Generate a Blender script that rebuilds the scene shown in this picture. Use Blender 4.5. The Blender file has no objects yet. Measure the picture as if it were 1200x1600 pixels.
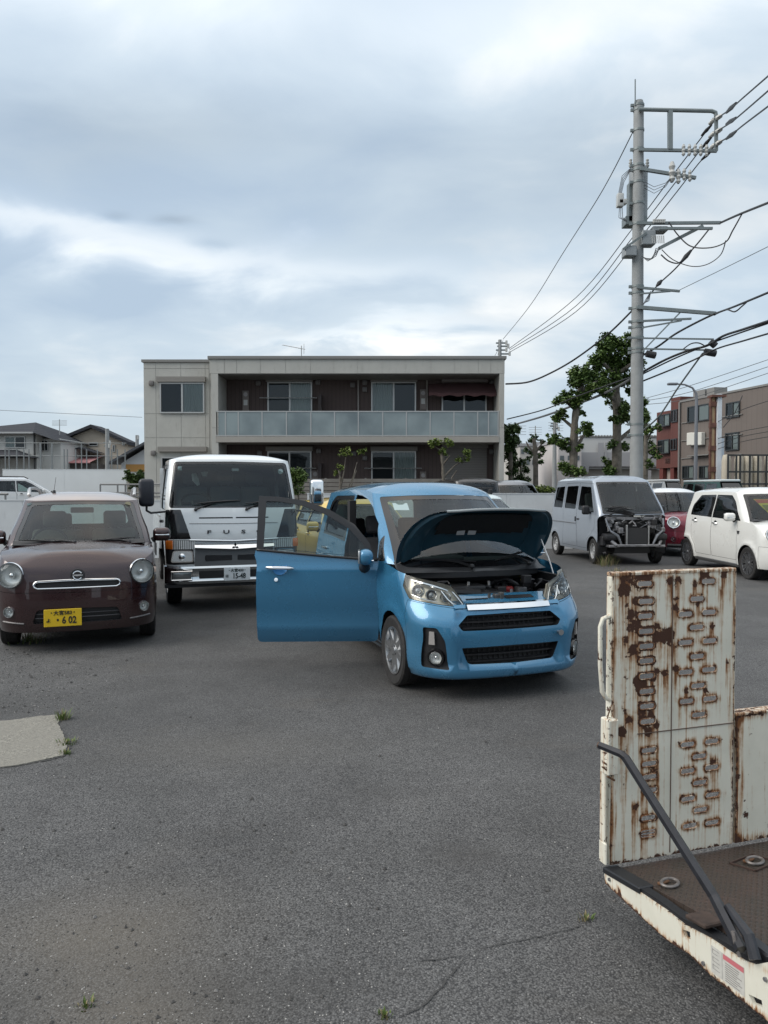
import bpy, bmesh, math, random
import numpy as np
from mathutils import Vector, Matrix, Euler
from mathutils.geometry import delaunay_2d_cdt
R = math.radians
PI = math.pi
scene = bpy.context.scene
COL = scene.collection
random.seed(11)
# ---------------------------------------------------------------- camera
CAM_H = 1.55
FPX = 1156.0
HOR = 766.0
PITCH = math.atan((800 - HOR) / FPX)
cam_d = bpy.data.cameras.new("camera")
cam_d.sensor_fit = 'VERTICAL'; cam_d.sensor_height = 36.0
cam_d.lens = 36.0 * FPX / 1600.0
cam_d.clip_start = 0.05; cam_d.clip_end = 3000
cam = bpy.data.objects.new("camera", cam_d); COL.objects.link(cam)
cam.location = (0, 0, CAM_H); cam.rotation_euler = (R(90) - PITCH, 0, 0)
scene.camera = cam
scene.view_settings.view_transform = 'Standard'
scene.view_settings.look = 'None'
scene.view_settings.exposure = 0.53
scene.view_settings.gamma = 1.0
scene.cycles.max_bounces = 7
scene.cycles.transparent_max_bounces = 16
scene.cycles.glossy_bounces = 3
scene.cycles.diffuse_bounces = 3
scene.cycles.caustics_reflective = False
scene.cycles.caustics_refractive = False
scene.cycles.use_denoising = True
# ---------------------------------------------------------------- sky
SUN_EL, SUN_AZ = R(38), R(-105)      # azimuth from +Y towards +X
W_ = bpy.data.worlds.new("World"); scene.world = W_; W_.use_nodes = True
nt = W_.node_tree; nt.nodes.clear()
def wn(t, **k):
    n = nt.nodes.new(t)
    for a, b in k.items(): setattr(n, a, b)
    return n
def wl(a, b): nt.links.new(a, b)
sky = wn('ShaderNodeTexSky', sky_type='NISHITA', sun_disc=False, sun_elevation=SUN_EL, sun_rotation=SUN_AZ,
         air_density=1.0, dust_density=2.5, ozone_density=1.5)
tc = wn('ShaderNodeTexCoord'); sep = wn('ShaderNodeSeparateXYZ'); wl(tc.outputs['Generated'], sep.inputs[0])
def wm(op, a, b=None, c=None, clamp=False):
    n = wn('ShaderNodeMath', operation=op); n.use_clamp = clamp
    for i, v in enumerate((a, b, c)):
        if v is None: continue
        if isinstance(v, (int, float)): n.inputs[i].default_value = v
        else: wl(v, n.inputs[i])
    return n.outputs[0]
zz = wm('MAXIMUM', sep.outputs['Z'], 0.0)
den = wm('ADD', zz, 0.24)
cx = wm('DIVIDE', sep.outputs['X'], den); cy = wm('DIVIDE', sep.outputs['Y'], den)
comb = wn('ShaderNodeCombineXYZ'); wl(cx, comb.inputs[0]); wl(cy, comb.inputs[1])
mp = wn('ShaderNodeMapping'); wl(comb.outputs[0], mp.inputs[0])
mp.inputs['Rotation'].default_value = (0, 0, R(14)); mp.inputs['Scale'].default_value = (0.75, 1.0, 1.0)
mp.inputs['Location'].default_value = (3.1, 1.7, 0)
def wnoise(sc, det, rough, vec, dist=0.0):
    n = wn('ShaderNodeTexNoise'); n.inputs['Scale'].default_value = sc; n.inputs['Detail'].default_value = det
    n.inputs['Roughness'].default_value = rough; n.inputs['Distortion'].default_value = dist; wl(vec, n.inputs['Vector']); return n.outputs['Fac']
n1 = wnoise(1.15, 3, 0.5, mp.outputs[0], 0.3)
n2 = wnoise(3.4, 7, 0.52, mp.outputs[0], 0.35)
mixn = wm('ADD', wm('MULTIPLY', n1, 0.60), wm('MULTIPLY', n2, 0.40))
ramp = wn('ShaderNodeValToRGB'); wl(mixn, ramp.inputs[0])
cr = ramp.color_ramp
cr.elements[0].position = 0.38; cr.elements[0].color = (3.5, 4.35, 5.3, 1)
cr.elements[1].position = 0.66; cr.elements[1].color = (7.0, 7.2, 7.2, 1)
e = cr.elements.new(0.52); e.color = (4.5, 5.3, 6.0, 1)
# towards the horizon the layer greys out; towards the zenith (above the frame) it is thinner and brighter
hz = wn('ShaderNodeMapRange'); wl(zz, hz.inputs[0]); hz.inputs[1].default_value = 0.0; hz.inputs[2].default_value = 0.22
hz.inputs[3].default_value = 0.75; hz.inputs[4].default_value = 0.0
hmix = wn('ShaderNodeMix', data_type='RGBA'); wl(hz.outputs[0], hmix.inputs[0]); wl(ramp.outputs[0], hmix.inputs[6])
hmix.inputs[7].default_value = (4.25, 4.95, 5.45, 1)
zr = wn('ShaderNodeMapRange'); wl(zz, zr.inputs[0]); zr.inputs[1].default_value = 0.42; zr.inputs[2].default_value = 0.85
zr.inputs[3].default_value = 1.0; zr.inputs[4].default_value = 1.9
# a pale streak of thin cloud lying across the view, small grey puffs in front of it, brighter cloud above
fw = wm('GREATER_THAN', sep.outputs['Y'], 0.05); ysafe = wm('MAXIMUM', sep.outputs['Y'], 0.05)
uu = wm('DIVIDE', sep.outputs['X'], ysafe); vv = wm('DIVIDE', sep.outputs['Z'], ysafe)
wob = wm('MULTIPLY', wm('SUBTRACT', n2, 0.5), 0.16)
def blob(u0, v0, su, sv, k, slope=0.0, wobk=1.0):
    a = wm('DIVIDE', wm('SUBTRACT', uu, u0), su)
    b = wm('DIVIDE', wm('ADD', wm('SUBTRACT', wm('SUBTRACT', vv, v0), wm('MULTIPLY', wm('SUBTRACT', uu, u0), slope)), wm('MULTIPLY', wob, wobk)), sv)
    return wm('MULTIPLY', wm('EXPONENT', wm('MULTIPLY', wm('ADD', wm('MULTIPLY', a, a), wm('MULTIPLY', b, b)), -1.0)), k)
acc = None
for q in ((-.55, .375, .20, .030, .50, -.25), (-.33, .325, .19, .032, .46, -.22), (-.10, .300, .24, .032, .34, -.05), (-.02, .212, .14, .016, .45, .06), (-.22, .66, .14, .06, .26, 0), (.05, .60, .10, .05, .16, 0), (.24, .58, .15, .045, .20, 0), (.50, .66, .16, .05, .16, 0), (-.50, .68, .12, .05, .22, 0),
          (-.233, .328, .030, .010, -.34, 0, .4), (-.285, .362, .030, .008, -.28, 0, .4), (-.36, .366, .022, .009, -.25, 0, .4), (.30, .42, .30, .10, -.14, 0), (-.35, .48, .25, .06, -.16, 0)):
    t_ = blob(*q); acc = t_ if acc is None else wm('ADD', acc, t_)
gain = wm('ADD', wm('MULTIPLY', wm('MULTIPLY', acc, fw), 0.75), 1.0)
warm = wn('ShaderNodeMix', data_type='RGBA', blend_type='MULTIPLY'); wl(wm('MULTIPLY', wm('SUBTRACT', gain, 1.0), 1.6, None, True), warm.inputs[0]); wl(hmix.outputs[2], warm.inputs[6]); warm.inputs[7].default_value = (1.16, 1.0, .86, 1)
g2 = wn('ShaderNodeVectorMath', operation='SCALE'); wl(warm.outputs[2], g2.inputs[0]); wl(gain, g2.inputs['Scale'])
zw = wn('ShaderNodeMix', data_type='RGBA', blend_type='MULTIPLY'); wl(wm('SUBTRACT', zr.outputs[0], 1.0, None, True), zw.inputs[0]); wl(g2.outputs[0], zw.inputs[6]); zw.inputs[7].default_value = (1.14, .98, .86, 1)
vm = wn('ShaderNodeVectorMath', operation='SCALE'); wl(zw.outputs[2], vm.inputs[0]); wl(zr.outputs[0], vm.inputs['Scale'])
fin = wn('ShaderNodeMix', data_type='RGBA'); fin.inputs[0].default_value = 0.90
wl(sky.outputs[0], fin.inputs[6]); wl(vm.outputs[0], fin.inputs[7])
bg = wn('ShaderNodeBackground'); bg.inputs['Strength'].default_value = 0.10
wl(fin.outputs[2], bg.inputs[0]); wo = wn('ShaderNodeOutputWorld'); wl(bg.outputs[0], wo.inputs[0])
sd = bpy.data.lights.new("sun", 'SUN'); sd.energy = 1.5; sd.angle = R(40); sd.color = (1.0, 0.94, 0.86)
sun = bpy.data.objects.new("sun", sd); COL.objects.link(sun)
sdir = Vector((math.sin(SUN_AZ) * math.cos(SUN_EL), math.cos(SUN_AZ) * math.cos(SUN_EL), math.sin(SUN_EL)))
sun.rotation_euler = (-sdir).to_track_quat('-Z', 'Y').to_euler()

# ---------------------------------------------------------------- measuring helpers
def at(px, py, Y):
    """world point seen at pixel px,py of the 1200x1600 photograph at depth Y"""
    d = Vector(((px - 600) / FPX, 1.0, (800 - py) / FPX))
    c, s = math.cos(PITCH), math.sin(PITCH)
    w = Vector((d.x, c * d.y + s * d.z, -s * d.y + c * d.z))
    t = Y / w.y
    return Vector((w.x * t, Y, CAM_H + w.z * t))
def gx(px, Y): return at(px, 766, Y).x
def gz(py, Y): return at(600, py, Y).z

# ---------------------------------------------------------------- materials
MATS = {}
def pmat(name, col, rough=0.5, metal=0.0, coat=0.0, spec=0.5, **k):
    if name in MATS: return MATS[name]
    m = bpy.data.materials.new(name); m.use_nodes = True
    b = m.node_tree.nodes['Principled BSDF']
    b.inputs['Base Color'].default_value = (*col, 1); b.inputs['Roughness'].default_value = rough
    b.inputs['Metallic'].default_value = metal; b.inputs['Coat Weight'].default_value = coat
    b.inputs['Coat Roughness'].default_value = 0.04
    b.inputs['Specular IOR Level'].default_value = spec
    MATS[name] = m
    v = k.get('vary'); bump = k.get('bump')
    if v or bump: weather(m, v or 0.0, k.get('scale', 3.0), bump or 0.0, k.get('bscale', 60.0), k.get('dirt'))
    return m
def N(m, t, **k):
    n = m.node_tree.nodes.new(t)
    for a, b in k.items(): setattr(n, a, b)
    return n
def LK(m, a, b): m.node_tree.links.new(a, b)
def ocoord(m, scale=(1, 1, 1), kind='Object'):
    t = N(m, 'ShaderNodeTexCoord'); mp_ = N(m, 'ShaderNodeMapping'); mp_.inputs['Scale'].default_value = scale
    LK(m, t.outputs[kind], mp_.inputs[0]); return mp_.outputs[0]
def noise(m, vec, sc, det=4, rough=0.55, dist=0.0):
    n = N(m, 'ShaderNodeTexNoise'); n.inputs['Scale'].default_value = sc; n.inputs['Detail'].default_value = det
    n.inputs['Roughness'].default_value = rough; n.inputs['Distortion'].default_value = dist
    LK(m, vec, n.inputs['Vector']); return n.outputs['Fac']
def mrange(m, v, a, b, c=0.0, d=1.0):
    n = N(m, 'ShaderNodeMapRange'); LK(m, v, n.inputs[0])
    for i, x in enumerate((a, b, c, d)): n.inputs[i + 1].default_value = x
    return n.outputs[0]
def mmath(m, op, a, b=None):
    n = N(m, 'ShaderNodeMath', operation=op)
    for i, v in enumerate((a, b)):
        if v is None: continue
        if isinstance(v, (int, float)): n.inputs[i].default_value = v
        else: LK(m, v, n.inputs[i])
    return n.outputs[0]
def mixc(m, f, a, b, blend='MIX'):
    n = N(m, 'ShaderNodeMix', data_type='RGBA', blend_type=blend)
    if isinstance(f, (int, float)): n.inputs[0].default_value = f
    else: LK(m, f, n.inputs[0])
    for i, v in ((6, a), (7, b)):
        if isinstance(v, tuple): n.inputs[i].default_value = (*v[:3], 1)
        else: LK(m, v, n.inputs[i])
    return n.outputs[2]
def BS(m): return m.node_tree.nodes['Principled BSDF']
def set_bump(m, h, strength=0.3, dist=0.01):
    b = N(m, 'ShaderNodeBump'); b.inputs['Strength'].default_value = strength; b.inputs['Distance'].default_value = dist
    LK(m, h, b.inputs['Height']); LK(m, b.outputs[0], BS(m).inputs['Normal'])
def weather(m, v, sc, bump, bsc, dirt=None):
    vec = ocoord(m); col = tuple(BS(m).inputs['Base Color'].default_value)[:3]
    n = noise(m, vec, sc, 5, 0.6)
    lo = tuple(c * (1 - v) for c in col); hi = tuple(min(1, c * (1 + v)) for c in col)
    c = mixc(m, mrange(m, n, 0.3, 0.7), lo, hi)
    if dirt:
        n2 = noise(m, ocoord(m, (1, 1, 0.25)), sc * 4, 6, 0.7)
        c = mixc(m, mrange(m, n2, 0.55, 0.75, 0, dirt[1]), c, dirt[0])
    LK(m, c, BS(m).inputs['Base Color'])
    if bump: set_bump(m, noise(m, vec, bsc, 3), bump, 0.01)
def glass_mat(name, tint, trans=0.85, rough=0.0, f0=1.45):
    """thin window glass: tinted see-through sheet with a Fresnel reflection"""
    m = bpy.data.materials.new(name); m.use_nodes = True; t = m.node_tree; t.nodes.clear()
    o = N(m, 'ShaderNodeOutputMaterial'); tr = N(m, 'ShaderNodeBsdfTransparent'); gl = N(m, 'ShaderNodeBsdfGlossy')
    tr.inputs[0].default_value = (*[c * trans for c in tint], 1); gl.inputs['Roughness'].default_value = rough
    gl.inputs[0].default_value = (0.9, 0.95, 1.0, 1)
    fr = N(m, 'ShaderNodeFresnel'); fr.inputs[0].default_value = f0
    geo = N(m, 'ShaderNodeNewGeometry')
    mx = N(m, 'ShaderNodeMixShader'); LK(m, fr.outputs[0], mx.inputs[0])
    b2 = N(m, 'ShaderNodeMath', operation='MULTIPLY'); LK(m, fr.outputs[0], b2.inputs[0]); b2.inputs[1].default_value = 1.2; b2.use_clamp = True
    LK(m, b2.outputs[0], mx.inputs[0])
    LK(m, tr.outputs[0], mx.inputs[1]); LK(m, gl.outputs[0], mx.inputs[2]); LK(m, mx.outputs[0], o.inputs[0])
    MATS[name] = m; return m
GL = glass_mat('windscreen_glass', (0.80, 0.92, 0.88), 0.82)
GLD = glass_mat('privacy_glass', (0.30, 0.33, 0.33), 0.45)
GLM = glass_mat('side_glass', (0.72, 0.85, 0.82), 0.72)
LENS = glass_mat('lamp_lens', (0.97, 0.98, 0.97), 0.97, f0=1.3)
BLK = pmat('black_plastic', (0.016, 0.016, 0.018), 0.45, vary=0.3, scale=8)
BLKG = pmat('gloss_black', (0.008, 0.008, 0.009), 0.12, coat=0.5)
RUB = pmat('tyre_rubber', (0.022, 0.021, 0.021), 0.8, vary=0.4, scale=12, dirt=((0.10, 0.09, 0.08), 0.35))
CHR = pmat('chrome', (0.78, 0.79, 0.80), 0.08, 1.0)
SIL = pmat('silver_metal', (0.46, 0.47, 0.48), 0.32, 0.9)
GRYM = pmat('grey_metal', (0.22, 0.22, 0.23), 0.5, 0.6, vary=0.3, scale=20)
SEAT = pmat('seat_fabric', (0.06, 0.06, 0.065), 0.9, vary=0.2, scale=9, bump=0.2, bscale=300)
SEATL = pmat('light_seat_fabric', (0.22, 0.21, 0.18), 0.9, vary=0.15, scale=9, bump=0.2, bscale=300)
REFL = pmat('lamp_reflector', (0.80, 0.81, 0.80), 0.38, 0.45)
AMB = pmat('amber_lens', (0.75, 0.18, 0.02), 0.15, coat=0.6)
REDL = pmat('red_lens', (0.35, 0.01, 0.01), 0.15, coat=0.6)
def paint(name, col, metal=0.25, rough=0.32, flake=0.1):
    if name in MATS: return MATS[name]
    m = pmat(name, col, rough, metal, 1.0); b = BS(m); b.inputs['Coat Roughness'].default_value = .02
    v = ocoord(m); n = noise(m, v, 2.5, 6, .7); LK(m, mrange(m, n, .3, .7, rough*.8, rough*1.3), b.inputs['Roughness'])
    s = N(m, 'ShaderNodeSeparateXYZ'); LK(m, v, s.inputs[0]); d = mmath(m, 'MULTIPLY', mrange(m, s.outputs[2], .15, .50, .16, 0), mrange(m, n, .35, .65, .3, 1))
    LK(m, mixc(m, d, col, (.16, .15, .135)), b.inputs['Base Color'])
    return m

# ---------------------------------------------------------------- mesh helpers
class MB:
    def __init__(s): s.v = []; s.f = []; s.m = []; s.sm = []; s.n = []
    def add(s, vs, fs, mi=0, smooth=False, normals=None):
        o = len(s.v); s.v += [tuple(p) for p in vs]
        s.n += [tuple(q) for q in normals] if normals is not None else [(0, 0, 0)] * len(vs)
        for f in fs: s.f.append(tuple(o + i for i in f)); s.m.append(mi); s.sm.append(smooth)
    def box(s, a, b, mi=0, bev=0.0, M=None, seg=1):
        x0, y0, z0 = [min(p, q) for p, q in zip(a, b)]; x1, y1, z1 = [max(p, q) for p, q in zip(a, b)]
        if bev <= 0:
            vs = [Vector(p) for p in ((x0,y0,z0),(x1,y0,z0),(x1,y1,z0),(x0,y1,z0),(x0,y0,z1),(x1,y0,z1),(x1,y1,z1),(x0,y1,z1))]
            fs = [(0,3,2,1),(4,5,6,7),(0,1,5,4),(1,2,6,5),(2,3,7,6),(3,0,4,7)]
        else:
            bm = bmesh.new(); bmesh.ops.create_cube(bm, size=1)
            for v in bm.verts: v.co = Vector(((x0+x1)/2+v.co.x*(x1-x0), (y0+y1)/2+v.co.y*(y1-y0), (z0+z1)/2+v.co.z*(z1-z0)))
            bev = min(bev, 0.49*min(x1-x0, y1-y0, z1-z0))
            bmesh.ops.bevel(bm, geom=bm.edges[:], offset=bev, segments=seg, affect='EDGES', profile=0.5)
            bm.verts.index_update(); vs = [v.co.copy() for v in bm.verts]; fs = [tuple(v.index for v in f.verts) for f in bm.faces]; bm.free()
        if M is not None: vs = [M @ v for v in vs]
        s.add(vs, fs, mi, bev > 0 and seg > 1)
    def tube(s, pts, r, mi=0, n=8, cap=True, smooth=True):
        pts = [Vector(p) for p in pts]; rs = r if isinstance(r, (list, tuple)) else [r] * len(pts)
        ring = []; up = None; vs = []
        for i, p in enumerate(pts):
            d = (pts[min(i+1, len(pts)-1)] - pts[max(i-1, 0)])
            if d.length < 1e-9: d = Vector((0, 0, 1))
            d.normalize()
            if up is None:
                up = d.orthogonal().normalized()
            else:
                up = (up - d * up.dot(d))
                up = up.normalized() if up.length > 1e-6 else d.orthogonal().normalized()
            w = d.cross(up)
            for k in range(n):
                a = 2*PI*k/n; vs.append(p + (up*math.cos(a) + w*math.sin(a))*rs[i])
        fs = [(i*n+k, i*n+(k+1)%n, (i+1)*n+(k+1)%n, (i+1)*n+k) for i in range(len(pts)-1) for k in range(n)]
        s.add(vs, fs, mi, smooth)
        if cap:
            o = len(s.v) - len(vs)
            s.f += [tuple(o+k for k in range(n-1, -1, -1)), tuple(o+(len(pts)-1)*n+k for k in range(n))]; s.m += [mi]*2; s.sm += [False]*2
    def cyl(s, a, b, r, mi=0, n=16, r2=None): s.tube([a, b], [r, r if r2 is None else r2], mi, n)
    def lathe(s, prof, axis_o, axis, mi=0, n=24, smooth=True):
        """prof: list of (r, h) along axis"""
        axis = Vector(axis).normalized(); u = axis.orthogonal().normalized(); w = axis.cross(u); o = Vector(axis_o)
        vs = [o + axis*h + (u*math.cos(2*PI*k/n) + w*math.sin(2*PI*k/n))*r for r, h in prof for k in range(n)]
        fs = [(i*n+k, i*n+(k+1)%n, (i+1)*n+(k+1)%n, (i+1)*n+k) for i in range(len(prof)-1) for k in range(n)]
        s.add(vs, fs, mi, smooth)
    def prism(s, poly, o, ux, uy, th, mi=0, bev=0):
        """poly 2D in plane (ux,uy) at o, extruded by th along ux x uy, centred"""
        ux = Vector(ux).normalized(); uy = Vector(uy).normalized(); nn = ux.cross(uy); o = Vector(o); k = len(poly)
        vs = [o + ux*a + uy*b + nn*h for h in (-th/2, th/2) for a, b in poly]
        area = sum(poly[i][0]*poly[(i+1) % k][1] - poly[(i+1) % k][0]*poly[i][1] for i in range(k))
        fs = [tuple(range(k-1, -1, -1)), tuple(range(k, 2*k))] + [(i, (i+1) % k, k+(i+1) % k, k+i) for i in range(k)]
        if area < 0: fs = [tuple(reversed(f)) for f in fs]
        s.add(vs, fs, mi)
    def sphere(s, c, r, mi=0, n=12, M=None):
        r = Vector(r) if not isinstance(r, (int, float)) else Vector((r, r, r)); vs = []; c = Vector(c)
        for i in range(n//2+1):
            a = PI*i/(n//2)
            for k in range(n):
                p = Vector((r.x*math.sin(a)*math.cos(2*PI*k/n), r.y*math.sin(a)*math.sin(2*PI*k/n), r.z*math.cos(a)))
                if M is not None: p = M @ p
                vs.append(c + p)
        fs = [(i*n+k, (i+1)*n+k, (i+1)*n+(k+1) % n, i*n+(k+1) % n) for i in range(n//2) for k in range(n)]
        s.add(vs, fs, mi, True)
    def extend(s, o, M=None, flip=False):
        b = len(s.v)
        for p, q in zip(o.v, o.n):
            p = Vector(p); q = Vector(q)
            if M is not None: p = M @ p; q = M.to_3x3() @ q
            s.v.append(tuple(p)); s.n.append(tuple(q))
        for f, m_, sm in zip(o.f, o.m, o.sm):
            f = tuple(b+i for i in f)
            s.f.append(f[::-1] if flip else f); s.m.append(m_); s.sm.append(sm)
    def mirrored(s):
        r = MB(); r.extend(s, Matrix.Diagonal((-1, 1, 1, 1)), True); return r
    def build(s, name, mats, parent=None, loc=None, sharp=35, M=None):
        me = bpy.data.meshes.new(name)
        vs = s.v if M is None else [tuple(M @ Vector(p)) for p in s.v]
        me.from_pydata(vs, [], s.f)
        if not isinstance(mats, (list, tuple)): mats = [mats]
        for m_ in mats: me.materials.append(m_)
        me.polygons.foreach_set('material_index', s.m); me.polygons.foreach_set('use_smooth', s.sm)
        me.update()
        if any(s.sm): me.set_sharp_from_angle(angle=R(sharp))
        if any(q != (0, 0, 0) for q in s.n):
            ns = s.n if M is None else [tuple(M.to_3x3() @ Vector(q)) for q in s.n]
            me.normals_split_custom_set_from_vertices(ns)
        o = bpy.data.objects.new(name, me); COL.objects.link(o)
        if parent is not None: o.parent = parent
        if loc is not None: o.location = loc
        return o
def tag(o, label=None, cat=None, group=None, kind=None):
    if label: o['label'] = label
    if cat: o['category'] = cat
    if group: o['group'] = group
    if kind: o['kind'] = kind
    return o
def empty(name, loc=(0, 0, 0), rz=0.0, label=None, cat=None, group=None):
    o = bpy.data.objects.new(name, None); COL.objects.link(o); o.location = loc; o.rotation_euler = (0, 0, rz)
    o.empty_display_size = 0.2
    return tag(o, label, cat, group)
def T(x, y, z): return Matrix.Translation((x, y, z))
def RZ(a): return Matrix.Rotation(a, 4, 'Z')
def RX(a): return Matrix.Rotation(a, 4, 'X')
def RY(a): return Matrix.Rotation(a, 4, 'Y')
def text_mesh(txt, size, ext=0.0, font_scale_x=1.0, bold=0.0):
    cu = bpy.data.curves.new('txt', 'FONT'); cu.body = txt; cu.size = size; cu.extrude = ext; cu.align_x = 'CENTER'; cu.align_y = 'CENTER'
    cu.resolution_u = 3; cu.offset = bold
    o = bpy.data.objects.new('txt', cu); COL.objects.link(o)
    dg = bpy.context.evaluated_depsgraph_get(); me = bpy.data.meshes.new_from_object(o.evaluated_get(dg))
    mb = MB(); mb.add([(v.co.x*font_scale_x, v.co.y, v.co.z) for v in me.vertices], [tuple(p.vertices) for p in me.polygons])
    bpy.data.objects.remove(o); bpy.data.curves.remove(cu); bpy.data.meshes.remove(me)
    return mb
# ---------------------------------------------------------------- bodywork: surfaces wrapped round a rounded plan, cut into panels
def curve(pts):
    """smooth monotone-ish interpolation through (t, v) points"""
    t = np.array([p[0] for p in pts], float); v = np.array([p[1] for p in pts], float)
    d = np.diff(v) / np.diff(t); m = np.zeros(len(t)); m[0] = d[0]; m[-1] = d[-1]
    for i in range(1, len(t)-1):
        m[i] = 0.0 if d[i-1]*d[i] <= 0 else 2*d[i-1]*d[i]/(d[i-1]+d[i])
    def f(x):
        if x <= t[0]: return v[0] + m[0]*(x-t[0]) * 0.0
        if x >= t[-1]: return v[-1]
        i = int(np.searchsorted(t, x)) - 1; h = t[i+1]-t[i]; s = (x-t[i])/h
        return ((1+2*s)*(1-s)**2)*v[i] + s*(1-s)**2*h*m[i] + s*s*(3-2*s)*v[i+1] + s*s*(s-1)*h*m[i+1]
    return f
def round_poly(pts, r=0.02, n=5):
    out = []; k = len(pts)
    for i in range(k):
        p = Vector(pts[i][:2]); a = Vector(pts[i-1][:2]); b = Vector(pts[(i+1) % k][:2])
        rr = pts[i][2] if len(pts[i]) > 2 else r
        da, db = (a-p), (b-p); la, lb = da.length, db.length
        rr = min(rr, la*0.45, lb*0.45)
        if rr < 1e-4: out.append((p.x, p.y)); continue
        s0 = p + da/la*rr; s1 = p + db/lb*rr
        for j in range(n+1):
            t = j/n; q = s0*(1-t)**2 + p*2*t*(1-t) + s1*t*t; out.append((q.x, q.y))
    return out
def resample(poly, step, closed=True):
    poly = [p[:2] for p in poly]
    out = []; k = len(poly)
    for i in range(k if closed else k-1):
        a = Vector(poly[i]); b = Vector(poly[(i+1) % k]); n = max(1, int(math.ceil((b-a).length/step)))
        for j in range(n): out.append(tuple(a + (b-a)*j/n))
    if not closed: out.append(tuple(poly[-1]))
    return out
def inset(poly, d):
    k = len(poly); area = sum(poly[i][0]*poly[(i+1) % k][1]-poly[(i+1) % k][0]*poly[i][1] for i in range(k))
    sg = 1 if area > 0 else -1; out = []
    for i in range(k):
        a = Vector(poly[i-1]); p = Vector(poly[i]); b = Vector(poly[(i+1) % k])
        e1 = (p-a); e2 = (b-p)
        if e1.length < 1e-7 or e2.length < 1e-7: out.append(tuple(p)); continue
        e1.normalize(); e2.normalize(); n1 = Vector((-e1.y, e1.x)); n2 = Vector((-e2.y, e2.x)); nn = n1+n2
        if nn.length < 1e-6: nn = n1.copy()
        nn.normalize(); c = max(0.5, nn.dot(n1)); out.append(tuple(p + nn*sg*d/c))
    return out
def inpoly(P, poly):
    P = np.asarray(P, float); x, y = P[:, 0], P[:, 1]; r = np.zeros(len(P), bool); k = len(poly)
    for i in range(k):
        x0, y0 = poly[i]; x1, y1 = poly[(i+1) % k]
        if y0 == y1: continue
        c = ((y0 > y) != (y1 > y)) & (x < (x1-x0)*(y-y0)/(y1-y0)+x0); r ^= c
    return r
def polydist(P, poly):
    P = np.asarray(P, float); best = np.full(len(P), 1e9); k = len(poly)
    for i in range(k):
        a = np.array(poly[i]); b = np.array(poly[(i+1) % k]); ab = b-a; L = max(ab@ab, 1e-12)
        t = np.clip(((P-a)@ab)/L, 0, 1)[:, None]; best = np.minimum(best, np.hypot(*((P-(a+t*ab)).T)))
    return best

class Shell:
    """half surface (x<0 side): u runs from the front centre round the corner and along the side to the rear centre"""
    def __init__(s, L, w, Rf, Rr, yf, yr, W, bow=None, rbow=0.05, decay=0.5, extra=None):
        s.L, s.w, s.Rf, s.Rr, s.yf, s.yr, s.W = L, w, Rf, Rr, yf, yr, W
        s.bow = bow or (lambda z: 0.1); s.rbow = rbow; s.decay = decay; s.extra = extra
        s.a = w-Rf; s.b = s.a+PI*Rf/2; s.c = s.b+L-Rf-Rr; s.d = s.c+PI*Rr/2; s.e = s.d+w-Rr
    def raw(s, u, z):
        w, Rf, Rr, L = s.w, s.Rf, s.Rr, s.L
        if u < s.a: X, Y = u, 0.0
        elif u < s.b: t = (u-s.a)/Rf; X, Y = s.a+Rf*math.sin(t), Rf-Rf*math.cos(t)
        elif u < s.c: X, Y = w, Rf+(u-s.b)
        elif u < s.d: t = (u-s.c)/Rr; X, Y = w-Rr+Rr*math.cos(t), L-Rr+Rr*math.sin(t)
        else: X, Y = w-Rr-(u-s.d), L
        yf, yr = s.yf(z), s.yr(z)
        k = X/w
        y = yf+Y*(yr-yf)/L + s.bow(z)*k*k*math.exp(-Y/s.decay) - s.rbow*k*k*math.exp(-(L-Y)/0.4)
        x = k*s.W(y, z)
        if s.extra: x, y = s.extra(x, y, z, u)
        return x, y
    def P(s, u, z):
        x, y = s.raw(u, z); return Vector((-x, y, z))
    def N(s, u, z):
        h = 0.006
        du = s.P(u+h, z)-s.P(max(u-h, -h) if u > h else u-h if u >= 0 else u, z) if u > h else s.P(u+h, z)-s.P(u, z)
        dz = s.P(u, z+h)-s.P(u, z-h)
        n = dz.cross(du)
        if u <= h: n.x = 0 if u < 1e-6 else n.x
        n.normalize(); return n
    def S(s, y, z):
        lo, hi = 0.0, s.e
        lo, hi = s.a*0.0, s.d
        # y is increasing in u from the front corner to the rear corner
        lo = s.a*0.6
        for _ in range(40):
            m = (lo+hi)/2
            if s.raw(m, z)[1] < y: lo = m
            else: hi = m
        return ((lo+hi)/2, z)
    def F(s, x, z):
        x = abs(x); lo, hi = 0.0, s.b+0.2
        if x < 1e-6: return (0.0, z)
        for _ in range(40):
            m = (lo+hi)/2
            if s.raw(m, z)[0] < x: lo = m
            else: hi = m
        return ((lo+hi)/2, z)
    def B(s, x, z):
        x = abs(x); lo, hi = s.c, s.e
        if x < 1e-6: return (s.e, z)
        for _ in range(40):
            m = (lo+hi)/2
            if s.raw(m, z)[0] > x: lo = m
            else: hi = m
        return ((lo+hi)/2, z)
    def conv(s, pts, closed=False):
        out = []; dn = []; k_ = len(pts)
        for i, p in enumerate(pts):
            dn.append(p); q = pts[(i+1) % k_]
            if (i+1 < k_ or closed) and p[0] == q[0] and p[0] != 'U':
                d = math.hypot(p[1]-q[1], p[2]-q[2])
                if d > .16:
                    n = max(2, int(d/.10))
                    for j in range(1, n): t = j/n; dn.append((p[0], p[1]+(q[1]-p[1])*t, p[2]+(q[2]-p[2])*t, 0.0))
        for p in dn:
            k = p[0]; q = {'S': s.S, 'F': s.F, 'B': s.B, 'U': lambda a, b: (a, b)}[k](p[1], p[2])
            out.append((q[0], q[1], 0.0) if (q[0] < 1e-4 or q[0] > s.e-1e-4) else (q[0], q[1], p[3]) if len(p) > 3 else q)
        return out

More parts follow.
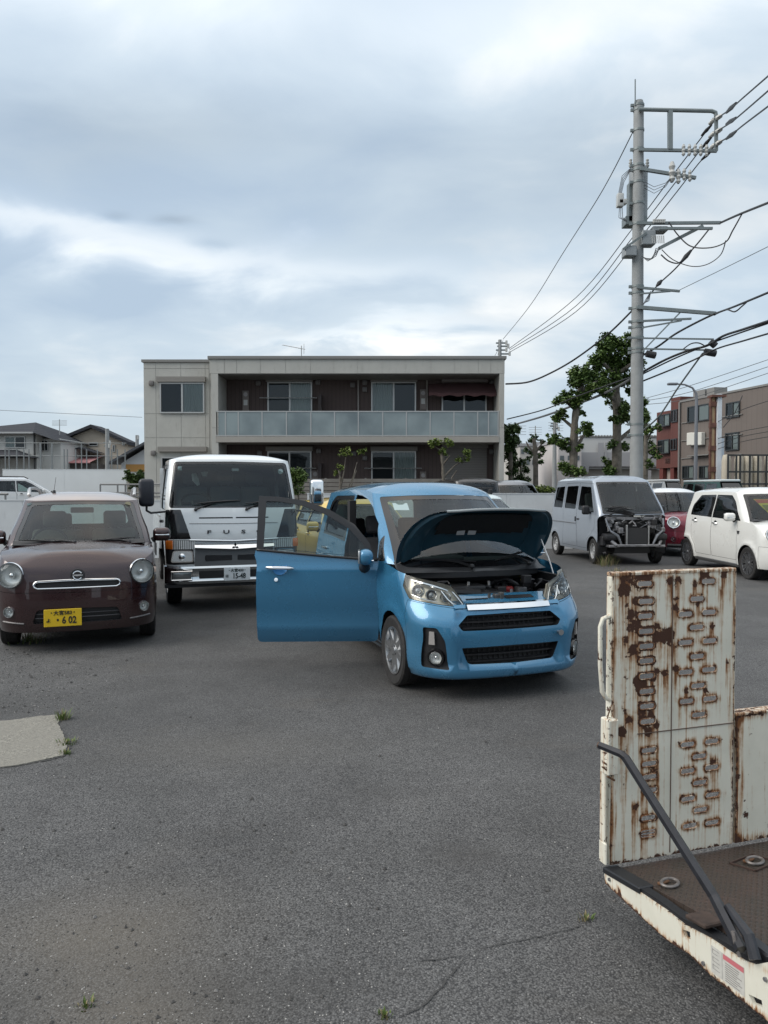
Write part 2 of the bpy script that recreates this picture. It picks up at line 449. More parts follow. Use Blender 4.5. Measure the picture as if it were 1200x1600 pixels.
class Panel:
    def __init__(s, name, pts, off=0.0, wall=None, gap=0.0, r=0.02, mat=0, drop=False, dome=0.0, slope=None, walld=None, skipz=-9):
        s.skipz = skipz
        s.name, s.pts, s.off, s.wall, s.gap, s.r, s.mat, s.drop, s.dome, s.walld = name, pts, off, wall, gap, r, mat, drop, dome, walld

def keep_ends(q, qi, e):
    return [((0.0 if a[0] < 1e-4 else e if a[0] > e-1e-4 else b[0]), b[1]) for a, b in zip(q, qi)]
def cut_shell(sh, outer, panels, grid=0.05, step=0.035, outr=0.0):
    """-> dict name -> MB (x<0 half).  'body' is what no panel covers; gaps go to 'gap'"""
    OP = resample(round_poly(sh.conv(outer, True), outr), step)
    polys = []
    for p in panels:
        q = resample(round_poly(sh.conv(p.pts, True), p.r), step); polys.append((p, q, keep_ends(q, inset(q, p.gap), sh.e) if p.gap else q))
    V = []; F = []
    def addp(q): i0 = len(V); V.extend(q); F.append(list(range(i0, len(V))))
    addp(OP)
    for p, q, qi in polys:
        addp(q)
        if p.gap: addp(qi)
    us = [p[0] for p in OP]; zs = [p[1] for p in OP]
    gu = np.arange(min(us)+grid/2, max(us), grid); gzz = np.arange(min(zs)+grid/2, max(zs), grid)
    G = np.array([(a, b) for a in gu for b in gzz]); keep = inpoly(G, OP) & (polydist(G, OP) > grid*0.35)
    for p, q, qi in polys:
        keep &= polydist(G, q) > grid*0.35
    G = G[keep]
    coords = [Vector(p) for p in V]+[Vector(p) for p in G]
    edges = [(f[i], f[(i+1) % len(f)]) for f in F for i in range(len(f))]
    r = delaunay_2d_cdt(coords, edges, [], 0, 1e-5, False)
    vs, fs = r[0], r[2]
    cen = np.array([[(vs[f[0]].x+vs[f[1]].x+vs[f[2]].x)/3, (vs[f[0]].y+vs[f[1]].y+vs[f[2]].y)/3] for f in fs])
    lab = np.full(len(fs), -9); lab[inpoly(cen, OP)] = -1
    for i, (p, q, qi) in enumerate(polys):
        inside = inpoly(cen, q) & (lab != -9); lab[inside] = -2 if p.gap else i
        if p.gap: lab[inpoly(cen, qi) & (lab != -9)] = i
    pts3 = [sh.P(v.x, v.y) for v in vs]; nrm = [sh.N(v.x, v.y) for v in vs]
    res = {}
    def emit(name, sel, off, mat, dome=0.0, poly=None):
        used = sorted({i for k in sel for i in fs[k]}); mpn = {i: j for j, i in enumerate(used)}
        dd = None
        if dome and poly is not None:
            dd = polydist(np.array([[vs[i].x, vs[i].y] for i in used]), poly); mx = max(dd.max(), 1e-6); dd = dome*(1-(1-dd/mx)**2)
        pv = [pts3[i]+nrm[i]*(off+(dd[j] if dd is not None else 0)) for j, i in enumerate(used)]
        mb = res.setdefault(name, MB())
        ff = []
        for k in sel:
            a, b, c = [mpn[i] for i in fs[k]]
            nn = (pv[b]-pv[a]).cross(pv[c]-pv[a]); ff.append((a, b, c) if nn.dot(nrm[fs[k][0]]) > 0 else (a, c, b))
        mb.add(pv, ff, mat, True, [nrm[i] for i in used] if not dome else None)
    emit('body', np.where(lab == -1)[0], 0.0, 0)
    if (lab == -2).any(): emit('gap', np.where(lab == -2)[0], -0.012, 0)
    for i, (p, q, qi) in enumerate(polys):
        sel = np.where(lab == i)[0]
        if len(sel) and not p.drop: emit(p.name, sel, p.off, p.mat, p.dome, qi)
        if p.wall is not None:
            d = p.walld if p.walld is not None else p.off
            qq = qi if p.gap else q
            mb = res.setdefault(p.wall, MB()); k = len(qq)
            keepe = [j for j in range(k) if not (qq[j][0] < 1e-4 and qq[(j+1) % k][0] < 1e-4) and not (qq[j][0] > sh.e-1e-4 and qq[(j+1) % k][0] > sh.e-1e-4) and not (qq[j][1] < p.skipz and qq[(j+1) % k][1] < p.skipz)]
            A = [sh.P(a, b) for a, b in qq]; Nn = [sh.N(a, b) for a, b in qq]
            vv = A+[x+n_*d for x, n_ in zip(A, Nn)]
            ar = sum(qq[j][0]*qq[(j+1) % k][1]-qq[(j+1) % k][0]*qq[j][1] for j in range(k))
            mb.add(vv, [(j, (j+1) % k, k+(j+1) % k, k+j) if (ar < 0) == (d < 0) else (k+j, k+(j+1) % k, (j+1) % k, j) for j in keepe], 0)
    return res
def cap_rings(B, C, prof, rings=9, flip=False, mi=0):
    """B: edge points, C: matching spine points; prof(t) in 0..1 gives the rise from edge to spine"""
    vs = []; n = len(B)
    for r in range(rings+1):
        t = (r/rings)**1.5
        for b, c in zip(B, C):
            vs.append((b.x+(c.x-b.x)*t, b.y+(c.y-b.y)*t, b.z+(c.z-b.z)*prof(t)))
    fs = [(r*n+i, r*n+i+1, (r+1)*n+i+1, (r+1)*n+i) for r in range(rings) for i in range(n-1)]
    if flip: fs = [f[::-1] for f in fs]
    mb = MB(); mb.add(vs, fs, mi, True); return mb
def weld(mb):
    bm = bmesh.new(); vv = [bm.verts.new(p) for p in mb.v]
    for f, m_ in zip(mb.f, mb.m):
        try: q = bm.faces.new([vv[i] for i in f]); q.material_index = m_; q.smooth = True
        except ValueError: pass
    bmesh.ops.remove_doubles(bm, verts=bm.verts[:], dist=0.0008)
    bmesh.ops.dissolve_degenerate(bm, dist=0.0005, edges=bm.edges[:])
    bm.verts.index_update(); out = MB()
    out.add([v.co.copy() for v in bm.verts], [tuple(v.index for v in f.verts) for f in bm.faces], 0, True)
    out.m = [f.material_index for f in bm.faces]; bm.free(); return out
def both(mb, w=False):
    r = MB(); r.extend(mb); r.extend(mb.mirrored()); return weld(r) if w else r
# ---------------------------------------------------------------- wheels, seats, small car parts (local frame: car faces -Y, ground z=0)
def make_wheel(parent, x, y, r, wdt, rimr, spokes=7, rimmat=None, side=-1, steer=0.0, style='alloy'):
    """side: -1 wheel on the x<0 side (outer face towards -x)"""
    rimmat = rimmat or SIL
    w = wdt/2; t = MB()
    prof = [(rimr*0.98, -w*0.80), (rimr+0.012, -w*0.86), (r*0.93, -w*1.0), (r*0.985, -w*0.86), (r, -w*0.62), (r, -w*0.2), (r-0.006, -w*0.17), (r, -w*0.14), (r, w*0.14), (r-0.006, w*0.17), (r, w*0.2), (r, w*0.62), (r*0.985, w*0.86), (r*0.93, w), (rimr+0.012, w*0.86), (rimr*0.98, w*0.80)]
    t.lathe(prof, (0, 0, 0), (side, 0, 0), 0, 48)
    o = t.build('wheel', RUB, parent, (x, y, r)); o.rotation_euler = (0, 0, steer)
    m = MB(); s_ = side
    m.lathe([(rimr, w*0.80), (rimr*1.0, w*0.92), (rimr*0.94, w*0.90), (rimr*0.91, w*0.55), (rimr*0.86, -w*0.6)], (0, 0, 0), (s_, 0, 0), 0, 48)
    if style == 'steel':
        m.lathe([(rimr*0.93, w*0.5), (rimr*0.80, w*0.30), (rimr*0.60, w*0.55), (rimr*0.35, w*0.62), (rimr*0.22, w*0.45), (rimr*0.18, w*0.7), (0.001, w*0.72)], (0, 0, 0), (s_, 0, 0), 0, 32)
        for k in range(8):
            a = 2*PI*k/8; m.cyl((s_*w*0.42, math.cos(a)*rimr*.72, math.sin(a)*rimr*.72), (s_*w*0.50, math.cos(a)*rimr*.72, math.sin(a)*rimr*.72), rimr*0.09, 1, 10)
    else:
        for k in range(spokes):
            a0 = 2*PI*k/spokes+0.2
            for da in ((-0.10, 0.10) if style == 'twin' else (0,)):
                a = a0+da*1.6; ca, sa = math.cos(a), math.sin(a); pa, qa = -sa, ca
                r0, r1 = rimr*0.16, rimr*0.95; w0, w1 = (0.030, 0.016) if style != 'twin' else (0.014, 0.011)
                w0 *= rimr/0.17; w1 *= rimr/0.17
                pts = []
                for rr, ww, xx in ((r0, w0, w*0.74), (r1, w1, w*0.86)):
                    for sg in (-1, 1): pts.append((s_*xx, ca*rr+pa*ww*sg, sa*rr+qa*ww*sg))
                    for sg in (-1, 1): pts.append((s_*(xx-0.022), ca*rr+pa*ww*sg*1.3, sa*rr+qa*ww*sg*1.3))
                # 0,1 top inner; 2,3 low inner; 4,5 top outer; 6,7 low outer
                fs = [(0, 1, 5, 4), (2, 0, 4, 6), (1, 3, 7, 5), (3, 2, 6, 7)]
                m.add(pts, fs if s_ > 0 else [f[::-1] for f in fs], 0)
        m.lathe([(rimr*0.28, w*0.66), (rimr*0.26, w*0.78), (rimr*0.17, w*0.80), (rimr*0.16, w*0.88), (0.001, w*0.89)], (0, 0, 0), (s_, 0, 0), 0, 20)
        for k in range(4):
            a = 2*PI*k/4+0.5; m.cyl((s_*w*0.78, math.cos(a)*rimr*.215, math.sin(a)*rimr*.215), (s_*w*0.81, math.cos(a)*rimr*.215, math.sin(a)*rimr*.215), 0.008, 1, 8)
        m.lathe([(rimr*0.88, w*0.05), (rimr*0.5, w*0.1), (0.001, w*0.1)], (0, 0, 0), (s_, 0, 0), 2, 24)
        m.lathe([(rimr*0.66, w*0.25), (rimr*0.6, w*0.32), (rimr*0.2, w*0.32)], (0, 0, 0), (s_, 0, 0), 3, 24)
    m.build('rim', [rimmat, BLK, BLK, GRYM], o)
    return o
def seat_mb(x, y, z, mat=0, w=0.46, h=0.62, lean=0.25, head=True):
    m = MB()
    m.box((x-w/2, y-0.46, z), (x+w/2, y+0.05, z+0.16), mat, 0.05, seg=3)
    M = T(x, y+0.05, z+0.10) @ RX(-lean)
    m.box((-w/2, -0.06, 0), (w/2, 0.06, h), mat, 0.05, M=M, seg=3)
    if head: m.box((-0.13, -0.05, h+0.03), (0.13, 0.04, h+0.22), mat, 0.04, M=M, seg=3); m.cyl(M @ Vector((-.05, 0, h-.02)), M @ Vector((-.05, 0, h+.06)), 0.008, mat, 6); m.cyl(M @ Vector((.05, 0, h-.02)), M @ Vector((.05, 0, h+.06)), 0.008, mat, 6)
    return m
def steering_wheel(parent, x, y, z, tilt=0.45, r=0.18):
    m = MB(); M = T(x, y, z) @ RX(PI/2-tilt)
    m.tube([M @ Vector((r*math.cos(2*PI*k/28), r*math.sin(2*PI*k/28), 0)) for k in range(29)], 0.014, 0, 8, cap=False)
    m.box((-r, -0.02, -0.02), (r, 0.02, 0.0), 0, M=M); m.box((-0.02, -r, -0.02), (0.02, 0, 0.0), 0, M=M)
    m.box((-0.06, -0.05, -0.03), (0.06, 0.05, 0.015), 0, 0.01, M=M); m.cyl(M @ Vector((0, 0, -0.3)), M @ Vector((0, 0, 0)), 0.02, 0, 8)
    return m.build('steering_wheel', BLK, parent)
def wiper(parent, a, b, c, thick=0.012):
    """arm from pivot a to b, blade centred at b along c-b"""
    m = MB(); a, b, c = Vector(a), Vector(b), Vector(c)
    m.sphere(a, 0.022, 0, 8); m.tube([a, a+(b-a)*0.5+Vector((0, 0, .012)), b], [0.013, 0.009, 0.006], 0, 6)
    d = (c-b); m.tube([b-d, b-d*0.4+Vector((0, 0, .004)), b+d*0.4+Vector((0, 0, .004)), b+d], [0.005, thick*.9, thick*.9, 0.005], 0, 6)
    return m.build('wiper', BLK, parent)
def door_mirror(parent, o, colmat, side=-1, w=0.17, h=0.13, d=0.12, foot=(0.09, 0.03, -0.06), name='door_mirror', signal=True):
    """housing centred at o; side gives the outward direction"""
    o = Vector(o); m = MB()
    m.box((-w/2, -d/2, -h/2), (w/2, d/2, h/2), 0, min(h, w, d)*0.42, M=T(*o), seg=4)
    m.box((-w*0.42, d/2-0.012, -h*0.40), (w*0.42, d/2+0.002, h*0.40), 1, 0.02, M=T(*o), seg=2)
    if signal: m.box((-w*0.38, -d/2-0.001, -h*0.12), (w*0.42, -d/2+0.02, h*0.02), 2, 0.004, M=T(*o))
    f = Vector((-side*foot[0], foot[1], foot[2]))
    m.tube([o+Vector((-side*w*0.2, 0, -h*0.3)), o+f*0.7, o+f], [0.03, 0.028, 0.035], 3, 8)
    mo = m.build(name, [colmat, SIL, CHR, BLK], parent, sharp=50)
    return mo
def plate(parent, M, w, h, bgcol, fg, top, hira, num, name='number_plate'):
    m = MB(); m.box((-w/2, -0.006, -h/2), (w/2, 0.0, h/2), 0, 0.004, M=M)
    bgm = pmat('plate_'+bgcol[0], bgcol[1], 0.4, vary=0.05, scale=10); fgm = pmat('plate_ink_'+bgcol[0], fg, 0.5)
    base = m.build(name, bgm, parent)
    t = MB()
    def put(txt, size, x, z, sx=1.0, bold=0.0):
        q = text_mesh(txt, size, 0.0015, sx, bold); t.extend(q, M @ T(x, -0.0085, z) @ RX(PI/2))
    put(top, h*0.27, 0.0, h*0.27, 1.05, 0.001); put(hira, h*0.26, -w*0.38, -h*0.15, 1.0, 0.001); put(num[0], h*0.56, num[1], -h*0.16, 0.78, 0.0022)
    for x in (-w*0.3, w*0.3): t.cyl(M @ Vector((x, -0.009, h*0.30)), M @ Vector((x, -0.006, h*0.30)), 0.006, 0, 10)
    t.build('plate_lettering', fgm, base)
    return base
# ---------------------------------------------------------------- ground
def asphalt_mat():
    m = pmat('asphalt', (0.1, 0.1, 0.1), 0.85, spec=0.35)
    v = ocoord(m)
    big = noise(m, v, 0.35, 5, 0.6); mid = noise(m, v, 2.2, 6, 0.65, 0.3)
    vo = N(m, 'ShaderNodeTexVoronoi'); vo.inputs['Scale'].default_value = 155; LK(m, v, vo.inputs['Vector'])
    vo2 = N(m, 'ShaderNodeTexVoronoi'); vo2.inputs['Scale'].default_value = 260; LK(m, v, vo2.inputs['Vector'])
    sp = N(m, 'ShaderNodeSeparateColor'); LK(m, vo.outputs['Color'], sp.inputs[0])
    sp2 = N(m, 'ShaderNodeSeparateColor'); LK(m, vo2.outputs['Color'], sp2.inputs[0])
    f = N(m, 'ShaderNodeValToRGB'); LK(m, sp.outputs[0], f.inputs[0]); c = f.color_ramp
    c.elements[0].position = 0; c.elements[0].color = (.060, .059, .058, 1); c.elements[1].position = 1; c.elements[1].color = (.25, .248, .245, 1)
    for p, q in ((.30, .078), (.62, .105), (.86, .140), (.96, .19)):
        e = c.elements.new(p); e.color = (q*1.06, q*1.052, q*1.045, 1)
    f2 = N(m, 'ShaderNodeValToRGB'); LK(m, sp2.outputs[1], f2.inputs[0]); c = f2.color_ramp
    c.elements[0].position = 0.1; c.elements[0].color = (.062, .061, .060, 1); c.elements[1].position = .95; c.elements[1].color = (.165, .164, .163, 1)
    base = mixc(m, 0.5, f.outputs[0], f2.outputs[0]); g3 = noise(m, v, 14, 5, .7)
    base = mixc(m, mrange(m, g3, .56, .72, 0, .55), base, (.055, .054, .053)); base = mixc(m, mrange(m, g3, .44, .28, 0, .35), base, (.19, .187, .182))
    # binder between the stones
    base = mixc(m, mrange(m, vo.outputs['Distance'], 0.42, .75), base, (.040, .040, .041))
    st = mrange(m, big, .35, .68, .82, 1.24); st2 = mrange(m, mid, .3, .7, .86, 1.12)
    mul = mmath(m, 'MULTIPLY', st, st2)
    cc = N(m, 'ShaderNodeCombineXYZ')
    for i in range(3): LK(m, mul, cc.inputs[i])
    col = mixc(m, 1.0, base, cc.outputs[0], 'MULTIPLY')
    # brownish dusty patches and oil spots
    d = noise(m, ocoord(m, (1, 1.6, 1)), .8, 4, .6, .5)
    col = mixc(m, mrange(m, d, .58, .78, 0, .30), col, (.13, .115, .095))
    o = noise(m, ocoord(m, (1.3, 1, 1)), 1.25, 3, .5, .3)
    col = mixc(m, mrange(m, o, .66, .76, 0, .45), col, (.035, .034, .034))
    # stains that stay put: oil spots, a worn dusty patch, a darker patched strip
    s = N(m, 'ShaderNodeSeparateXYZ'); LK(m, v, s.inputs[0]); wob = mmath(m, 'MULTIPLY', mmath(m, 'SUBTRACT', mid, .5), 1.4)
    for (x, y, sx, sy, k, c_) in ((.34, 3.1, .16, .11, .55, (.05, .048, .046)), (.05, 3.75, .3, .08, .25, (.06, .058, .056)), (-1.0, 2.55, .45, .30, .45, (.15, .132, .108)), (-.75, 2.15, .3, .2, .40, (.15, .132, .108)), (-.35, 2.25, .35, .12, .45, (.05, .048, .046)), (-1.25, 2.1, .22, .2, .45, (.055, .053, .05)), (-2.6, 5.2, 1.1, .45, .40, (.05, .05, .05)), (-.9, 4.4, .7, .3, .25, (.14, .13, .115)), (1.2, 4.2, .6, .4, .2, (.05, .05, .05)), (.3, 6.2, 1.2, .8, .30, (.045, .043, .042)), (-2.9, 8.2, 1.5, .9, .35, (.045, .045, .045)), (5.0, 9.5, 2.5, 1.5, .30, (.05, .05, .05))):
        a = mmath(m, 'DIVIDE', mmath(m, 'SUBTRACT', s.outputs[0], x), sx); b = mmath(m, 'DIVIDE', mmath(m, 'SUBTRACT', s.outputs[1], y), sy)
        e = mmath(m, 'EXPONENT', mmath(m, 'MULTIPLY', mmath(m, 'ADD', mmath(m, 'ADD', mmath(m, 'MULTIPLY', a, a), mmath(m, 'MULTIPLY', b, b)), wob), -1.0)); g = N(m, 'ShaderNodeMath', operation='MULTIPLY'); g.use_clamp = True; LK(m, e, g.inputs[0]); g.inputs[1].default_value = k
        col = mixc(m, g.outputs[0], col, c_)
    LK(m, col, BS(m).inputs['Base Color'])
    h = mmath(m, 'ADD', mmath(m, 'MULTIPLY', vo.outputs['Distance'], -1.0), mmath(m, 'MULTIPLY', noise(m, v, 30, 4, .6), .8))
    set_bump(m, h, .6, .003)
    return m
ASPH = asphalt_mat()
def ground():
    m = MB()
    xs = [-600, -60, -12, 12, 60, 600]; ys = [-40, -5, 1, 20, 60, 200, 1200]
    vs = [(x, y, 0) for y in ys for x in xs]; n = len(xs)
    m.add(vs, [(j*n+i, j*n+i+1, (j+1)*n+i+1, (j+1)*n+i) for j in range(len(ys)-1) for i in range(n-1)])
    tag(m.build('ground', ASPH), kind='structure')
ground()
# ---------------------------------------------------------------- generic pieces of a passenger car
def arch(yc, zc, r, zb, n=14):
    pts = [('S', yc-r, zb)]
    for k in range(n+1):
        a = PI*k/n; z = zc+r*math.sin(a)
        if z > zb+0.005: pts.append(('S', yc-r*math.cos(a), z))
    pts.append(('S', yc+r, zb)); return pts
def body_paths(sh, pts, step=0.05, fine=True):
    """3D polyline on a shell along converted anchors"""
    q = resample(sh.conv(pts), step, closed=False); return [sh.P(a, b) for a, b in q], q
def hood_cap(sh, edge, ycowl, spine, rise, rings=10, off=0.0, t0=0.0):
    """edge: anchors from the cowl corner to the nose centre. spine(y)->z on the centre line"""
    B, _ = body_paths(sh, edge, 0.04)
    y0, y1 = B[-1].y, B[0].y
    C = []
    for b in B:
        s = min(1, max(0, (b.y-y0)/(y1-y0))); yc = y0+0.20+(ycowl-y0-0.20)*s
        C.append(Vector((0, yc, spine(yc))))
    B[-1].x = 0.0
    return B, C
def ring_mesh(B, C, rise, ts, off=0.0, mi=0, bow=0.0):
    n = len(B); vs = []
    for t in ts:
        for b, c in zip(B, C):
            wy = min(1, max(0, (b.y-.12)/.68))**1.5*bow*t*(1-t)
            vs.append(((b.x+(c.x-b.x)*t), b.y+(c.y-b.y)*t-wy, b.z+(c.z-b.z)*rise(t)+off))
    fs = []
    for r in range(len(ts)-1):
        for i in range(n-1):
            f = (r*n+i, r*n+i+1, (r+1)*n+i+1, (r+1)*n+i); a, b, c = [Vector(vs[k]) for k in f[:3]]
            nn = (b-a).cross(c-a)
            fs.append(f if nn.z > 0 else f[::-1])
    mb = MB(); mb.add(vs, fs, mi, True); return mb
def roof_cap(root, sh, edge, yfr, yrr, spine, mat, name='roof', p=3.2):
    B, _ = body_paths(sh, edge, 0.05)
    C = [Vector((0, min(max(b.y, yfr), yrr), 0)) for b in B]
    for c in C: c.z = spine(c.y)
    B[0].x = 0; B[-1].x = 0
    ts = [0, .02, .05, .09, .14, .2, .28, .38, .5, .64, .8, 1.0]
    mb = ring_mesh(B, C, lambda t: 1-(1-t)**p, ts)
    return both(mb, True).build(name, mat, root, sharp=60)
def rim_join(res, key, extra=None):
    return both(res[key])
def circ(x, z, r, n=20): return [('F', x+r*math.cos(2*PI*k/n), z+r*math.sin(2*PI*k/n)) for k in range(n)]
def lamp_bowl(parent, c, axis, r, depth=0.05, name='lamp', lens=True, ring=None, fl=True):
    """round lamp: reflector bowl, bulb and a domed lens"""
    c = Vector(c); ax = Vector(axis).normalized(); m = MB()
    m.lathe([(r, 0.0), (r*0.93, -depth*0.35), (r*0.72, -depth*0.8), (r*0.3, -depth), (0.001, -depth)], c, ax, 0, 28)
    m.sphere(c-ax*depth*0.55, r*0.26, 1, 10)
    if ring: m.lathe([(r*1.0, 0.002), (r*1.03, 0.010), (r*1.12, 0.010), (r*1.17, -0.006)], c, ax, 2, 32)
    o = m.build(name, [REFL, CHR, CHR], parent)
    l = MB(); l.lathe([(r, 0.001), (r*0.9, r*0.12), (r*0.6, r*0.24), (r*0.3, r*0.29), (0.001, r*0.31)], c, ax, 0, 28)
    if fl:
        for k in range(-3, 4):
            pass
    l.build('lens', LENS, o); return o
def underbody(root, L, w, z0=0.17, z1=0.42, arches=(), wr=0.32, y0=.30):
    """floor pan between the sills with the wheel wells cut out"""
    m = MB(); ys = [y0]
    for a in arches: ys += [a-wr, a+wr]
    ys.append(L-0.08)
    for i in range(0, len(ys)-1):
        if ys[i+1] <= ys[i]: continue
        well = i % 2 == 1
        ww = w-0.04 if not well else w-0.30
        m.box((-ww, ys[i], z0 if i != 0 else z0+0.05), (ww, ys[i+1], z1), 0)
    return m.build('floor_pan', BLK, root)
# ---------------------------------------------------------------- blue hatchback
def blue_car():
    root = empty('parked_car', BLUE_LOC, R(BLUE_ROT), 'bright blue small hatchback with its bonnet up and one front door wide open', 'car')
    BLUE = paint('blue_car_paint', (0.042, 0.195, 0.350), 0.30, 0.26)
    prof = curve([(0.15, .675), (0.22, .705), (.32, .715), (.42, .712), (.60, .733), (.80, .735), (.95, .715), (1.05, .700), (1.3, .645), (1.5, .590), (1.65, .55)])
    def W(y, z):
        w = prof(z)
        d = 1/(1+math.exp(-(y-1.0)/.05))/(1+math.exp((y-2.85)/.05))
        w -= d*(.30*max(0, .405-z)+.010*math.exp(-((z-.55)/.09)**2)-.006*math.exp(-((z-.87)/.025)**2))
        w += 0.012*math.exp(-((math.hypot(y-FW, z-.28)-.33)/.05)**2)*(1 if z > .2 else .5)
        return w
    FW, RW = 0.66, 3.06
    def face(x, y, z, u):
        if y < .5 and .2 < z < .70:
            k = 1/(1+math.exp(-(z-.262)/.005))/(1+math.exp((z-.650)/.010)); xi = .415+.16*max(0, z-.30)-.5*max(0, z-.56)
            y += .030*k/(1+math.exp((abs(x)-xi)/.006))
            y -= .020/(1+math.exp((z-.255)/.006))/(1+math.exp((abs(x)-.60)/.02))
        return x, y
    yf = curve([(0.14, .05), (.19, -.01), (.24, -.008), (.28, -.002), (.38, -.008), (.47, -.014), (.56, .0), (.62, .028), (.67, .07), (.71, .11), (.78, .15), (.85, .20), (.92, .27), (1.0, .38)])
    yr = curve([(0.2, 3.33), (.5, 3.395), (.9, 3.38), (1.1, 3.36), (1.5, 3.24), (1.65, 3.18)])
    lo = Shell(3.395, .7375, .30, .18, yf, yr, W, bow=lambda z: .10, decay=.45, extra=face)
    up = Shell(2.7, .7375, .17, .20, curve([(.90, .56), (1.0, .66), (1.25, .99), (1.45, 1.27), (1.6, 1.46)]), yr, W, bow=lambda z: .22, decay=.35)
    zs = .17
    belt = [('S', 3.2, 1.09), ('S', 2.6, 1.075), ('S', 2.08, 1.045), ('S', 1.5, .99), ('S', 1.05, .955), ('S', .86, .95)]
    nose = [('S', .78, .947), ('S', .62, .93), ('S', .47, .907), ('F', .60, .880), ('F', .50, .860), ('F', .42, .835), ('F', .365, .75), ('F', .345, .703), ('F', 0, .703)]
    outer = [('F', 0, zs), ('F', .58, zs-.005), ('S', .34, zs), ('S', 1.2, zs), ('S', 2.8, zs), ('S', 3.25, .2), ('B', 0, .22), ('B', 0, 1.09)] + belt + nose
    fd = [('S', 1.05, .26, .05), ('S', 1.035, .6), ('S', 1.05, .985), ('S', 2.08, 1.08), ('S', 2.085, .6), ('S', 2.075, .26, .05)]
    pan = [
        Panel('x', arch(FW, .28, .315, zs-.001), drop=True, wall='arch_liner', walld=-.22, r=0, skipz=zs+.01),
        Panel('x', arch(RW, .28, .30, zs-.001), drop=True, wall='arch_liner', walld=-.22, r=0, skipz=zs+.01),
        Panel('door_skin', fd, gap=.005, r=.03),
        Panel('rear_door', [('S', 2.09, .26), ('S', 2.10, 1.10), ('S', 2.97, 1.13), ('S', 3.0, .80), ('S', 2.84, .62), ('S', 2.76, .50), ('S', 2.72, .26)], gap=.005, r=.03),
        Panel('bumper', [('F', 0, zs-.02), ('F', 0, .672), ('F', .34, .667), ('F', .50, .690), ('F', .60, .705), ('S', .36, .725), ('S', .375, .60), ('S', .36, .45), ('S', .345, .3), ('S', .34, zs-.02)], gap=.003, r=0),
        Panel('headlight_lens', nose[2:8] + [('F', .335, .670), ('F', .45, .692), ('F', .60, .712), ('S', .35, .732), ('S', .44, .82)], off=.004, gap=.004, r=.008, wall='lamp_wall', walld=-.045),
        Panel('chrome_bar', [('F', 0, .674), ('F', .335, .668), ('F', .345, .71), ('F', 0, .71)], off=.010, r=0, wall='chrome_bar', walld=-.03),
        Panel('upper_mesh', [('F', 0, .520, 0), ('F', .40, .520, .015), ('F', .43, .560), ('F', .35, .628), ('F', 0, .634, 0)], off=-.075, wall='grille_wall', r=.01),
        Panel('lower_mesh', [('F', 0, .268, 0), ('F', .355, .272, .03), ('F', .405, .395, .01), ('F', 0, .400, 0)], off=-.075, wall='grille_wall', r=.01),
        Panel('fog_pod', [('F', .665, .545), ('F', .585, .545), ('F', .535, .45), ('F', .505, .245), ('F', .665, .25)], off=-.022, wall='fog_wall', r=.018, gap=.0),
        Panel('x', circ(.59, .325, .044), drop=True, r=0),
    ]
    # the bumper was cut first: later panels win inside it
    res = cut_shell(lo, outer, pan, grid=.045, step=.03)
    half_body = res['body']
    uo_top = [('B', 0, 1.50), ('S', 3.0, 1.525), ('S', 2.3, 1.555), ('S', 1.8, 1.55), ('S', 1.52, 1.515), ('F', .48, 1.505), ('F', .3, 1.515), ('F', 0, 1.52)]
    upo = [('F', 0, .93), ('F', .62, .93), ('S', .80, .945), ('S', .86, .95)] + belt[::-1][1:] + [('B', 0, 1.09)] + uo_top
    df = [('S', 1.09, .94), ('S', 1.12, 1.10), ('S', 1.25, 1.26), ('S', 1.47, 1.39), ('S', 1.68, 1.465), ('S', 1.90, 1.50), ('S', 2.075, 1.508), ('S', 2.085, .98)]
    dg = [('S', 1.145, .93), ('S', 1.175, 1.09), ('S', 1.30, 1.225), ('S', 1.50, 1.345), ('S', 1.70, 1.42), ('S', 1.88, 1.452), ('S', 2.005, 1.458), ('S', 2.02, 1.06)]
    pu = [
        Panel('windscreen_band', [('F', 0, .90), ('F', .665, .90), ('F', .548, 1.490), ('F', .3, 1.503), ('F', 0, 1.508)], r=.03, off=-.002, mat=0),
        Panel('windscreen', [('F', 0, .975), ('F', .575, .985), ('F', .505, 1.455), ('F', .3, 1.467), ('F', 0, 1.472)], r=.03, off=-.004),
        Panel('quarter_band', [('S', .90, .965), ('S', 1.075, .955), ('S', 1.10, 1.17)], r=.02, off=-.002, mat=0),
        Panel('quarter_glass', [('S', .955, .985), ('S', 1.06, .982), ('S', 1.075, 1.12)], r=.015, off=-.004),
        Panel('door_frame', df, gap=.005, r=.012),
        Panel('door_glass', dg, off=-.010, r=.015, wall='door_trim'),
        Panel('rear_door_frame', [('S', 2.13, 1.0), ('S', 2.135, 1.500), ('S', 2.80, 1.492), ('S', 2.93, 1.43), ('S', 2.99, 1.20), ('S', 2.99, 1.02)], gap=.004, r=.04),
        Panel('rear_door_glass', [('S', 2.19, 1.085), ('S', 2.19, 1.458), ('S', 2.77, 1.450), ('S', 2.88, 1.40), ('S', 2.93, 1.22), ('S', 2.93, 1.12)], off=-.008, r=.05, wall='rear_trim'),
        Panel('rear_window', [('B', 0, 1.12), ('B', .50, 1.12), ('B', .45, 1.44), ('B', 0, 1.45)], off=-.006, r=.05),
    ]
    ru = cut_shell(up, upo, pu, grid=.05, step=.03)
    bodym = both(half_body); bodym.extend(both(ru['body']))
    bodym.build('body_shell', BLUE, root)
    g = both(res['gap']); g.extend(both(ru['gap'])); g.extend(both(res['arch_liner']))
    g.build('seams', BLK, root)
    roof_cap(root, up, uo_top, 1.75, 2.95, curve([(1.3, 1.60), (1.75, 1.625), (2.3, 1.635), (3.0, 1.60)]), BLUE)
    both(res['bumper']).build('front_bumper', BLUE, root)
    cbm = MB(); vs = []; nn = 30
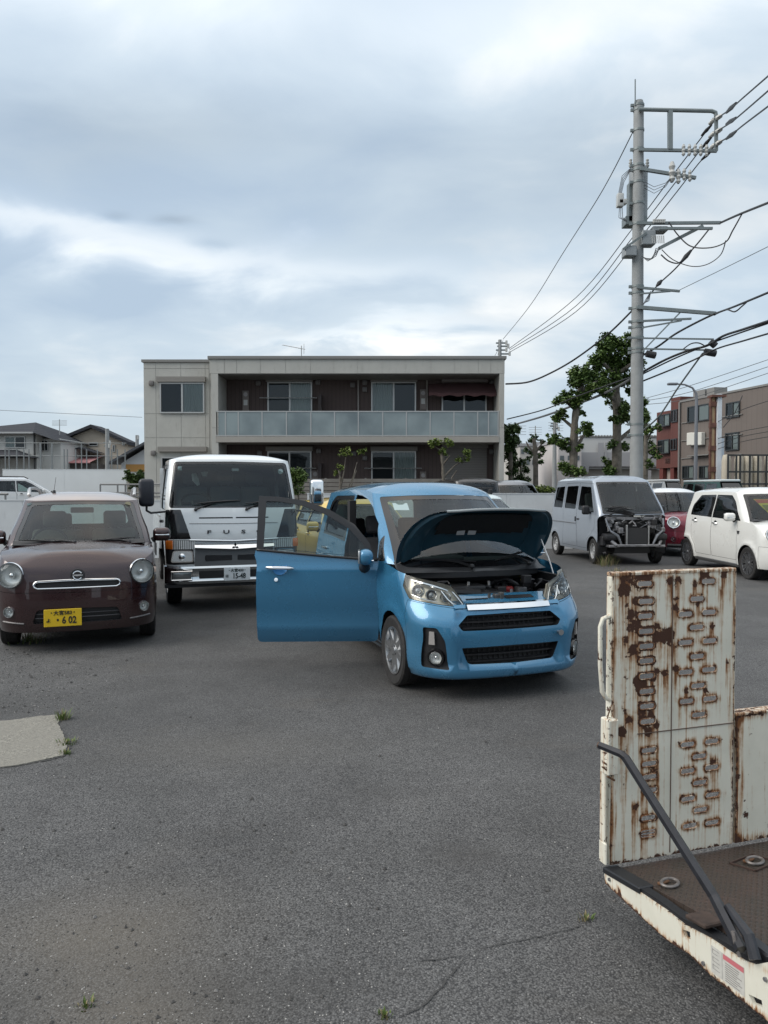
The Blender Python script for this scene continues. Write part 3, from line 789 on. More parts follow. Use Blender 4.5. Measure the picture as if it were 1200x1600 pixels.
    for i in range(-nn, nn+1):
        x = i/nn*.345; p = lo.P(lo.F(abs(x), .668)[0], .668); vs += [(x, p.y-.010, .662), (x, p.y-.018, .668), (x, p.y+.006, .704), (x, p.y+.04, .709)]
    cbm.add(vs, [(4*i+j, 4*i+4+j, 4*i+5+j, 4*i+1+j) for i in range(2*nn) for j in range(3)], 0, True); cbm.build('chrome_grille_bar', CHR, root)
    both(ru['windscreen']).build('windscreen', GL, root)
    b = both(ru['windscreen_band']); b.extend(both(ru['quarter_band'])); b.build('black_glass_border', BLKG, root)
    both(ru['rear_window']).build('rear_window', GLM, root)
    for nm, zc, hh, res_k in (('upper_grille', .575, .055, 'upper_mesh'), ('lower_grille', .335, .065, 'lower_mesh')):
        m = both(res[res_k]);
        gr = m.build(nm, pmat('grille_black', (.010, .010, .011), .6), root)
        s = MB()
        for k in range(3):
            z = zc+(k-1)*hh*0.8; pts = []
            for i in range(-12, 13):
                x = i/12*.385; u, _ = lo.F(abs(x), z); p = lo.P(u, z)+lo.N(u, z)*(-.035); pts.append(Vector((x, p.y, z)))
            for i in range(24):
                a_, b_ = pts[i], pts[i+1]; s.add([a_+Vector((0, 0, .006)), b_+Vector((0, 0, .006)), b_-Vector((0, 0, .006)), a_-Vector((0, 0, .006)), a_+Vector((0, .03, .010)), b_+Vector((0, .03, .010))], [(3, 2, 1, 0), (0, 1, 5, 4)])
        for i in range(-8, 9):
            x = i*.042; u, _ = lo.F(abs(x), zc); p = lo.P(u, zc)+lo.N(u, zc)*(-.06); s.box((x-.003, p.y-.004, zc-hh), (x+.003, p.y+.004, zc+hh))
        s.build('grille_slats', BLK, gr)
    both(res['grille_wall']).build('grille_surround', BLK, root)
    for sg in (-1, 1):
        F_ = (lambda m: m) if sg < 0 else (lambda m: m.mirrored())
        fp = F_(res['fog_pod']); fp.extend(F_(res['fog_wall'])); pod = fp.build('fog_lamp_pod', BLK, root)
        u, _ = lo.F(.59, .325); p = lo.P(u, .325); n = lo.N(u, .325)
        if sg > 0: p.x *= -1; n.x *= -1
        lamp_bowl(pod, p+n*.004, n, .047, .035, 'fog_lamp', ring=None)
        rr = MB(); rr.lathe([(.047, -.03), (.052, .004), (.062, .006), (.068, -.02)], p, n, 0, 28); rr.build('fog_lamp_ring', BLKG, pod)
        u, _ = lo.F(.615, .47); q = lo.P(u, .47); n2 = lo.N(u, .47)
        if sg > 0: q.x *= -1; n2.x *= -1
        ts = MB(); ux = Vector((0, 0, 1)).cross(n2).normalized()
        ts.prism([(-.026, -.05), (.022, -.05), (.016, .045), (-.022, .045)] if sg < 0 else [(-.022, -.05), (.026, -.05), (.022, .045), (-.016, .045)], q-n2*.008, ux, Vector((0, 0, 1)), .012)
        ts.build('turn_lamp', pmat('dull_lamp', (.55, .52, .50), .15, .5, .8), pod)
        hl = F_(res['headlight_lens']); hw = F_(res['lamp_wall'])
        # lamp inside: dark-grey housing, projector, chrome strips
        hs = MB(); hs.extend(hw)
        pts = nose[2:8] + [('F', .335, .670), ('F', .45, .692), ('F', .60, .712), ('S', .35, .732), ('S', .44, .82)]
        rb = cut_shell(lo, pts, [], grid=.04, step=.03); bk = MB(); bk.extend(rb['body'])
        kk = [Vector(a)-Vector(b)*.042 for a, b in zip(bk.v, bk.n)]; bk.v = [tuple(a) for a in kk]; hs.extend(F_(bk))
        hp = hs.build('headlight', pmat('lamp_housing', (.42, .40, .34), .35, .5), root)
        hl.build('lens', LENS, hp)
        dt = MB()
        def on(kind, a, z, d):
            u, _ = (lo.F if kind == 'F' else lo.S)(a, z); p = lo.P(u, z)+lo.N(u, z)*d; n = lo.N(u, z)
            if sg > 0: p.x *= -1; n.x *= -1
            return p, n
        for (k, a, z, r) in (('F', .655, .800, .040), ('F', .575, .775, .036)):
            p, n = on(k, a, z, -.02); n = (n+Vector((0, -.9, 0))).normalized()
            dt.lathe([(r, .0), (r*1.12, .004), (r*1.22, -.012)], p, n, 0, 24); dt.lathe([(r, 0), (r*.8, -.02), (r*.5, -.03), (.001, -.035)], p, n, 0, 24)
            dt.sphere(p-n*.012, r*.62, 1, 12)
        p, n = on('F', .475, .765, -.02); dt.lathe([(.034, .0), (.040, .004), (.044, -.01)], p, n, 0, 20); dt.sphere(p-n*.01, .022, 1, 10)
        # upper light strip and lower sweep
        def strip(path, w, d=-.006, mi=0):
            ps = [on(*q, d)[0] for q in path]; dt.tube(ps, w, mi, 8)
        strip([('F', .672, .872), ('F', .64, .862), ('F', .60, .852), ('F', .55, .838), ('F', .50, .822), ('F', .45, .804)], [.005, .009, .012, .013, .012, .008], -.010)
        strip([('F', .500, .800), ('F', .465, .74), ('F', .43, .705), ('F', .375, .695)], [.008, .010, .010, .008])
        strip([('F', .69, .765), ('F', .65, .746), ('F', .60, .732), ('F', .54, .722)], [.004, .005, .005, .003])
        strip([('F', .42, .795), ('F', .385, .745), ('F', .358, .70)], [.004, .006, .006])
        dt.build('lamp_optics', [CHR, pmat('projector_glass', (.25, .28, .30), .03, .3, 1.0)], hp)
    # ---- doors
    for sg in (-1, 1):
        F_ = (lambda m: m) if sg < 0 else (lambda m: m.mirrored())
        F_(ru['quarter_glass']).build('quarter_window', GLM, root)
        sk = F_(res['rear_door']); rd = sk.build('rear_door', BLUE, root)
        f = F_(ru['rear_door_frame']); f.extend(F_(ru['rear_trim'])); f.build('window_frame', BLKG, rd); F_(ru['rear_door_glass']).build('window', GLD, rd)
        hnd = MB(); u, _ = lo.S(2.84, .93); p = lo.P(u, .93); p.x *= -1 if sg > 0 else 1
        hnd.box((p.x-.02, 2.73, .93), (p.x+.02, 2.92, .955), 0, .008, seg=2); hnd.build('handle', CHR, rd)
    def front_door(parent, M, sgn, opened):
        F_ = (lambda m: m) if sgn < 0 else (lambda m: m.mirrored())
        sk = F_(res['door_skin'])
        dr = sk.build('front_door', BLUE, parent, M=M)
        if opened: tag(dr, 'wide open front door swung square to the car')
        inner = MB(); src = res['door_skin']; inner.v = [tuple(Vector(a)-Vector(b)*.075) for a, b in zip(src.v, src.n)]
        inner.n = [tuple(-Vector(b)) for b in src.n]; inner.f = [f[::-1] for f in src.f]; inner.m = src.m[:]; inner.sm = src.sm[:]
        # closing walls round the edge
        q = resample(inset(resample(round_poly(lo.conv(fd, True), .03), .03), .005), .05)
        A = [lo.P(a, b) for a, b in q]; Bq = [lo.P(a, b)-lo.N(a, b)*.075 for a, b in q]; k = len(A)
        inner.add(A+Bq, [(j, (j+1) % k, k+(j+1) % k, k+j) for j in range(k)], 1)
        im = F_(inner)
        im.build('door_lining', [BLK, BLUE], dr, M=M)
        fr = MB(); fr.extend(ru['door_frame']); fr.extend(ru['door_trim'])
        q = resample(inset(resample(round_poly(up.conv(df, True), .012), .03), .005), .05)
        A = [up.P(a, b) for a, b in q]; Bq = [up.P(a, b)-up.N(a, b)*.035 for a, b in q]; k = len(A)
        fr.add(A+Bq, [(j, (j+1) % k, k+(j+1) % k, k+j) for j in range(k)], 0)
        ml = [('S', 1.06, .957), ('S', 1.5, .992), ('S', 2.075, 1.047)]
        P3, _q = body_paths(lo, ml, .06); fr.tube([p+Vector((-.006, 0, .004)) for p in P3], .011, 0, 6)
        F_(fr).build('window_frame', pmat('frame_black', (.02, .02, .022), .35), dr, M=M)
        F_(ru['door_glass']).build('window', GLM, dr, M=M)
        u, _ = lo.S(1.88, .90); p = lo.P(u, .90); n = lo.N(u, .90)
        h = MB(); pts = [p+Vector((-.018, -.115, -.004)), p+Vector((-.034, -.09, 0)), p+Vector((-.038, 0, .002)), p+Vector((-.034, .085, .004)), p+Vector((-.012, .11, .004))]
        h.tube(pts, [.008, .014, .015, .014, .010], 0, 10)
        h.lathe([(.016, .0), (.016, .008), (.001, .010)], lo.P(lo.S(1.91, .80)[0], .80), n, 0, 14)
        F_(h).build('handle', CHR, dr, M=M)
        cup = MB(); cup.lathe([(.062, .0015), (.058, -.001), (.03, -.002), (.001, -.002)], p+n*.003+Vector((0, .0, 0)), n, 0, 24)
        F_(cup).build('handle_cup', pmat('blue_shade_cup', (.04, .20, .46), .4, .35, 1.0), dr, M=M)
        mm = MB(); o_ = Vector((-.835, 1.16, 1.0))
        mm.box((-.095, -.06, -.065), (.095, .06, .065), 0, .052, M=T(*o_), seg=5)
        mm.box((-.085, .045, -.055), (.085, .064, .055), 1, .02, M=T(*o_), seg=2)
        mm.box((-.09, -.066, -.030), (.075, -.045, -.020), 2, .004, M=T(*o_))
        mir = F_(mm).build('door_mirror', [BLUE, SIL, CHR], dr, M=M, sharp=60)
        fm = MB(); fm.tube([o_+Vector((.02, 0, -.05)), o_+Vector((.06, .005, -.085)), Vector((-.72, 1.17, .90))], [.035, .034, .05], 0, 10)
        F_(fm).build('mirror_foot', BLK, mir, M=M, sharp=60)
        return dr
    hinge = Vector((-.715, 1.055, 0))
    front_door(root, T(*hinge) @ RZ(R(BLUE_DOOR)) @ T(*(-hinge)), -1, True)
    front_door(root, Matrix.Identity(4), 1, False)
    # ---- bonnet
    ycow = .60
    spine = curve([(.15, .83), (.35, .90), (.60, .985), (.8, 1.0)])
    hp_ = [(.65, .80, .955), (.668, .64, .935), (.655, .49, .905), (.61, .35, .865), (.53, .235, .815), (.44, .17, .765), (.34, .145, .738), (.2, .125, .722), (0, .12, .72)]
    cu = [Vector((-a, b_, c)) for a, b_, c in hp_]; B = []
    for i in range(len(cu)-1):
        p0, p1, p2, p3 = cu[max(i-1, 0)], cu[i], cu[i+1], cu[min(i+2, len(cu)-1)]
        for j in range(6):
            t = j/6; B.append(0.5*((2*p1)+(p2-p0)*t+(2*p0-5*p1+4*p2-p3)*t*t+(3*p1-p0-3*p2+p3)*t**3))
    B.append(cu[-1])
    C = [Vector((0, .30+(ycow-.30)*min(1, max(0, (b_.y-.12)/.68)), 0)) for b_ in B]
    for c in C: c.z = spine(c.y)
    rise = lambda t: 1-(1-t)**2.4
    ts = [0, .015, .04, .08, .14, .22, .32, .45, .6, .8, 1.0]
    hm = both(ring_mesh(B, C, rise, ts, bow=.22), True)
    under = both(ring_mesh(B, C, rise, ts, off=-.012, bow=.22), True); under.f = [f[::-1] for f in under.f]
    mid = both(ring_mesh(B, C, rise, [.15, .2, .25, .30, .35, .4, .45, .5, .55, .6, .65, .7, .75, .8, .85, .9, .95, 1.0], off=-.030, bow=.22), True); mid.f = [f[::-1] for f in mid.f if all(.25 < mid.v[i][1] < .50 and abs(mid.v[i][0]) < .42 for i in f)]; mid.m = [0]*len(mid.f); mid.sm = [True]*len(mid.f)
    hz_ = Vector((0, .80, .955)); MH = T(*hz_) @ RX(R(-BLUE_HOOD)) @ T(*(-hz_))
    bon = hm.build('bonnet', BLUE, root, M=MH, sharp=60); tag(bon, 'raised bonnet propped open, dark underside showing')
    fr = under
    # stiffening frame rim between outer sheet and the mat
    n_ = len(B)
    st = MB(); r0 = ring_mesh(B, C, rise, [.05, .08, .28, .31], bow=.22); vv = r0.v
    vs2 = []
    for k_, dz in enumerate((-.013, -.040, -.040, -.013)):
        vs2 += [(v[0], v[1], v[2]+dz) for v in vv[k_*n_:(k_+1)*n_]]
    st.add(vs2, [(r_*n_+i, (r_+1)*n_+i, (r_+1)*n_+i+1, r_*n_+i+1) for r_ in range(3) for i in range(n_-1)], 0, True)
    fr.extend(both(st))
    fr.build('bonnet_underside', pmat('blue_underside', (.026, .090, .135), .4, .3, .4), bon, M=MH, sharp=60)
    mid.build('bonnet_mat', pmat('mat_black', (.012, .013, .015), .85, bump=.4, bscale=120), bon, M=MH)
    eg = MB(); eg.tube([p+Vector((0, -.004, -.012)) for p in B if abs(p.x) < .43]+[Vector((-p.x, p.y-.004, p.z-.012)) for p in reversed(B) if abs(p.x) < .43], .011, 0, 8); eg.build('bonnet_edge_highlight', pmat('edge_highlight', (.30, .33, .34), .4), bon, M=MH)  # pale bead paints in the sky highlight along the raised front edge
    lb = MB()
    for (x, w_) in ((-.20, .07), (-.10, .07)): lb.box((x, .45, .915), (x+w_, .50, .918), 0)
    lb.build('bonnet_labels', pmat('label_white', (.5, .5, .5), .5), bon, M=MH)
    tp = MB()
    hole = lambda x, y, r: tp.lathe([(.001, -.0), (r, 0)], (x, y, spine(y)*0+.825), (0, 0, -1), 0, 12)
    # hood stay
    s2 = MB(); s2.tube([(.575, .40, .87), (.572, .46, .98), (.555, .56, 1.14)], .006, 0, 6); s2.build('bonnet_stay', SIL, root)
    # ---- engine bay
    eb = MB()
    eb.box((-.62, .20, .34), (.62, .84, .38)); eb.box((-.62, .80, .36), (.62, .84, .93))
    for sg in (-1, 1): eb.box((sg*.60, .40, .36), (sg*.64, .84, .86)); eb.box((sg*.50, .34, .36), (sg*.60, .60, .70), 0, .03)
    eb.box((-.35, .22, .36), (.35, .25, .66))
    eb.build('engine_bay', pmat('bay_black', (.010, .010, .011), .7), root)
    rs = MB()
    rs.prism([(.10, .68), (.12, .702), (.30, .748), (.34, .70)], (0, 0, 0), (0, 1, 0), (0, 0, 1), .88)
    rs.box((-.44, .28, .60), (.44, .30, .70), 0)
    for sg in (-1, 1): rs.box((sg*.44, .18, .62), (sg*.52, .36, .69), 0, .01)
    rp = rs.build('radiator_support', BLUE, root)
    h2 = MB(); MS = T(0, .12, .702) @ RX(math.atan2(.046, .18)); h2.box((.03, .07, -.001), (.27, .13, .004), 0, M=MS); h2.box((-.30, .08, -.001), (-.12, .10, .004), 0, M=MS)
    h2.build('support_slots', BLK, rp)
    la = MB(); la.box((-.06, .20, .715), (.0, .25, .755), 0, .006); la.cyl((-.10, .22, .71), (-.10, .22, .76), .012); la.box((-.02, .19, .71), (.015, .23, .768), 0, .005)
    for sg in (-1, 1): la.box((sg*.385, .22, .69), (sg*.42, .26, .765), 0, .01)
    la.build('bonnet_latch', pmat('latch_dark', (.09, .09, .09), .5, .5), rp)
    en = MB()
    en.box((-.34, .36, .55), (.10, .66, .76), 0, .03, seg=2); en.box((-.30, .42, .74), (-.02, .62, .80), 0, .02, seg=2)
    en.box((-.52, .34, .50), (-.36, .60, .72), 1, .03, seg=2); en.tube([(-.44, .30, .66), (-.42, .36, .74), (-.30, .40, .76), (-.1, .38, .74)], .035, 1, 10)
    en.box((-.22, .28, .52), (.08, .37, .68), 1, .03, seg=2)
    for x in (-.16, .02): en.cyl((x, .46, .79), (x, .46, .825), .011, 2, 8)
    en.cyl((.0, .33, .66), (.0, .33, .71), .03, 0)
    e_ = en.build('engine', [pmat('engine_plastic', (.010, .010, .011), .45), BLK, SIL], root)
    bt = MB(); bt.box((.16, .34, .52), (.34, .47, .70), 0, .008); bt.box((.155, .335, .70), (.345, .475, .73), 1, .008)
    bt.cyl((.19, .40, .73), (.19, .40, .76), .012, 2); bt.box((.20, .50, .72), (.27, .55, .765), 3, .015, seg=2)
    bt.build('battery', [BLK, pmat('battery_top', (.06, .06, .065), .4), GRYM, pmat('dull_red', (.25, .02, .02), .5)], root)
    hs = MB()
    rnd = random.Random(5)
    for k in range(16):
        x = rnd.uniform(-.5, .55); y = rnd.uniform(.3, .7); z = rnd.uniform(.66, .80)
        pts = [(x, y, z)]
        for j in range(4): pts.append((pts[-1][0]+rnd.uniform(-.09, .09), pts[-1][1]+rnd.uniform(-.06, .06), min(.83, max(.6, pts[-1][2]+rnd.uniform(-.05, .05)))))
        hs.tube(pts, rnd.choice((.006, .010, .016)), 0, 6)
    for k in range(14):
        x = rnd.uniform(.1, .58); y = rnd.uniform(.35, .75); z = rnd.uniform(.66, .84); s_ = rnd.uniform(.012, .04)
        hs.box((x-s_, y-s_, z-s_), (x+s_, y+s_, z+s_), rnd.choice((0, 0, 0, 1)), .006)
    hs.build('engine_hoses', [BLK, GRYM], root)
    ys = MB(); ys.tube([(.40, .62, .80), (.40, .60, .86)], .006); ys.box((.37, .60, .86), (.44, .625, .885), 0, .008, seg=2); ys.build('dipstick', pmat('yellow_plastic', (.6, .52, .02), .4), root)
    # ---- cowl, wipers
    cw = MB(); 
    pts = []
    for i in range(-14, 15):
        x = i/14*.66; k = (abs(x)/.7375)**2; yb = .60+.22*k; pts.append((x, yb))
    vs = []
    for x, yb in pts: vs += [(x, yb-.10-.02, .905-.02*abs(x)), (x, yb-.02, .915), (x, yb+.05, .965)]
    cw.add(vs, [(3*i, 3*i+3, 3*i+4, 3*i+1) for i in range(28)] + [(3*i+1, 3*i+4, 3*i+5, 3*i+2) for i in range(28)], 0, True)
    vs = []
    pts = [(x*.88, yb) for x, yb in pts]
    for x, yb in pts: vs += [(x, yb-.125, .905-.02*abs(x)), (x, yb-.12, .86-.02*abs(x)), (x, yb-.06, .82)]
    cw.add(vs, [(3*i+1, 3*i+4, 3*i+3, 3*i) for i in range(28)] + [(3*i+2, 3*i+5, 3*i+4, 3*i+1) for i in range(28)], 0, True)
    cw.build('cowl_panel', pmat('cowl_black', (.028, .029, .032), .42), root)
    def ws(x, f, lift=.022):   # a point on the windscreen
        z = .95+f*.5; u, _ = up.F(abs(x), z); p = up.P(u, z)+up.N(u, z)*lift; return Vector((x, p.y, z))
    wiper(root, (-.08, .56, .935), ws(-.28, .06), ws(-.02, .035))
    wiper(root, (.50, .66, .935), ws(.36, .10), ws(.16, .04))
    # ---- interior
    it = MB()
    it.box((-.66, .84, .22), (.66, 3.25, .30)); it.box((-.66, .83, .3), (.66, .86, .95)); it.box((-.60, 2.9, .3), (.60, 3.2, .92), 0, .05)
    it.box((-.655, .86, .62), (.655, 1.22, .955), 0, .06, seg=3); it.box((-.1, 1.1, .45), (.1, 1.32, .80), 0, .03); it.box((-.30, .90, .94), (.02, 1.10, .99), 0, .03, seg=2)
    it.box((-.665, 2.07, .25), (-.60, 2.15, 1.45), 0)
    it.build('dashboard', pmat('dash_black', (.022, .022, .024), .7), root)
    for x in (-.34, .34):
        seat_mb(x, 1.95, .40, w=.50, h=.60).build('front_seat', SEAT, root)
    m = seat_mb(-.33, 2.85, .42, w=.58, h=.52); m.extend(seat_mb(.33, 2.85, .42, w=.58, h=.52)); m.build('rear_seat', SEAT, root)
    steering_wheel(root, -.34, 1.38, .93)
    m = MB(); m.box((-.12, 1.30, 1.36), (.12, 1.325, 1.43), 0, .01); m.build('rear_view_mirror', BLK, root)
    m = MB(); a_ = ws(-.52, .98, -.01); m.add([ws(-.47, .97, -.01), ws(-.35, .97, -.01), ws(-.36, .85, -.01), ws(-.48, .85, -.01)], [(3, 2, 1, 0)]); m.build('windscreen_sticker', pmat('pale_sticker', (.35, .45, .45), .5), root)
    underbody(root, 3.3, .66, .19, .30, (FW, RW), .34)
    tw = MB(); u, _ = lo.F(.40, .47); p = lo.P(u, .47); tw.cyl((.40, p.y-.035, .47), (.40, p.y+.01, .47), .012); tw.lathe([(.0, .0), (.022, 0), (.022, .006), (0, .006)], (.40, p.y-.04, .47), (0, -1, 0), 0, 12); tw.build('tow_eye', SIL, root)
    for yw in (FW, RW):
        for sg in (-1, 1): make_wheel(root, sg*.655, yw, .278, .155, .188, 8, SIL, sg, style='alloy')
    return root
BLUE_LOC = (.97, 5.46, 0); BLUE_ROT = 19; BLUE_DOOR = 73; BLUE_HOOD = 58
blue_car()
# ---------------------------------------------------------------- closed-bonnet cars on the same system
class Car: pass
def wagon(name, label, loc, rot, col, S, roofmat=None, group=None, cat='car'):
    """S: dict of measures; returns root, shells for the nose details"""
    root = empty(name, loc, R(rot), label, cat, group)
    g = lambda k, d: S.get(k, d)
    L, w = g('L', 3.395), g('w', .7375); H = g('H', 1.6); sc = w/.7375
    FW, RW, wr = g('FW', .68), g('RW', 3.08), g('wr', .278)
    bz0, bz1 = g('bz0', .97), g('bz1', 1.06); zs = g('zs', .20)
    tz = g('tz', H-.12)
    prof = curve([(a, b*sc) for a, b in g('prof', [(0.15, .675), (0.25, .705), (.45, .730), (.62, .7375), (.80, .732), (bz0, .710), (bz0+.12, .690), (tz-.18, .640), (tz, .600), (tz+.12, .57)])])
    fl = g('flare', .014)
    def W(y, z): return prof(z)+fl*sum(math.exp(-((math.hypot(y-c, z-wr)-wr*1.2)/.05)**2) for c in (FW, RW))
    yf = curve(g('yf', [(0.14, .05), (.22, .01), (.30, .0), (.45, -.005), (.60, .01), (.75, .03), (.85, .07), (.95, .16), (1.05, .40)]))
    yr = curve(g('yr', [(.2, L-.05), (.5, L), (.9, L-.02), (1.1, L-.04), (tz, L-.16), (tz+.15, L-.22)]))
    lo = Shell(L, w, g('Rf', .28), g('Rr', .2), yf, yr, W, bow=lambda z: g('bow', .10), decay=.45)
    c0, c1 = g('c0', .58), g('c1', 1.25)           # windscreen centre line at the cowl and at the header
    bu = g('bowu', .16)
    up = Shell(g('Lu', L-.7), w, g('Rfu', .16), g('Rr', .2), curve([(bz0-.05, c0-.04), (bz0, c0), ((bz0+tz)/2, (c0+c1)/2-.02), (tz, c1), (tz+.1, c1+.12)]), yr, W, bow=lambda z: bu, decay=.35)
    yc = c0+bu+.03
    bz = lambda y: bz0+(bz1-bz0)*(y-yc)/(L-.2-yc)
    belt = [('S', y, bz(y)) for y in (L-.2, L*.75, L*.62, L*.45, yc+.1)]
    nose = g('nose', [('S', yc, bz0-.005), ('S', yc-.25, bz0-.035), ('S', .35, bz0-.07), ('F', .58*sc, bz0-.10), ('F', .40*sc, bz0-.11), ('F', 0, bz0-.115)])
    outer = [('F', 0, zs), ('F', .58*sc, zs), ('S', .34, zs), ('S', 1.2, zs), ('S', L-.5, zs), ('S', L-.15, zs+.02), ('B', 0, zs+.03), ('B', 0, bz1)] + belt + nose
    dz = zs+.08; y1, y2, y3 = g('doors', (1.07, 2.08, 2.95))
    rd = [('S', y2+.01, dz), ('S', y2+.02, bz(y2)+.05), ('S', y3, bz(y3)+.06), ('S', y3+.02, .80), ('S', min(y3, RW-wr*.75), wr*2.25), ('S', RW-wr*1.35, .45), ('S', RW-wr*1.42, dz)]
    pan = [Panel('x', arch(FW, wr, wr*1.13, zs-.001), drop=True, wall='arch_liner', walld=-.22, r=0, skipz=zs+.01),
           Panel('x', arch(RW, wr, wr*1.11, zs-.001), drop=True, wall='arch_liner', walld=-.22, r=0, skipz=zs+.01),
           Panel('door', [('S', y1, dz), ('S', y1-.015, .6), ('S', y1, bz(y1)+.04), ('S', y2, bz(y2)+.04), ('S', y2, dz)], gap=.006, r=.03),
           Panel('rear_door', rd, gap=.006, r=.03)] + (g('nose_panels', None) or (lambda lo: []))(lo)
    res = cut_shell(lo, outer, pan, grid=g('grid', .065), step=.045)
    top = [('B', 0, tz+.01), ('S', L-.40, tz+.02), ('S', L*.62, tz+.035), ('S', c1+bu+.2, tz+.025), ('S', c1+bu+.03, tz+.01), ('F', .47*sc, tz+.005), ('F', .25*sc, tz+.01), ('F', 0, tz+.012)]
    upo = [('F', 0, bz0-.03), ('F', .62*sc, bz0-.03), ('S', yc-.02, bz0-.01)] + belt[::-1] + [('B', 0, bz1)] + top
    gt = tz-.045
    a0 = yc+.20; slope = (c1+bu-yc+.04)/(tz-bz0)
    def pil(z, o): return yc+o+(z-bz0)*slope
    yb = y2
    fd = [('S', a0-.06, bz(a0)-.02), ('S', pil(bz0+.16, .15), bz0+.16), ('S', pil(gt-.12, .15), gt-.10), ('S', pil(gt, .20), gt+.015), ('S', yb, gt+.02), ('S', yb, bz(yb)-.02)]
    fg = [('S', a0+.01, bz(a0)+.015), ('S', pil(bz0+.16, .23), bz0+.13), ('S', pil(gt-.12, .23), gt-.15), ('S', pil(gt, .26), gt-.035), ('S', yb-.06, gt-.03), ('S', yb-.05, bz(yb)+.02)]
    r0, r1 = g('rw', (L-.50, L-.40))
    rf = [('S', yb+.03, bz(yb)-.02), ('S', yb+.03, gt+.02), ('S', r0, gt+.01), ('S', r1, bz(r1)+.2), ('S', r1+.02, bz(r1)-.02)]
    rg = [('S', yb+.08, bz(yb)+.025), ('S', yb+.08, gt-.03), ('S', r0-.05, gt-.035), ('S', r1-.05, bz(r1)+.2), ('S', r1-.04, bz(r1)+.03)]
    pu = [Panel('windscreen_band', [('F', 0, bz0-.05), ('F', .66*sc, bz0-.05), ('F', .54*sc, tz-.012), ('F', .3*sc, tz-.004), ('F', 0, tz)], r=.04, off=-.002),
          Panel('windscreen', [('F', 0, bz0+.02), ('F', .60*sc, bz0+.03), ('F', .50*sc, tz-.045), ('F', .3*sc, tz-.035), ('F', 0, tz-.03)], r=.05, off=-.004),
          Panel('front_frame', fd, r=.03, gap=.004), Panel('front_glass', fg, r=.04, off=-.008, wall='trim'),
          Panel('rear_frame', rf, r=.05, gap=.004), Panel('rear_glass', rg, r=.05, off=-.008, wall='trim'),
          Panel('rear_window', [('B', 0, bz1+.06), ('B', .52*sc, bz1+.06), ('B', .46*sc, tz-.08), ('B', 0, tz-.07)], off=-.006, r=.05)]
    ru = cut_shell(up, upo, pu, grid=.07, step=.045)
    b = both(res['body']); b.build('body_shell', col, root)
    gm = both(ru['body']); gm.build('pillars', g('pillar_mat', col), root)
    s = both(res['gap']); s.extend(both(ru['gap'])); s.extend(both(res['arch_liner'])); s.build('seams', BLK, root)
    roof_cap(root, up, top, c1+bu+.35, L-.55, curve([(c1, H-.03), (c1+.5, H), (L*.7, H), (L-.4, H-.03)]), roofmat or col)
    both(ru['windscreen']).build('windscreen', GL, root)
    both(ru['windscreen_band']).build('black_glass_border', BLKG, root)
    both(ru['rear_window']).build('rear_window', g('rear_glass', GLD), root)
    fm = g('frame_mat', BLKG)
    for sg in (-1, 1):
        F_ = (lambda m: m) if sg < 0 else (lambda m: m.mirrored())
        d = F_(res['door']).build('front_door', col, root); f = F_(ru['front_frame']); f.extend(F_(ru['trim'])) ; f.build('window_frame', fm, d); F_(ru['front_glass']).build('window', GLM, d)
        d2 = F_(res['rear_door']).build('rear_door', col, root); F_(ru['rear_frame']).build('window_frame', fm, d2); F_(ru['rear_glass']).build('window', g('rear_glass', GLD), d2)
        for dd, yy in ((d, y2-.16), (d2, y3-.14)):
            u, _ = lo.S(yy, bz(yy)-.10); p = lo.P(u, bz(yy)-.10); h = MB()
            h.tube([p+Vector((-.008, -.085, 0)), p+Vector((-.035, -.06, 0)), p+Vector((-.038, .05, .002)), p+Vector((-.008, .08, .002))], [.009, .013, .013, .009], 0, 8)
            h.lathe([(.055, .001), (.05, -.001), (.001, -.002)], p+Vector((-.002, 0, 0)), (-1, 0, 0), 1, 20)
            F_(h).build('handle', [g('handle_mat', col), BLK], dd)
        o_ = Vector((sg*(w+.10), yc+.30, bz0+.07))
        door_mirror(d, o_, g('mirror_mat', col), sg, .19, .15, .12, foot=(.10, .02, -.07))
    ycow = c0
    spine = curve([(-.1, bz0-.115), (.14, bz0-.03), (.35, bz0), (c0, bz0+.04), (c0+.3, bz0+.05)])
    B, C = hood_cap(lo, nose, ycow, spine, None)
    if not S.get('nohood'):
        hm = both(ring_mesh(B, C, lambda t: 1-(1-t)**g('hoodp', 2.4), [0, .015, .04, .08, .14, .22, .32, .45, .6, .8, 1.0], off=-.003), True)
        hm.build('bonnet', col, root, sharp=60)
        cw = MB(); vs = []
        for i in range(-12, 13):
            x = i/12*.64*sc; k = (x/w)**2*bu; vs += [(x, c0+k-.10, bz0+.012), (x, c0+k-.03, bz0+.0), (x, c0+k+.05, bz0+.045)]
        cw.add(vs, [(3*i, 3*i+3, 3*i+4, 3*i+1) for i in range(24)]+[(3*i+1, 3*i+4, 3*i+5, 3*i+2) for i in range(24)], 0, True); cw.build('cowl_panel', BLK, root)
    def ws(x, f, lift=.018):
        z = bz0+f*(tz-bz0); u, _ = up.F(abs(x), z); p = up.P(u, z)+up.N(u, z)*lift; return Vector((x, p.y, z))
    wiper(root, (-.05*sc, c0-.03, bz0+.035), ws(-.30*sc, .09), ws(-.02, .05)); wiper(root, (.48*sc, c0+.06, bz0+.02), ws(.28*sc, .10), ws(.02*sc, .06))
    it = MB(); dm = g('dash', BLK)
    it.box((-w+.08, yc, zs+.06), (w-.08, L-.12, zs+.12)); it.box((-w+.10, yc-.05, .3), (w-.10, yc+.36, bz0-.02), 0, .06, seg=2); it.box((-w+.12, L-.45, .3), (w-.12, L-.15, .85), 0, .04)
    it.build('dashboard', dm, root)
    sm = g('seat', SEAT)
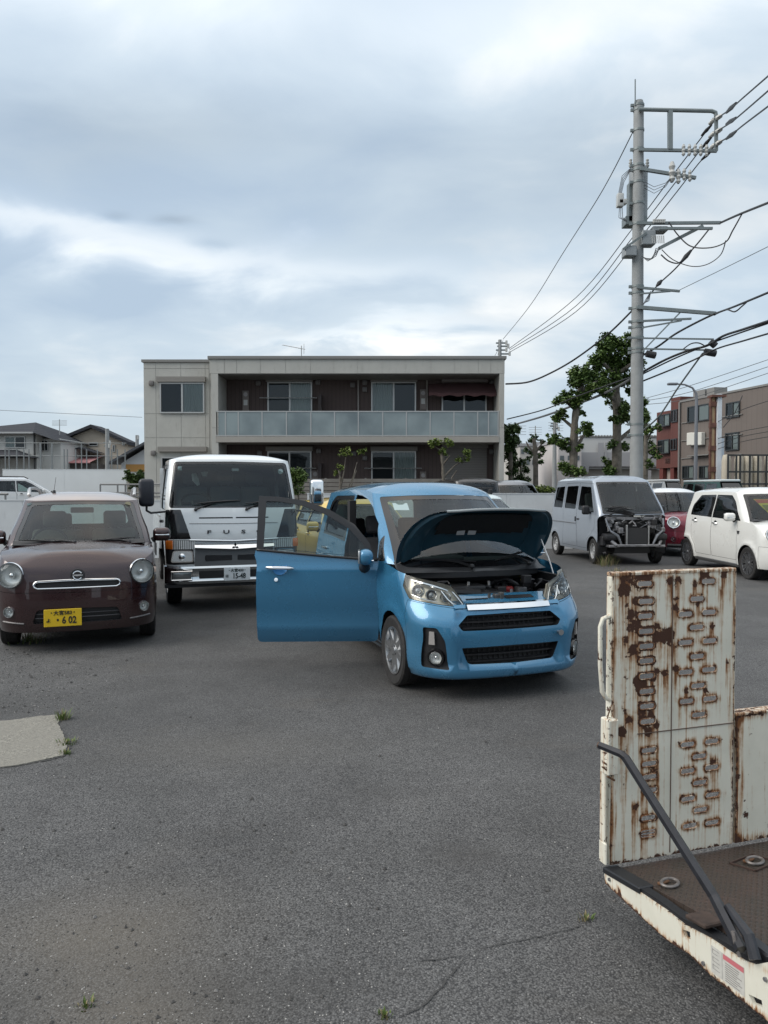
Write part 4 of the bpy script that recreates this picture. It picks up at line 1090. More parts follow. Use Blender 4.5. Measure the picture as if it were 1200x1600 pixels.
    for x in (-.34*sc, .34*sc): seat_mb(x, yc+1.08, .44*H/1.6, w=.48, h=.58).build('front_seat', sm, root)
    m = seat_mb(-.33*sc, RW-.15, .44, w=.56, h=.50); m.extend(seat_mb(.33*sc, RW-.15, .44, w=.56, h=.50)); m.build('rear_seat', sm, root)
    steering_wheel(root, -.34*sc, yc+.52, bz0-.02)
    m = MB(); m.box((-.12, c1+.06, tz-.13), (.12, c1+.08, tz-.07), 0, .01); m.build('rear_view_mirror', BLK, root)
    underbody(root, L-.05, w-.05, zs-.01, zs+.12, (FW, RW), wr*1.25)
    for yw in (FW, RW):
        for sg in (-1, 1): make_wheel(root, sg*(w-.082), yw, wr, g('ww', .155), g('rim', wr*.68), g('spokes', 7), g('rimmat', SIL), sg, style=g('wheel', 'alloy'))
    c = Car(); c.root, c.lo, c.up, c.res, c.ws, c.yc, c.bz, c.tz = root, lo, up, res, ws, yc, bz, tz
    return c
def round_light(c, x, z, r, name='headlight', ring=True, ax=None, depth=.06, out=.012):
    u, _ = c.lo.F(abs(x), z); p = c.lo.P(u, z); n = c.lo.N(u, z)
    if x > 0: p.x *= -1; n.x *= -1
    a = ax or (n+Vector((0, -.8, 0))).normalized()
    return lamp_bowl(c.root, p+a*out, a, r, depth, name, ring=ring)
def front_strip(c, pts, off, w, name, mat, n=8, step=.03):
    """tube along F anchors (signed x, z)"""
    m = MB(); ps = []
    for (x0, z0), (x1, z1) in zip(pts, pts[1:]):
        k = max(1, int(math.hypot(x1-x0, z1-z0)/step))
        for j in range(k):
            ps.append((x0+(x1-x0)*j/k, z0+(z1-z0)*j/k))
    ps.append(pts[-1]); P3 = []
    for x, z in ps:
        u, _ = c.lo.F(abs(x), z); p = c.lo.P(u, z)+c.lo.N(u, z)*off; p.x = math.copysign(abs(p.x), x) if abs(x) > 1e-6 else 0; P3.append(p)
    m.tube(P3, w, 0, n); return m.build(name, mat, c.root)

def brown_car():
    BR = paint('brown_car_paint', (0.034, 0.012, 0.013), 0.35, 0.28)
    PALE = paint('pale_roof', (0.36, 0.32, 0.31), 0.1, 0.35)  # roof colour set paler than the body
    def npan(lo):
        return [Panel('bumper', [('F', 0, .1), ('F', 0, .575), ('F', .62, .585), ('S', .31, .60), ('S', .34, .5), ('S', .335, .1)], r=0, gap=.004),
                Panel('slot', [('F', 0, .622, 0), ('F', .37, .622, .022), ('F', .37, .678, .022), ('F', 0, .690, 0)], off=-.03, wall='slot_wall', r=.02),
                Panel('lower_grille', [('F', 0, .285, 0), ('F', .40, .285), ('F', .36, .415), ('F', 0, .425, 0)], off=-.035, wall='slot_wall', r=.03), Panel('x', circ(.585, .745, .103), drop=True, r=0), Panel('x', circ(.60, .40, .043), drop=True, r=0)]
    c = wagon('parked_car', 'dark brown small hatchback with round headlamps and a yellow number plate', (-2.93, 7.05, 0), 20, BR,
              dict(H=1.535, bz0=.985, bz1=1.03, tz=1.43, nose_panels=npan, seat=SEATL, rear_glass=GLM, c0=.60, c1=1.20, yf=[(0.14, .07), (.20, .03), (.26, .01), (.34, .0), (.45, .0), (.60, .01), (.72, .025), (.80, .04), (.86, .07), (.92, .13), (1.0, .30)],
                   nose=[('S', .79, .98), ('S', .50, .95), ('S', .30, .90), ('F', .60, .855), ('F', .40, .838), ('F', 0, .830)], hoodp=2.8, dash=pmat('beige_dash', (.16, .145, .125), .7)), roofmat=PALE)
    both(c.res['bumper']).build('front_bumper', BR, c.root)
    m = both(c.res['slot']); m.extend(both(c.res['lower_grille'])); m.extend(both(c.res['slot_wall'])); gr = m.build('grille', BLK, c.root)
    for z in (.335, .375): front_strip(c, [(-.38, z), (.38, z)], -.015, .006, 'grille_bar', pmat('grille_bar_grey', (.05, .05, .055), .4), 6)
    # chrome outline of the slot with a dip round the badge
    o = [(-.35, .618), (.35, .618), (.378, .632), (.385, .655), (.372, .676), (.345, .684), (.12, .692), (-.12, .692), (-.345, .684), (-.372, .676), (-.385, .655), (-.378, .632), (-.35, .618)]
    front_strip(c, o, .004, .009, 'chrome_grille_outline', CHR)
    u, _ = c.lo.F(0, .735); p = c.lo.P(0, .735); bd = MB()
    bd.lathe([(.001, .006), (.050, .006), (.052, .014), (.062, .014), (.066, .0)], p, (0, -1, 0), 0, 32)
    q = [(.040*math.cos(a), .040*math.sin(a)) for a in np.linspace(.55, 2*PI-.55, 24)]; bd.tube([p+Vector((a, -.014, b)) for a, b in q], .008, 1, 8)
    bd.box((p.x-.035, p.y-.019, p.z-.006), (p.x+.045, p.y-.008, p.z+.006), 1, .002)
    bd.build('front_badge', [pmat('badge_dark', (.12, .12, .13), .2, .8), CHR], c.root)
    for sg in (-1, 1):
        round_light(c, sg*.585, .745, .108, depth=.07, out=.020)
        u, _ = c.lo.F(.60, .40); p = c.lo.P(u, .40); n = c.lo.N(u, .40); p.x *= -sg; n.x *= -sg
        lamp_bowl(c.root, p+n*.010, (n+Vector((0, -.6, 0))).normalized(), .045, .03, 'fog_lamp', ring=True)
        u, _ = c.lo.S(.235, .745); p = c.lo.P(u, .745); n = c.lo.N(u, .745); p.x *= -sg; n.x *= -sg
        t = MB(); t.box((-.035, -.02, -.03), (.035, .02, .03), 0, .01, M=T(*(p+n*.005)) @ RZ(math.atan2(n.y, n.x)+PI/2), seg=2); t.build('side_turn_lamp', pmat('clear_amber', (.75, .55, .45), .15, coat=1.0), c.root)
        rl = MB(); z0 = 1.52
        rl.tube([(sg*.56, 1.55, z0-.03), (sg*.565, 1.62, z0+.035), (sg*.575, 1.80, z0+.05), (sg*.58, 2.4, z0+.055), (sg*.57, 2.85, z0+.035), (sg*.56, 2.95, z0-.03)], [.022, .02, .016, .016, .018, .02], 0, 8)
        rl.build('roof_rail', SIL, c.root)
        front_strip(c, [(sg*.47, .292), (sg*.66, .305)], .004, .008, 'bumper_trim', pmat('dull_trim', (.18, .17, .17), .4, .3))
    an = MB(); an.cyl((-.30, 1.50, 1.515), (-.30, 1.50, 1.55), .022, 0, 10, .014); an.tube([(-.30, 1.50, 1.55), (-.30, 1.8, 1.70)], .003, 0, 5); an.build('roof_aerial', BLK, c.root)
    P_ = c.lo.P(0, .34)
    plate(c.root, T(-.13, P_.y-.035, .345), .33, .165, ('yellow', (.72, .48, .02)), (.02, .02, .02), '大宮583', 'よ', ('・6 02', .02))
    st = MB()
    a_ = c.ws(-.555, .88, -.012); st.box((a_.x, a_.y, a_.z-.03), (a_.x+.045, a_.y+.003, a_.z+.03)); st.build('windscreen_sticker', pmat('pale_sticker', (.35, .45, .45), .5), c.root)
    st = MB(); a_ = c.ws(.48, .90, -.012); st.cyl(a_, a_+Vector((0, .003, 0)), .035, 0, 16); st.build('round_sticker', pmat('tan_sticker', (.5, .45, .3), .5), c.root)
brown_car()

CASTF = dict(H=1.61, bz0=1.0, bz1=1.06, tz=1.49, c0=.62, c1=1.12, bowu=.17, L=3.395, FW=.70, RW=3.13, wr=.283, rim=.20, spokes=8, wheel='twin', flare=.022, zs=.22,
             pillar_mat=None, doors=(1.08, 2.06, 2.90), rw=(2.72, 2.98), yf=[(0.14, .08), (.22, .03), (.35, .0), (.45, .0), (.60, .02), (.72, .03), (.84, .07), (.92, .14), (1.0, .32)],
             nose=[('S', .80, .995), ('S', .50, .965), ('S', .32, .93), ('F', .58, .895), ('F', .40, .875), ('F', 0, .865)])
def oval_lights(c, gray):
    for sg in (-1, 1):
        u, _ = c.lo.F(.56, .80); p = c.lo.P(u, .80); n = c.lo.N(u, .80); p.x *= -sg; n.x *= -sg
        a = (n+Vector((0, -.5, .25))).normalized(); o = lamp_bowl(c.root, p+a*.014, a, .125, .06, 'headlight', ring=True)
        u, _ = c.lo.F(.58, .42); p = c.lo.P(u, .42); n = c.lo.N(u, .42); p.x *= -sg; n.x *= -sg
        lamp_bowl(c.root, p+n*.012, (n+Vector((0, -.6, 0))).normalized(), .05, .03, 'fog_lamp', ring=True)
def cast_panels(lo):
    return [Panel('x', circ(.56, .80, .115), drop=True, r=0), Panel('bumper', [('F', 0, .1), ('F', 0, .60), ('F', .60, .60), ('S', .32, .60), ('S', .34, .5), ('S', .335, .1)], r=0, gap=.005),
            Panel('grille', [('F', 0, .62, 0), ('F', .34, .63), ('F', .33, .70), ('F', 0, .71, 0)], off=-.03, wall='gw', r=.02),
            Panel('lower', [('F', 0, .28, 0), ('F', .45, .29), ('F', .40, .42), ('F', 0, .43, 0)], off=-.03, wall='gw', r=.03)]
def white_car():
    WP = paint('white_car_paint', (0.74, 0.74, 0.71), 0.0, 0.30)
    s = dict(CASTF, nose_panels=cast_panels, frame_mat=BLKG, handle_mat=CHR, rimmat=pmat('dark_alloy', (.30, .30, .31), .28, .9))
    del s['pillar_mat']
    c = wagon('parked_car', 'white tall hatchback with a yellow and red sale card in its windscreen', (7.06, 12.15, 0), 1.5, WP, s)
    both(c.res['bumper']).build('front_bumper', WP, c.root)
    m = both(c.res['grille']); m.extend(both(c.res['lower'])); m.extend(both(c.res['gw'])); m.build('grille', BLK, c.root)
    oval_lights(c, False)
    for sg in (-1, 1):
        sk = MB(); sk.box((sg*.64, 1.03, .17), (sg*.715, 2.78, .235), 0, .015); sk.build('side_skirt', pmat('dark_skirt', (.05, .05, .05), .4), c.root)
        b = MB(); u, _ = c.lo.S(1.0, .80); p = c.lo.P(u, .80); b.prism([(-.05, .03), (.05, .03), (.03, -.035), (-.03, -.01)], Vector((p.x*-sg-sg*.004*-1, 1.0, .80)), (0, -sg, 0), (0, 0, 1), .012); b.build('fender_badge', CHR, c.root)
    # sale card behind the glass
    q = [c.ws(x, f, -.03) for x, f in ((-.42, .80), (.05, .80), (.05, .22), (-.28, .22))]; sc_ = MB(); sc_.add(q, [(3, 2, 1, 0)]); card = sc_.build('price_card', pmat('card_yellow', (.75, .60, .06), .5), c.root)
    def bx(x0, x1, f0, f1, col, nm):
        z = MB(); z.add([c.ws(a, b, -.027) for a, b in ((x0, f1), (x1, f1), (x1+.0, f0), (x0+.02, f0))], [(3, 2, 1, 0)]); z.build(nm, pmat('card_'+nm, col, .5), card)
    bx(-.41, .05, .66, .79, (.55, .10, .05), 'red_band'); bx(-.20, -.02, .36, .60, (.65, .07, .04), 'red_mark'); bx(-.28, .05, .22, .31, (.45, .6, .6), 'pale_band'); bx(-.34, -.24, .40, .60, (.25, .22, .03), 'dark_mark')
white_car()
def red_car():
    RP = paint('red_car_paint', (0.20, 0.012, 0.03), 0.25, 0.28); WR = paint('white_roof_paint', (0.72, 0.73, 0.74), 0, .3)
    s = dict(CASTF, nose_panels=cast_panels, frame_mat=BLKG, grid=.08, rear_glass=GLM, pillar_mat=BLKG)
    c = wagon('parked_car', 'dark red hatchback with a white roof squeezed between the silver van and the white hatchback', (7.30, 17.1, 0), 5, RP, s, roofmat=WR)
    both(c.res['bumper']).build('front_bumper', RP, c.root)
    m = both(c.res['grille']); m.extend(both(c.res['lower'])); m.extend(both(c.res['gw'])); m.build('grille', BLK, c.root)
    oval_lights(c, False)
    lo_ = MB(); 
    for x in (-.66, -.33, 0, .33, .66): pass
    front_strip(c, [(-.66, .26), (0, .26), (.66, .26)], -.01, .05, 'bumper_guard', BLK, 8, .08)
red_car()
def plain_panels(lo):
    return [Panel('bumper', [('F', 0, .1), ('F', 0, .60), ('F', .60, .60), ('S', .32, .60), ('S', .34, .5), ('S', .335, .1)], r=0, gap=.005),
            Panel('grille', [('F', 0, .66, 0), ('F', .34, .66), ('F', .33, .76), ('F', 0, .76, 0)], off=-.03, wall='gw', r=.02),
            Panel('lower', [('F', 0, .28, 0), ('F', .45, .29), ('F', .40, .42), ('F', 0, .43, 0)], off=-.03, wall='gw', r=.03)]
def yellow_car():
    YP = paint('yellow_car_paint', (0.62, 0.44, 0.10), 0.0, .35)
    c = wagon('parked_car', 'mustard yellow hatchback parked behind the open door of the blue hatchback', (0.02, 10.7, 0), 18, YP, dict(H=1.43, tz=1.33, bz0=.92, bz1=.96, nose_panels=plain_panels, grid=.09, rear_glass=GLM))
    both(c.res['bumper']).build('front_bumper', YP, c.root)
    m = both(c.res['grille']); m.extend(both(c.res['lower'])); m.extend(both(c.res['gw'])); m.build('grille', BLK, c.root)
    for sg in (-1, 1): round_light(c, sg*.56, .78, .10)
yellow_car()
def pale_car():
    PP = paint('pale_car_paint', (0.62, 0.70, 0.70), 0.1, .3)
    c = wagon('parked_car', 'pale hatchback with a black roof bar just behind the blue hatchback', (2.38, 13.9, 0), 18, PP, dict(H=1.50, tz=1.38, bz0=.93, bz1=.98, nose_panels=plain_panels, grid=.09, rear_glass=GLM, c1=1.35))
    both(c.res['bumper']).build('front_bumper', PP, c.root)
    m = both(c.res['grille']); m.extend(both(c.res['lower'])); m.extend(both(c.res['gw'])); m.build('grille', BLK, c.root)
    for sg in (-1, 1): round_light(c, sg*.56, .78, .10)
    for y in (1.75,):
        b = MB(); b.box((-.52, y, 1.575), (.52, y+.05, 1.605), 0, .01)
        for x in (-.44, .18, .40): b.box((x, y-.02, 1.46), (x+.09, y+.07, 1.58), 0, .02)
        b.build('roof_bar', BLK, c.root)
pale_car()
def suv():
    WP = paint('pearl_suv_paint', (0.66, 0.67, 0.68), 0.0, .3)
    c = wagon('parked_suv', 'pearl white estate car with a red tail lamp behind the white wall', (-12.6, 30.4, .44), 126, WP,
              dict(L=4.4, w=.89, H=1.62, tz=1.50, bz0=1.02, bz1=1.10, FW=.9, RW=3.5, wr=.34, c0=1.0, c1=1.75, doors=(1.35, 2.4, 3.4), rw=(3.45, 3.75), nose_panels=plain_panels, grid=.10, ww=.2,
                   yf=[(0.14, .08), (.22, .03), (.45, .0), (.72, .03), (.84, .07), (.92, .14), (1.02, .42)], yr=[(.2, 4.35), (.5, 4.4), (.9, 4.38), (1.1, 4.33), (1.45, 3.95), (1.6, 3.85)],
                   nose=[('S', 1.2, 1.015), ('S', .60, .965), ('S', .32, .93), ('F', .58, .895), ('F', .40, .875), ('F', 0, .865)]), cat='suv')
    both(c.res['bumper']).build('front_bumper', WP, c.root)
    m = both(c.res['grille']); m.extend(both(c.res['lower'])); m.extend(both(c.res['gw'])); m.build('grille', BLK, c.root)
    for sg in (-1, 1):
        round_light(c, sg*.66, .78, .10)
        t = MB(); p = c.lo.P(c.lo.S(4.22, .98)[0], .98); t.box((sg*(abs(p.x)-.06), 4.10, .90), (sg*(abs(p.x)+.015), 4.36, 1.06), 0, .03, seg=2); t.build('tail_lamp', REDL, c.root)
        r = MB(); r.tube([(sg*.60, 1.95, 1.56), (sg*.62, 2.1, 1.63), (sg*.62, 3.5, 1.64), (sg*.60, 3.7, 1.57)], .018, 0, 6); r.build('roof_rail', BLK, c.root)
suv()
def grey_minivan():
    GP = paint('grey_minivan_paint', (0.22, 0.23, 0.25), 0.4, .3)
    c = wagon('parked_minivan', 'grey minivan behind the white wall left of the silver van', (4.55, 22.4, 0), 14, GP,
              dict(L=4.2, w=.84, H=1.88, tz=1.72, bz0=1.12, bz1=1.18, FW=.8, RW=3.3, wr=.31, c0=.7, c1=1.3, doors=(1.2, 2.2, 3.4), rw=(3.4, 3.55), nose_panels=plain_panels, grid=.1), cat='minivan')
    both(c.res['bumper']).build('front_bumper', GP, c.root)
    m = both(c.res['grille']); m.extend(both(c.res['lower'])); m.extend(both(c.res['gw'])); m.build('grille', BLK, c.root)
    for sg in (-1, 1): round_light(c, sg*.62, .9, .10)
    KP = paint('black_wagon_paint', (0.02, 0.018, 0.018), 0.2, .5)
    c = wagon('parked_car', 'black boxy car beside the grey minivan behind the white wall', (3.05, 21.6, 0), 14, KP,
              dict(H=1.93, tz=1.80, bz0=1.15, bz1=1.2, c0=.6, c1=.78, bowu=.1, nose_panels=plain_panels, grid=.1, rw=(3.0, 3.1), prof=[(0.15, .675), (0.25, .705), (.62, .7375), (1.1, .72), (1.8, .69), (1.9, .68)], wr=.33))
    both(c.res['bumper']).build('front_bumper', KP, c.root)
    m = both(c.res['grille']); m.extend(both(c.res['lower'])); m.extend(both(c.res['gw'])); m.build('grille', BLK, c.root)
    for sg in (-1, 1): round_light(c, sg*.5, .85, .10)
grey_minivan()
# ---------------------------------------------------------------- white cab-over truck
def truck():
    root = empty('flatbed_truck', (-1.91, 9.45, 0), R(19), 'white flatbed lorry with chrome bumper and black mirrors facing the camera', 'truck')
    WP = paint('truck_white_paint', (0.70, 0.73, 0.74), 0.0, .3)
    w = .85
    prof = curve([(.35, .80), (.55, .83), (.9, .85), (1.3, .845), (1.6, .82), (1.95, .775), (2.1, .75)])
    yf = curve([(.3, .02), (.55, .0), (.9, -.01), (1.25, .03), (1.34, .06), (1.65, .14), (1.93, .25), (2.05, .33)])
    lo = Shell(1.62, w, .16, .12, yf, curve([(.3, 1.60), (2.1, 1.58)]), lambda y, z: prof(z), bow=lambda z: .05, decay=.4)
    top = [('B', 0, 1.955), ('S', 1.5, 1.955), ('S', 1.0, 1.955), ('S', .5, 1.945), ('F', .62, 1.945), ('F', .3, 1.95), ('F', 0, 1.952)]
    outer = [('F', 0, .58), ('F', .80, .58), ('S', .20, .58), ('S', .45, .58), ('S', .75, .58), ('S', 1.5, .75), ('B', 0, .75)] + top
    pan = [Panel('x', [('S', .42, .575), ('S', .46, .80), ('S', .62, .93), ('S', 1.0, .95), ('S', 1.25, .85), ('S', 1.4, .7), ('S', 1.42, .575)], drop=True, wall='arch_liner', walld=-.25, skipz=.6, r=.05),
           Panel('windscreen_band', [('F', 0, 1.325), ('F', .80, 1.325), ('F', .725, 1.915), ('F', 0, 1.925)], r=.06, off=-.004),
           Panel('windscreen', [('F', 0, 1.35), ('F', .765, 1.355), ('F', .69, 1.885), ('F', 0, 1.895)], r=.06, off=-.006),
           Panel('door', [('S', .20, .62), ('S', .22, 1.33), ('S', .36, 1.88), ('S', 1.36, 1.90), ('S', 1.36, .9), ('S', 1.28, .92), ('S', 1.02, 1.0), ('S', .60, .98), ('S', .42, .84), ('S', .38, .62)], r=.03, gap=.008),
           Panel('door_glass', [('S', .29, 1.30), ('S', .41, 1.83), ('S', 1.28, 1.85), ('S', 1.28, 1.30)], r=.05, off=-.01),
           Panel('corner_panel', [('F', .66, 1.305), ('F', .80, 1.305), ('S', .185, 1.30), ('S', .17, .94), ('F', .80, .935), ('F', .54, .935)], r=.012, gap=.004),
           Panel('lower_front', [('F', 0, .60), ('F', .50, .60), ('F', .49, .86), ('F', 0, .86)], r=.01, off=.004),
           Panel('lamp_bay', [('F', .50, .615), ('F', .80, .615), ('S', .17, .63), ('S', .17, .925), ('F', .80, .925), ('F', .52, .925)], r=.01, gap=.003),
           ]
    res = cut_shell(lo, outer, pan, grid=.07, step=.045)
    both(res['body']).build('cab_body', WP, root)
    s = both(res['gap']); s.extend(both(res['arch_liner'])); s.build('seams', BLK, root)
    both(res['windscreen']).build('windscreen', GL, root); both(res['windscreen_band']).build('windscreen_rubber', BLKG, root)
    roof_cap(root, lo, top, .65, 1.25, curve([(0, 2.0), (.6, 2.03), (1.4, 2.02)]), WP, 'cab_roof')
    for sg in (-1, 1):
        F_ = (lambda m: m) if sg < 0 else (lambda m: m.mirrored())
        d = F_(res['door']).build('door', WP, root); F_(res['door_glass']).build('window', GLM, d)
        h = MB(); h.box((sg*.845, 1.12, 1.10), (sg*.875, 1.28, 1.14), 0, .01, seg=2); h.build('handle', BLK, d)
        F_(res['corner_panel']).build('corner_panel', BLKG, root)
        lb = F_(res['lamp_bay']); hl = lb.build('headlight', pmat('lamp_bay_grey', (.045, .045, .048), .3, .3, .5), root)
        def on(x, z, d_):
            u, _ = lo.F(abs(x), z); p = lo.P(u, z); n = lo.N(u, z); p += n*d_
            if sg > 0: p.x *= -1; n.x *= -1
            return p, n
        p, n = on(.65, .715, .002); ux = Vector((0, 0, 1)).cross(n).normalized(); m = MB()
        pl = round_poly([(-.14, -.07), (.14, -.07), (.13, .075), (-.11, .08)], .035); m.prism(pl, p+n*.004, ux, (0, 0, 1), .012)
        ho = m.build('lamp_rim', CHR, hl)
        m = MB(); m.prism([(a*.88, b*.84) for a, b in pl], p+n*.007, ux, (0, 0, 1), .012, 0); m.sphere(p+n*.01, (.045, .02, .045), 1, 12); m.build('lamp_glass', [REFL, CHR], hl)
        # striped lamp and amber marker above
        m = MB()
        for k in range(11):
            q, n2 = on(.50+k*.026, .865, .004); m.box((-.009, -.006, -.055), (.009, .006, .055), 0, M=T(*q) @ RZ(math.atan2(n2.y, n2.x)+PI/2))
        m.build('striped_lamp', REFL, hl)
        m = MB()
        q, n2 = on(.80, .865, .004); m.box((-.055, -.010, -.055), (.055, .010, .055), 0, .01, M=T(*q) @ RZ(math.atan2(n2.y, n2.x)+PI/2), seg=2); m.build('amber_lamp', AMB, hl)
        # mirrors
        col = BLK if sg < 0 else CHR
        m = MB(); c_ = Vector((sg*1.07, -.02, 1.52)); m.box((-.09, -.07, -.17), (.09, .07, .17), 0, .045, M=T(*c_), seg=4)
        m.box((-.08, .055, -.15), (.08, .073, .15), 1, .02, M=T(*c_)); 
        m.tube([c_+Vector((0, 0, -.15)), c_+Vector((0, .0, -.22)), c_+Vector((-sg*.05, .01, -.25)), Vector((sg*.84, .16, 1.28))], .014, 2, 8)
        m.build('wing_mirror', [pmat('mirror_black', (.02, .022, .03), .35) if sg < 0 else CHR, SIL, BLK], root, sharp=50)
    both(res['lower_front']).build('lower_panel', pmat('truck_grey', (.15, .155, .16), .35), root)
    def fx(x, z, d=.0):
        u, _ = lo.F(abs(x), z); p = lo.P(u, z)+lo.N(u, z)*d; return Vector((x, p.y, z))
    c = Car(); c.root, c.lo = root, lo
    front_strip(c, [(-.56, .925), (0, .905), (.56, .925)], .010, .014, 'chrome_line', CHR, 8, .05)
    m = MB(); vs = []
    for i in range(-12, 13):
        x = i/12*.50; zc = .85-.02*(1-abs(i)/12); hh = .028+.008*(1-abs(i)/12)
        vs += [tuple(fx(x, zc+hh, .004)), tuple(fx(x, zc+hh*.2, .03)), tuple(fx(x, zc-hh*.7, .055)), tuple(fx(x, zc-hh, .004))]
    m.add(vs, [(4*i+j, 4*i+4+j, 4*i+5+j, 4*i+1+j) for i in range(24) for j in range(3)], 0, True); m.f = [f[::-1] for f in m.f]
    cb = m.build('chrome_grille_bar', CHR, root)
    m = MB(); p = fx(0, .835, .045)
    for a in (90, 210, 330):
        q = [(0, 0), (.026, .018), (.052, 0), (.026, -.018)]; ca, sa = math.cos(R(a)), math.sin(R(a))
        m.prism([(x*ca-y*sa, x*sa+y*ca) for x, y in q], p, (1, 0, 0), (0, 0, 1), .01)
    m.build('front_badge', CHR, root)
    m = MB()
    for i, ch in enumerate("FUSO"):
        q = text_mesh(ch, .062, .004, 2.0, .001); m.extend(q, T(*fx(-.32+i*.215, 1.02, .008)) @ RX(PI/2))
    m.build('front_lettering', pmat('dark_chrome', (.10, .10, .11), .25, .7), root)
    m = MB()
    for x0, x1 in ((-.44, -.02), (.02, .44)):
        for k in range(6):
            xa = x0+(x1-x0)*k/6; xb = x0+(x1-x0)*(k+1)/6; pa, pb = fx(xa, 1.20, .003), fx(xb, 1.20, .003)
            m.add([pa+Vector((0, 0, -.008)), pb+Vector((0, 0, -.008)), pb+Vector((0, 0, .008)), pa+Vector((0, 0, .008))], [(0, 1, 2, 3)])
    m.build('vent_slots', BLK, root)
    front_strip(c, [(-.56, 1.13), (0, 1.125), (.56, 1.13)], .0015, .004, 'panel_seam', GRYM, 6, .06)
    m = MB()
    for x in (-.20, .20):
        m.box((x-.17, fx(x, .69).y-.012, .655), (x+.17, fx(x, .69).y+.02, .73), 0, .01)
    m.build('lower_slots', BLK, root)
    # bumper: swept chrome section
    bm_ = MB(); n = 32; vs = []
    pr = [(.0, .60), (-.035, .595), (-.045, .57), (-.03, .54), (-.03, .44), (-.045, .41), (-.03, .375), (.03, .37)]
    for i in range(-n, n+1):
        t = i/n; x = t*.86; yb = .02+.16*abs(t)**7
        for dy, z in pr: vs.append((x, yb+dy-.03, z))
    k = len(pr); bm_.add(vs, [(i*k+j, (i+1)*k+j, (i+1)*k+j+1, i*k+j+1) for i in range(2*n) for j in range(k-1)], 0, True); bm_.f = [f[::-1] for f in bm_.f]
    for sg in (-1, 1):
        pts = [(sg*.86, .12, z) for z in (.60, .37)]+[(sg*.86, .40, .37), (sg*.86, .40, .60)]; bm_.add(pts, [(0, 1, 2, 3)] if sg > 0 else [(3, 2, 1, 0)])
    bp = bm_.build('chrome_bumper', pmat('bumper_chrome', (.62, .64, .65), .10, 1.0), root, sharp=40)
    m = MB(); m.box((-.45, -.048, .435), (.45, -.02, .545), 0, .01); m.box((-.86, .0, .33), (.86, .12, .37)); m.build('bumper_recess', BLK, bp)
    m = MB()
    for x in (-.33, .34): m.box((x-.06, -.055, .46), (x+.06, -.046, .52), 0, .005)
    for sg in (-1, 1):
        f = MB(); f.box((sg*.66-.115, -.046, .435), (sg*.66+.115, -.02, .53), 0, .02, seg=2); fo = f.build('fog_lamp', pmat('fog_glass', (.22, .23, .23), .2, .5, 1.0), bp)
        rr = MB(); rr.tube([(sg*.66-.125, -.052, .43), (sg*.66-.125, -.052, .535), (sg*.66+.125, -.052, .535), (sg*.66+.125, -.052, .43), (sg*.66-.125, -.052, .43)], .008, 0, 6); rr.build('lamp_surround', CHR, fo)
    plate(root, T(.02, -.058, .485), .33, .165, ('white', (.66, .70, .72)), (.02, .03, .03), '大宮400', 'は', ('15-48', .025))
    # wipers, interior
    def ws(x, z): return fx(x, z, .02)
    for x0 in (-.46, .18): wiper(root, fx(x0-.02, 1.305, .02), fx(x0+.26, 1.40, .03), fx(x0+.55, 1.42, .025), .012)
    it = MB(); it.box((-.80, .20, .95), (.80, .50, 1.30), 0, .05, seg=2); it.box((-.80, .2, .70), (.80, 1.55, .95)); it.box((-.80, 1.48, .9), (.80, 1.56, 1.9))
    it.build('dashboard', pmat('truck_dash', (.05, .05, .052), .6), root)
    for x in (-.42, .05, .48): seat_mb(x, 1.25, 1.0, w=.44, h=.52, head=True).build('seat', pmat('truck_seat', (.10, .11, .12), .8), root)
    steering_wheel(root, -.42, .62, 1.38, .9, .2)
    m = MB(); m.tube([(-.42, 1.02, 1.78), (-.40, 1.0, 1.70), (-.36, 1.0, 1.62)], [.03, .045, .02], 0, 8); m.tube([(-.28, .98, 1.80), (-.28, .97, 1.74)], [.05, .03], 0, 8)
    m.build('hanging_bag', pmat('white_cloth', (.6, .62, .62), .7), root)
    m = MB(); m.box((.02, .42, 1.80), (.12, .45, 1.85), 0, .01); m.build('rear_view_mirror', SIL, root)
    m = MB(); p_ = fx(-.66, 1.83, -.012); m.box((p_.x-.02, p_.y, p_.z-.025), (p_.x+.03, p_.y+.003, p_.z+.025)); p_ = fx(.64, 1.80, -.012); m.cyl(p_, p_+Vector((0, .003, 0)), .035, 0, 14); m.build('windscreen_sticker', pmat('pale_sticker', (.35, .45, .45), .5), root)
    # chassis and flat bed
    m = MB()
    for sg in (-1, 1): m.box((sg*.32, .3, .50), (sg*.40, 4.65, .66))
    m.box((-.32, .2, .45), (.32, .5, .62)); m.box((-.75, 1.7, .35), (-.45, 2.4, .62), 0, .03); m.box((.45, 1.7, .35), (.75, 2.4, .62), 0, .03)
    m.build('chassis', BLK, root)
    m = MB(); m.box((-.86, 1.72, .70), (.86, 4.78, .80)); m.box((-.86, 1.72, .80), (-.825, 4.78, 1.16)); m.box((.825, 1.72, .80), (.86, 4.78, 1.16)); m.box((-.86, 4.745, .80), (.86, 4.78, 1.16))
    for y in (2.7, 3.7): m.box((-.875, y, .72), (-.862, y+.06, 1.16)); m.box((.862, y, .72), (.875, y+.06, 1.16))
    m.build('cargo_bed', WP, root)
    m = MB()
    for x in (-.82, -.3, .3, .82): m.box((x-.025, 1.66, .8), (x+.025, 1.71, 1.85))
    for z in (1.2, 1.5, 1.83): m.box((-.845, 1.665, z), (.845, 1.705, z+.04))
    m.build('headboard_frame', WP, root)
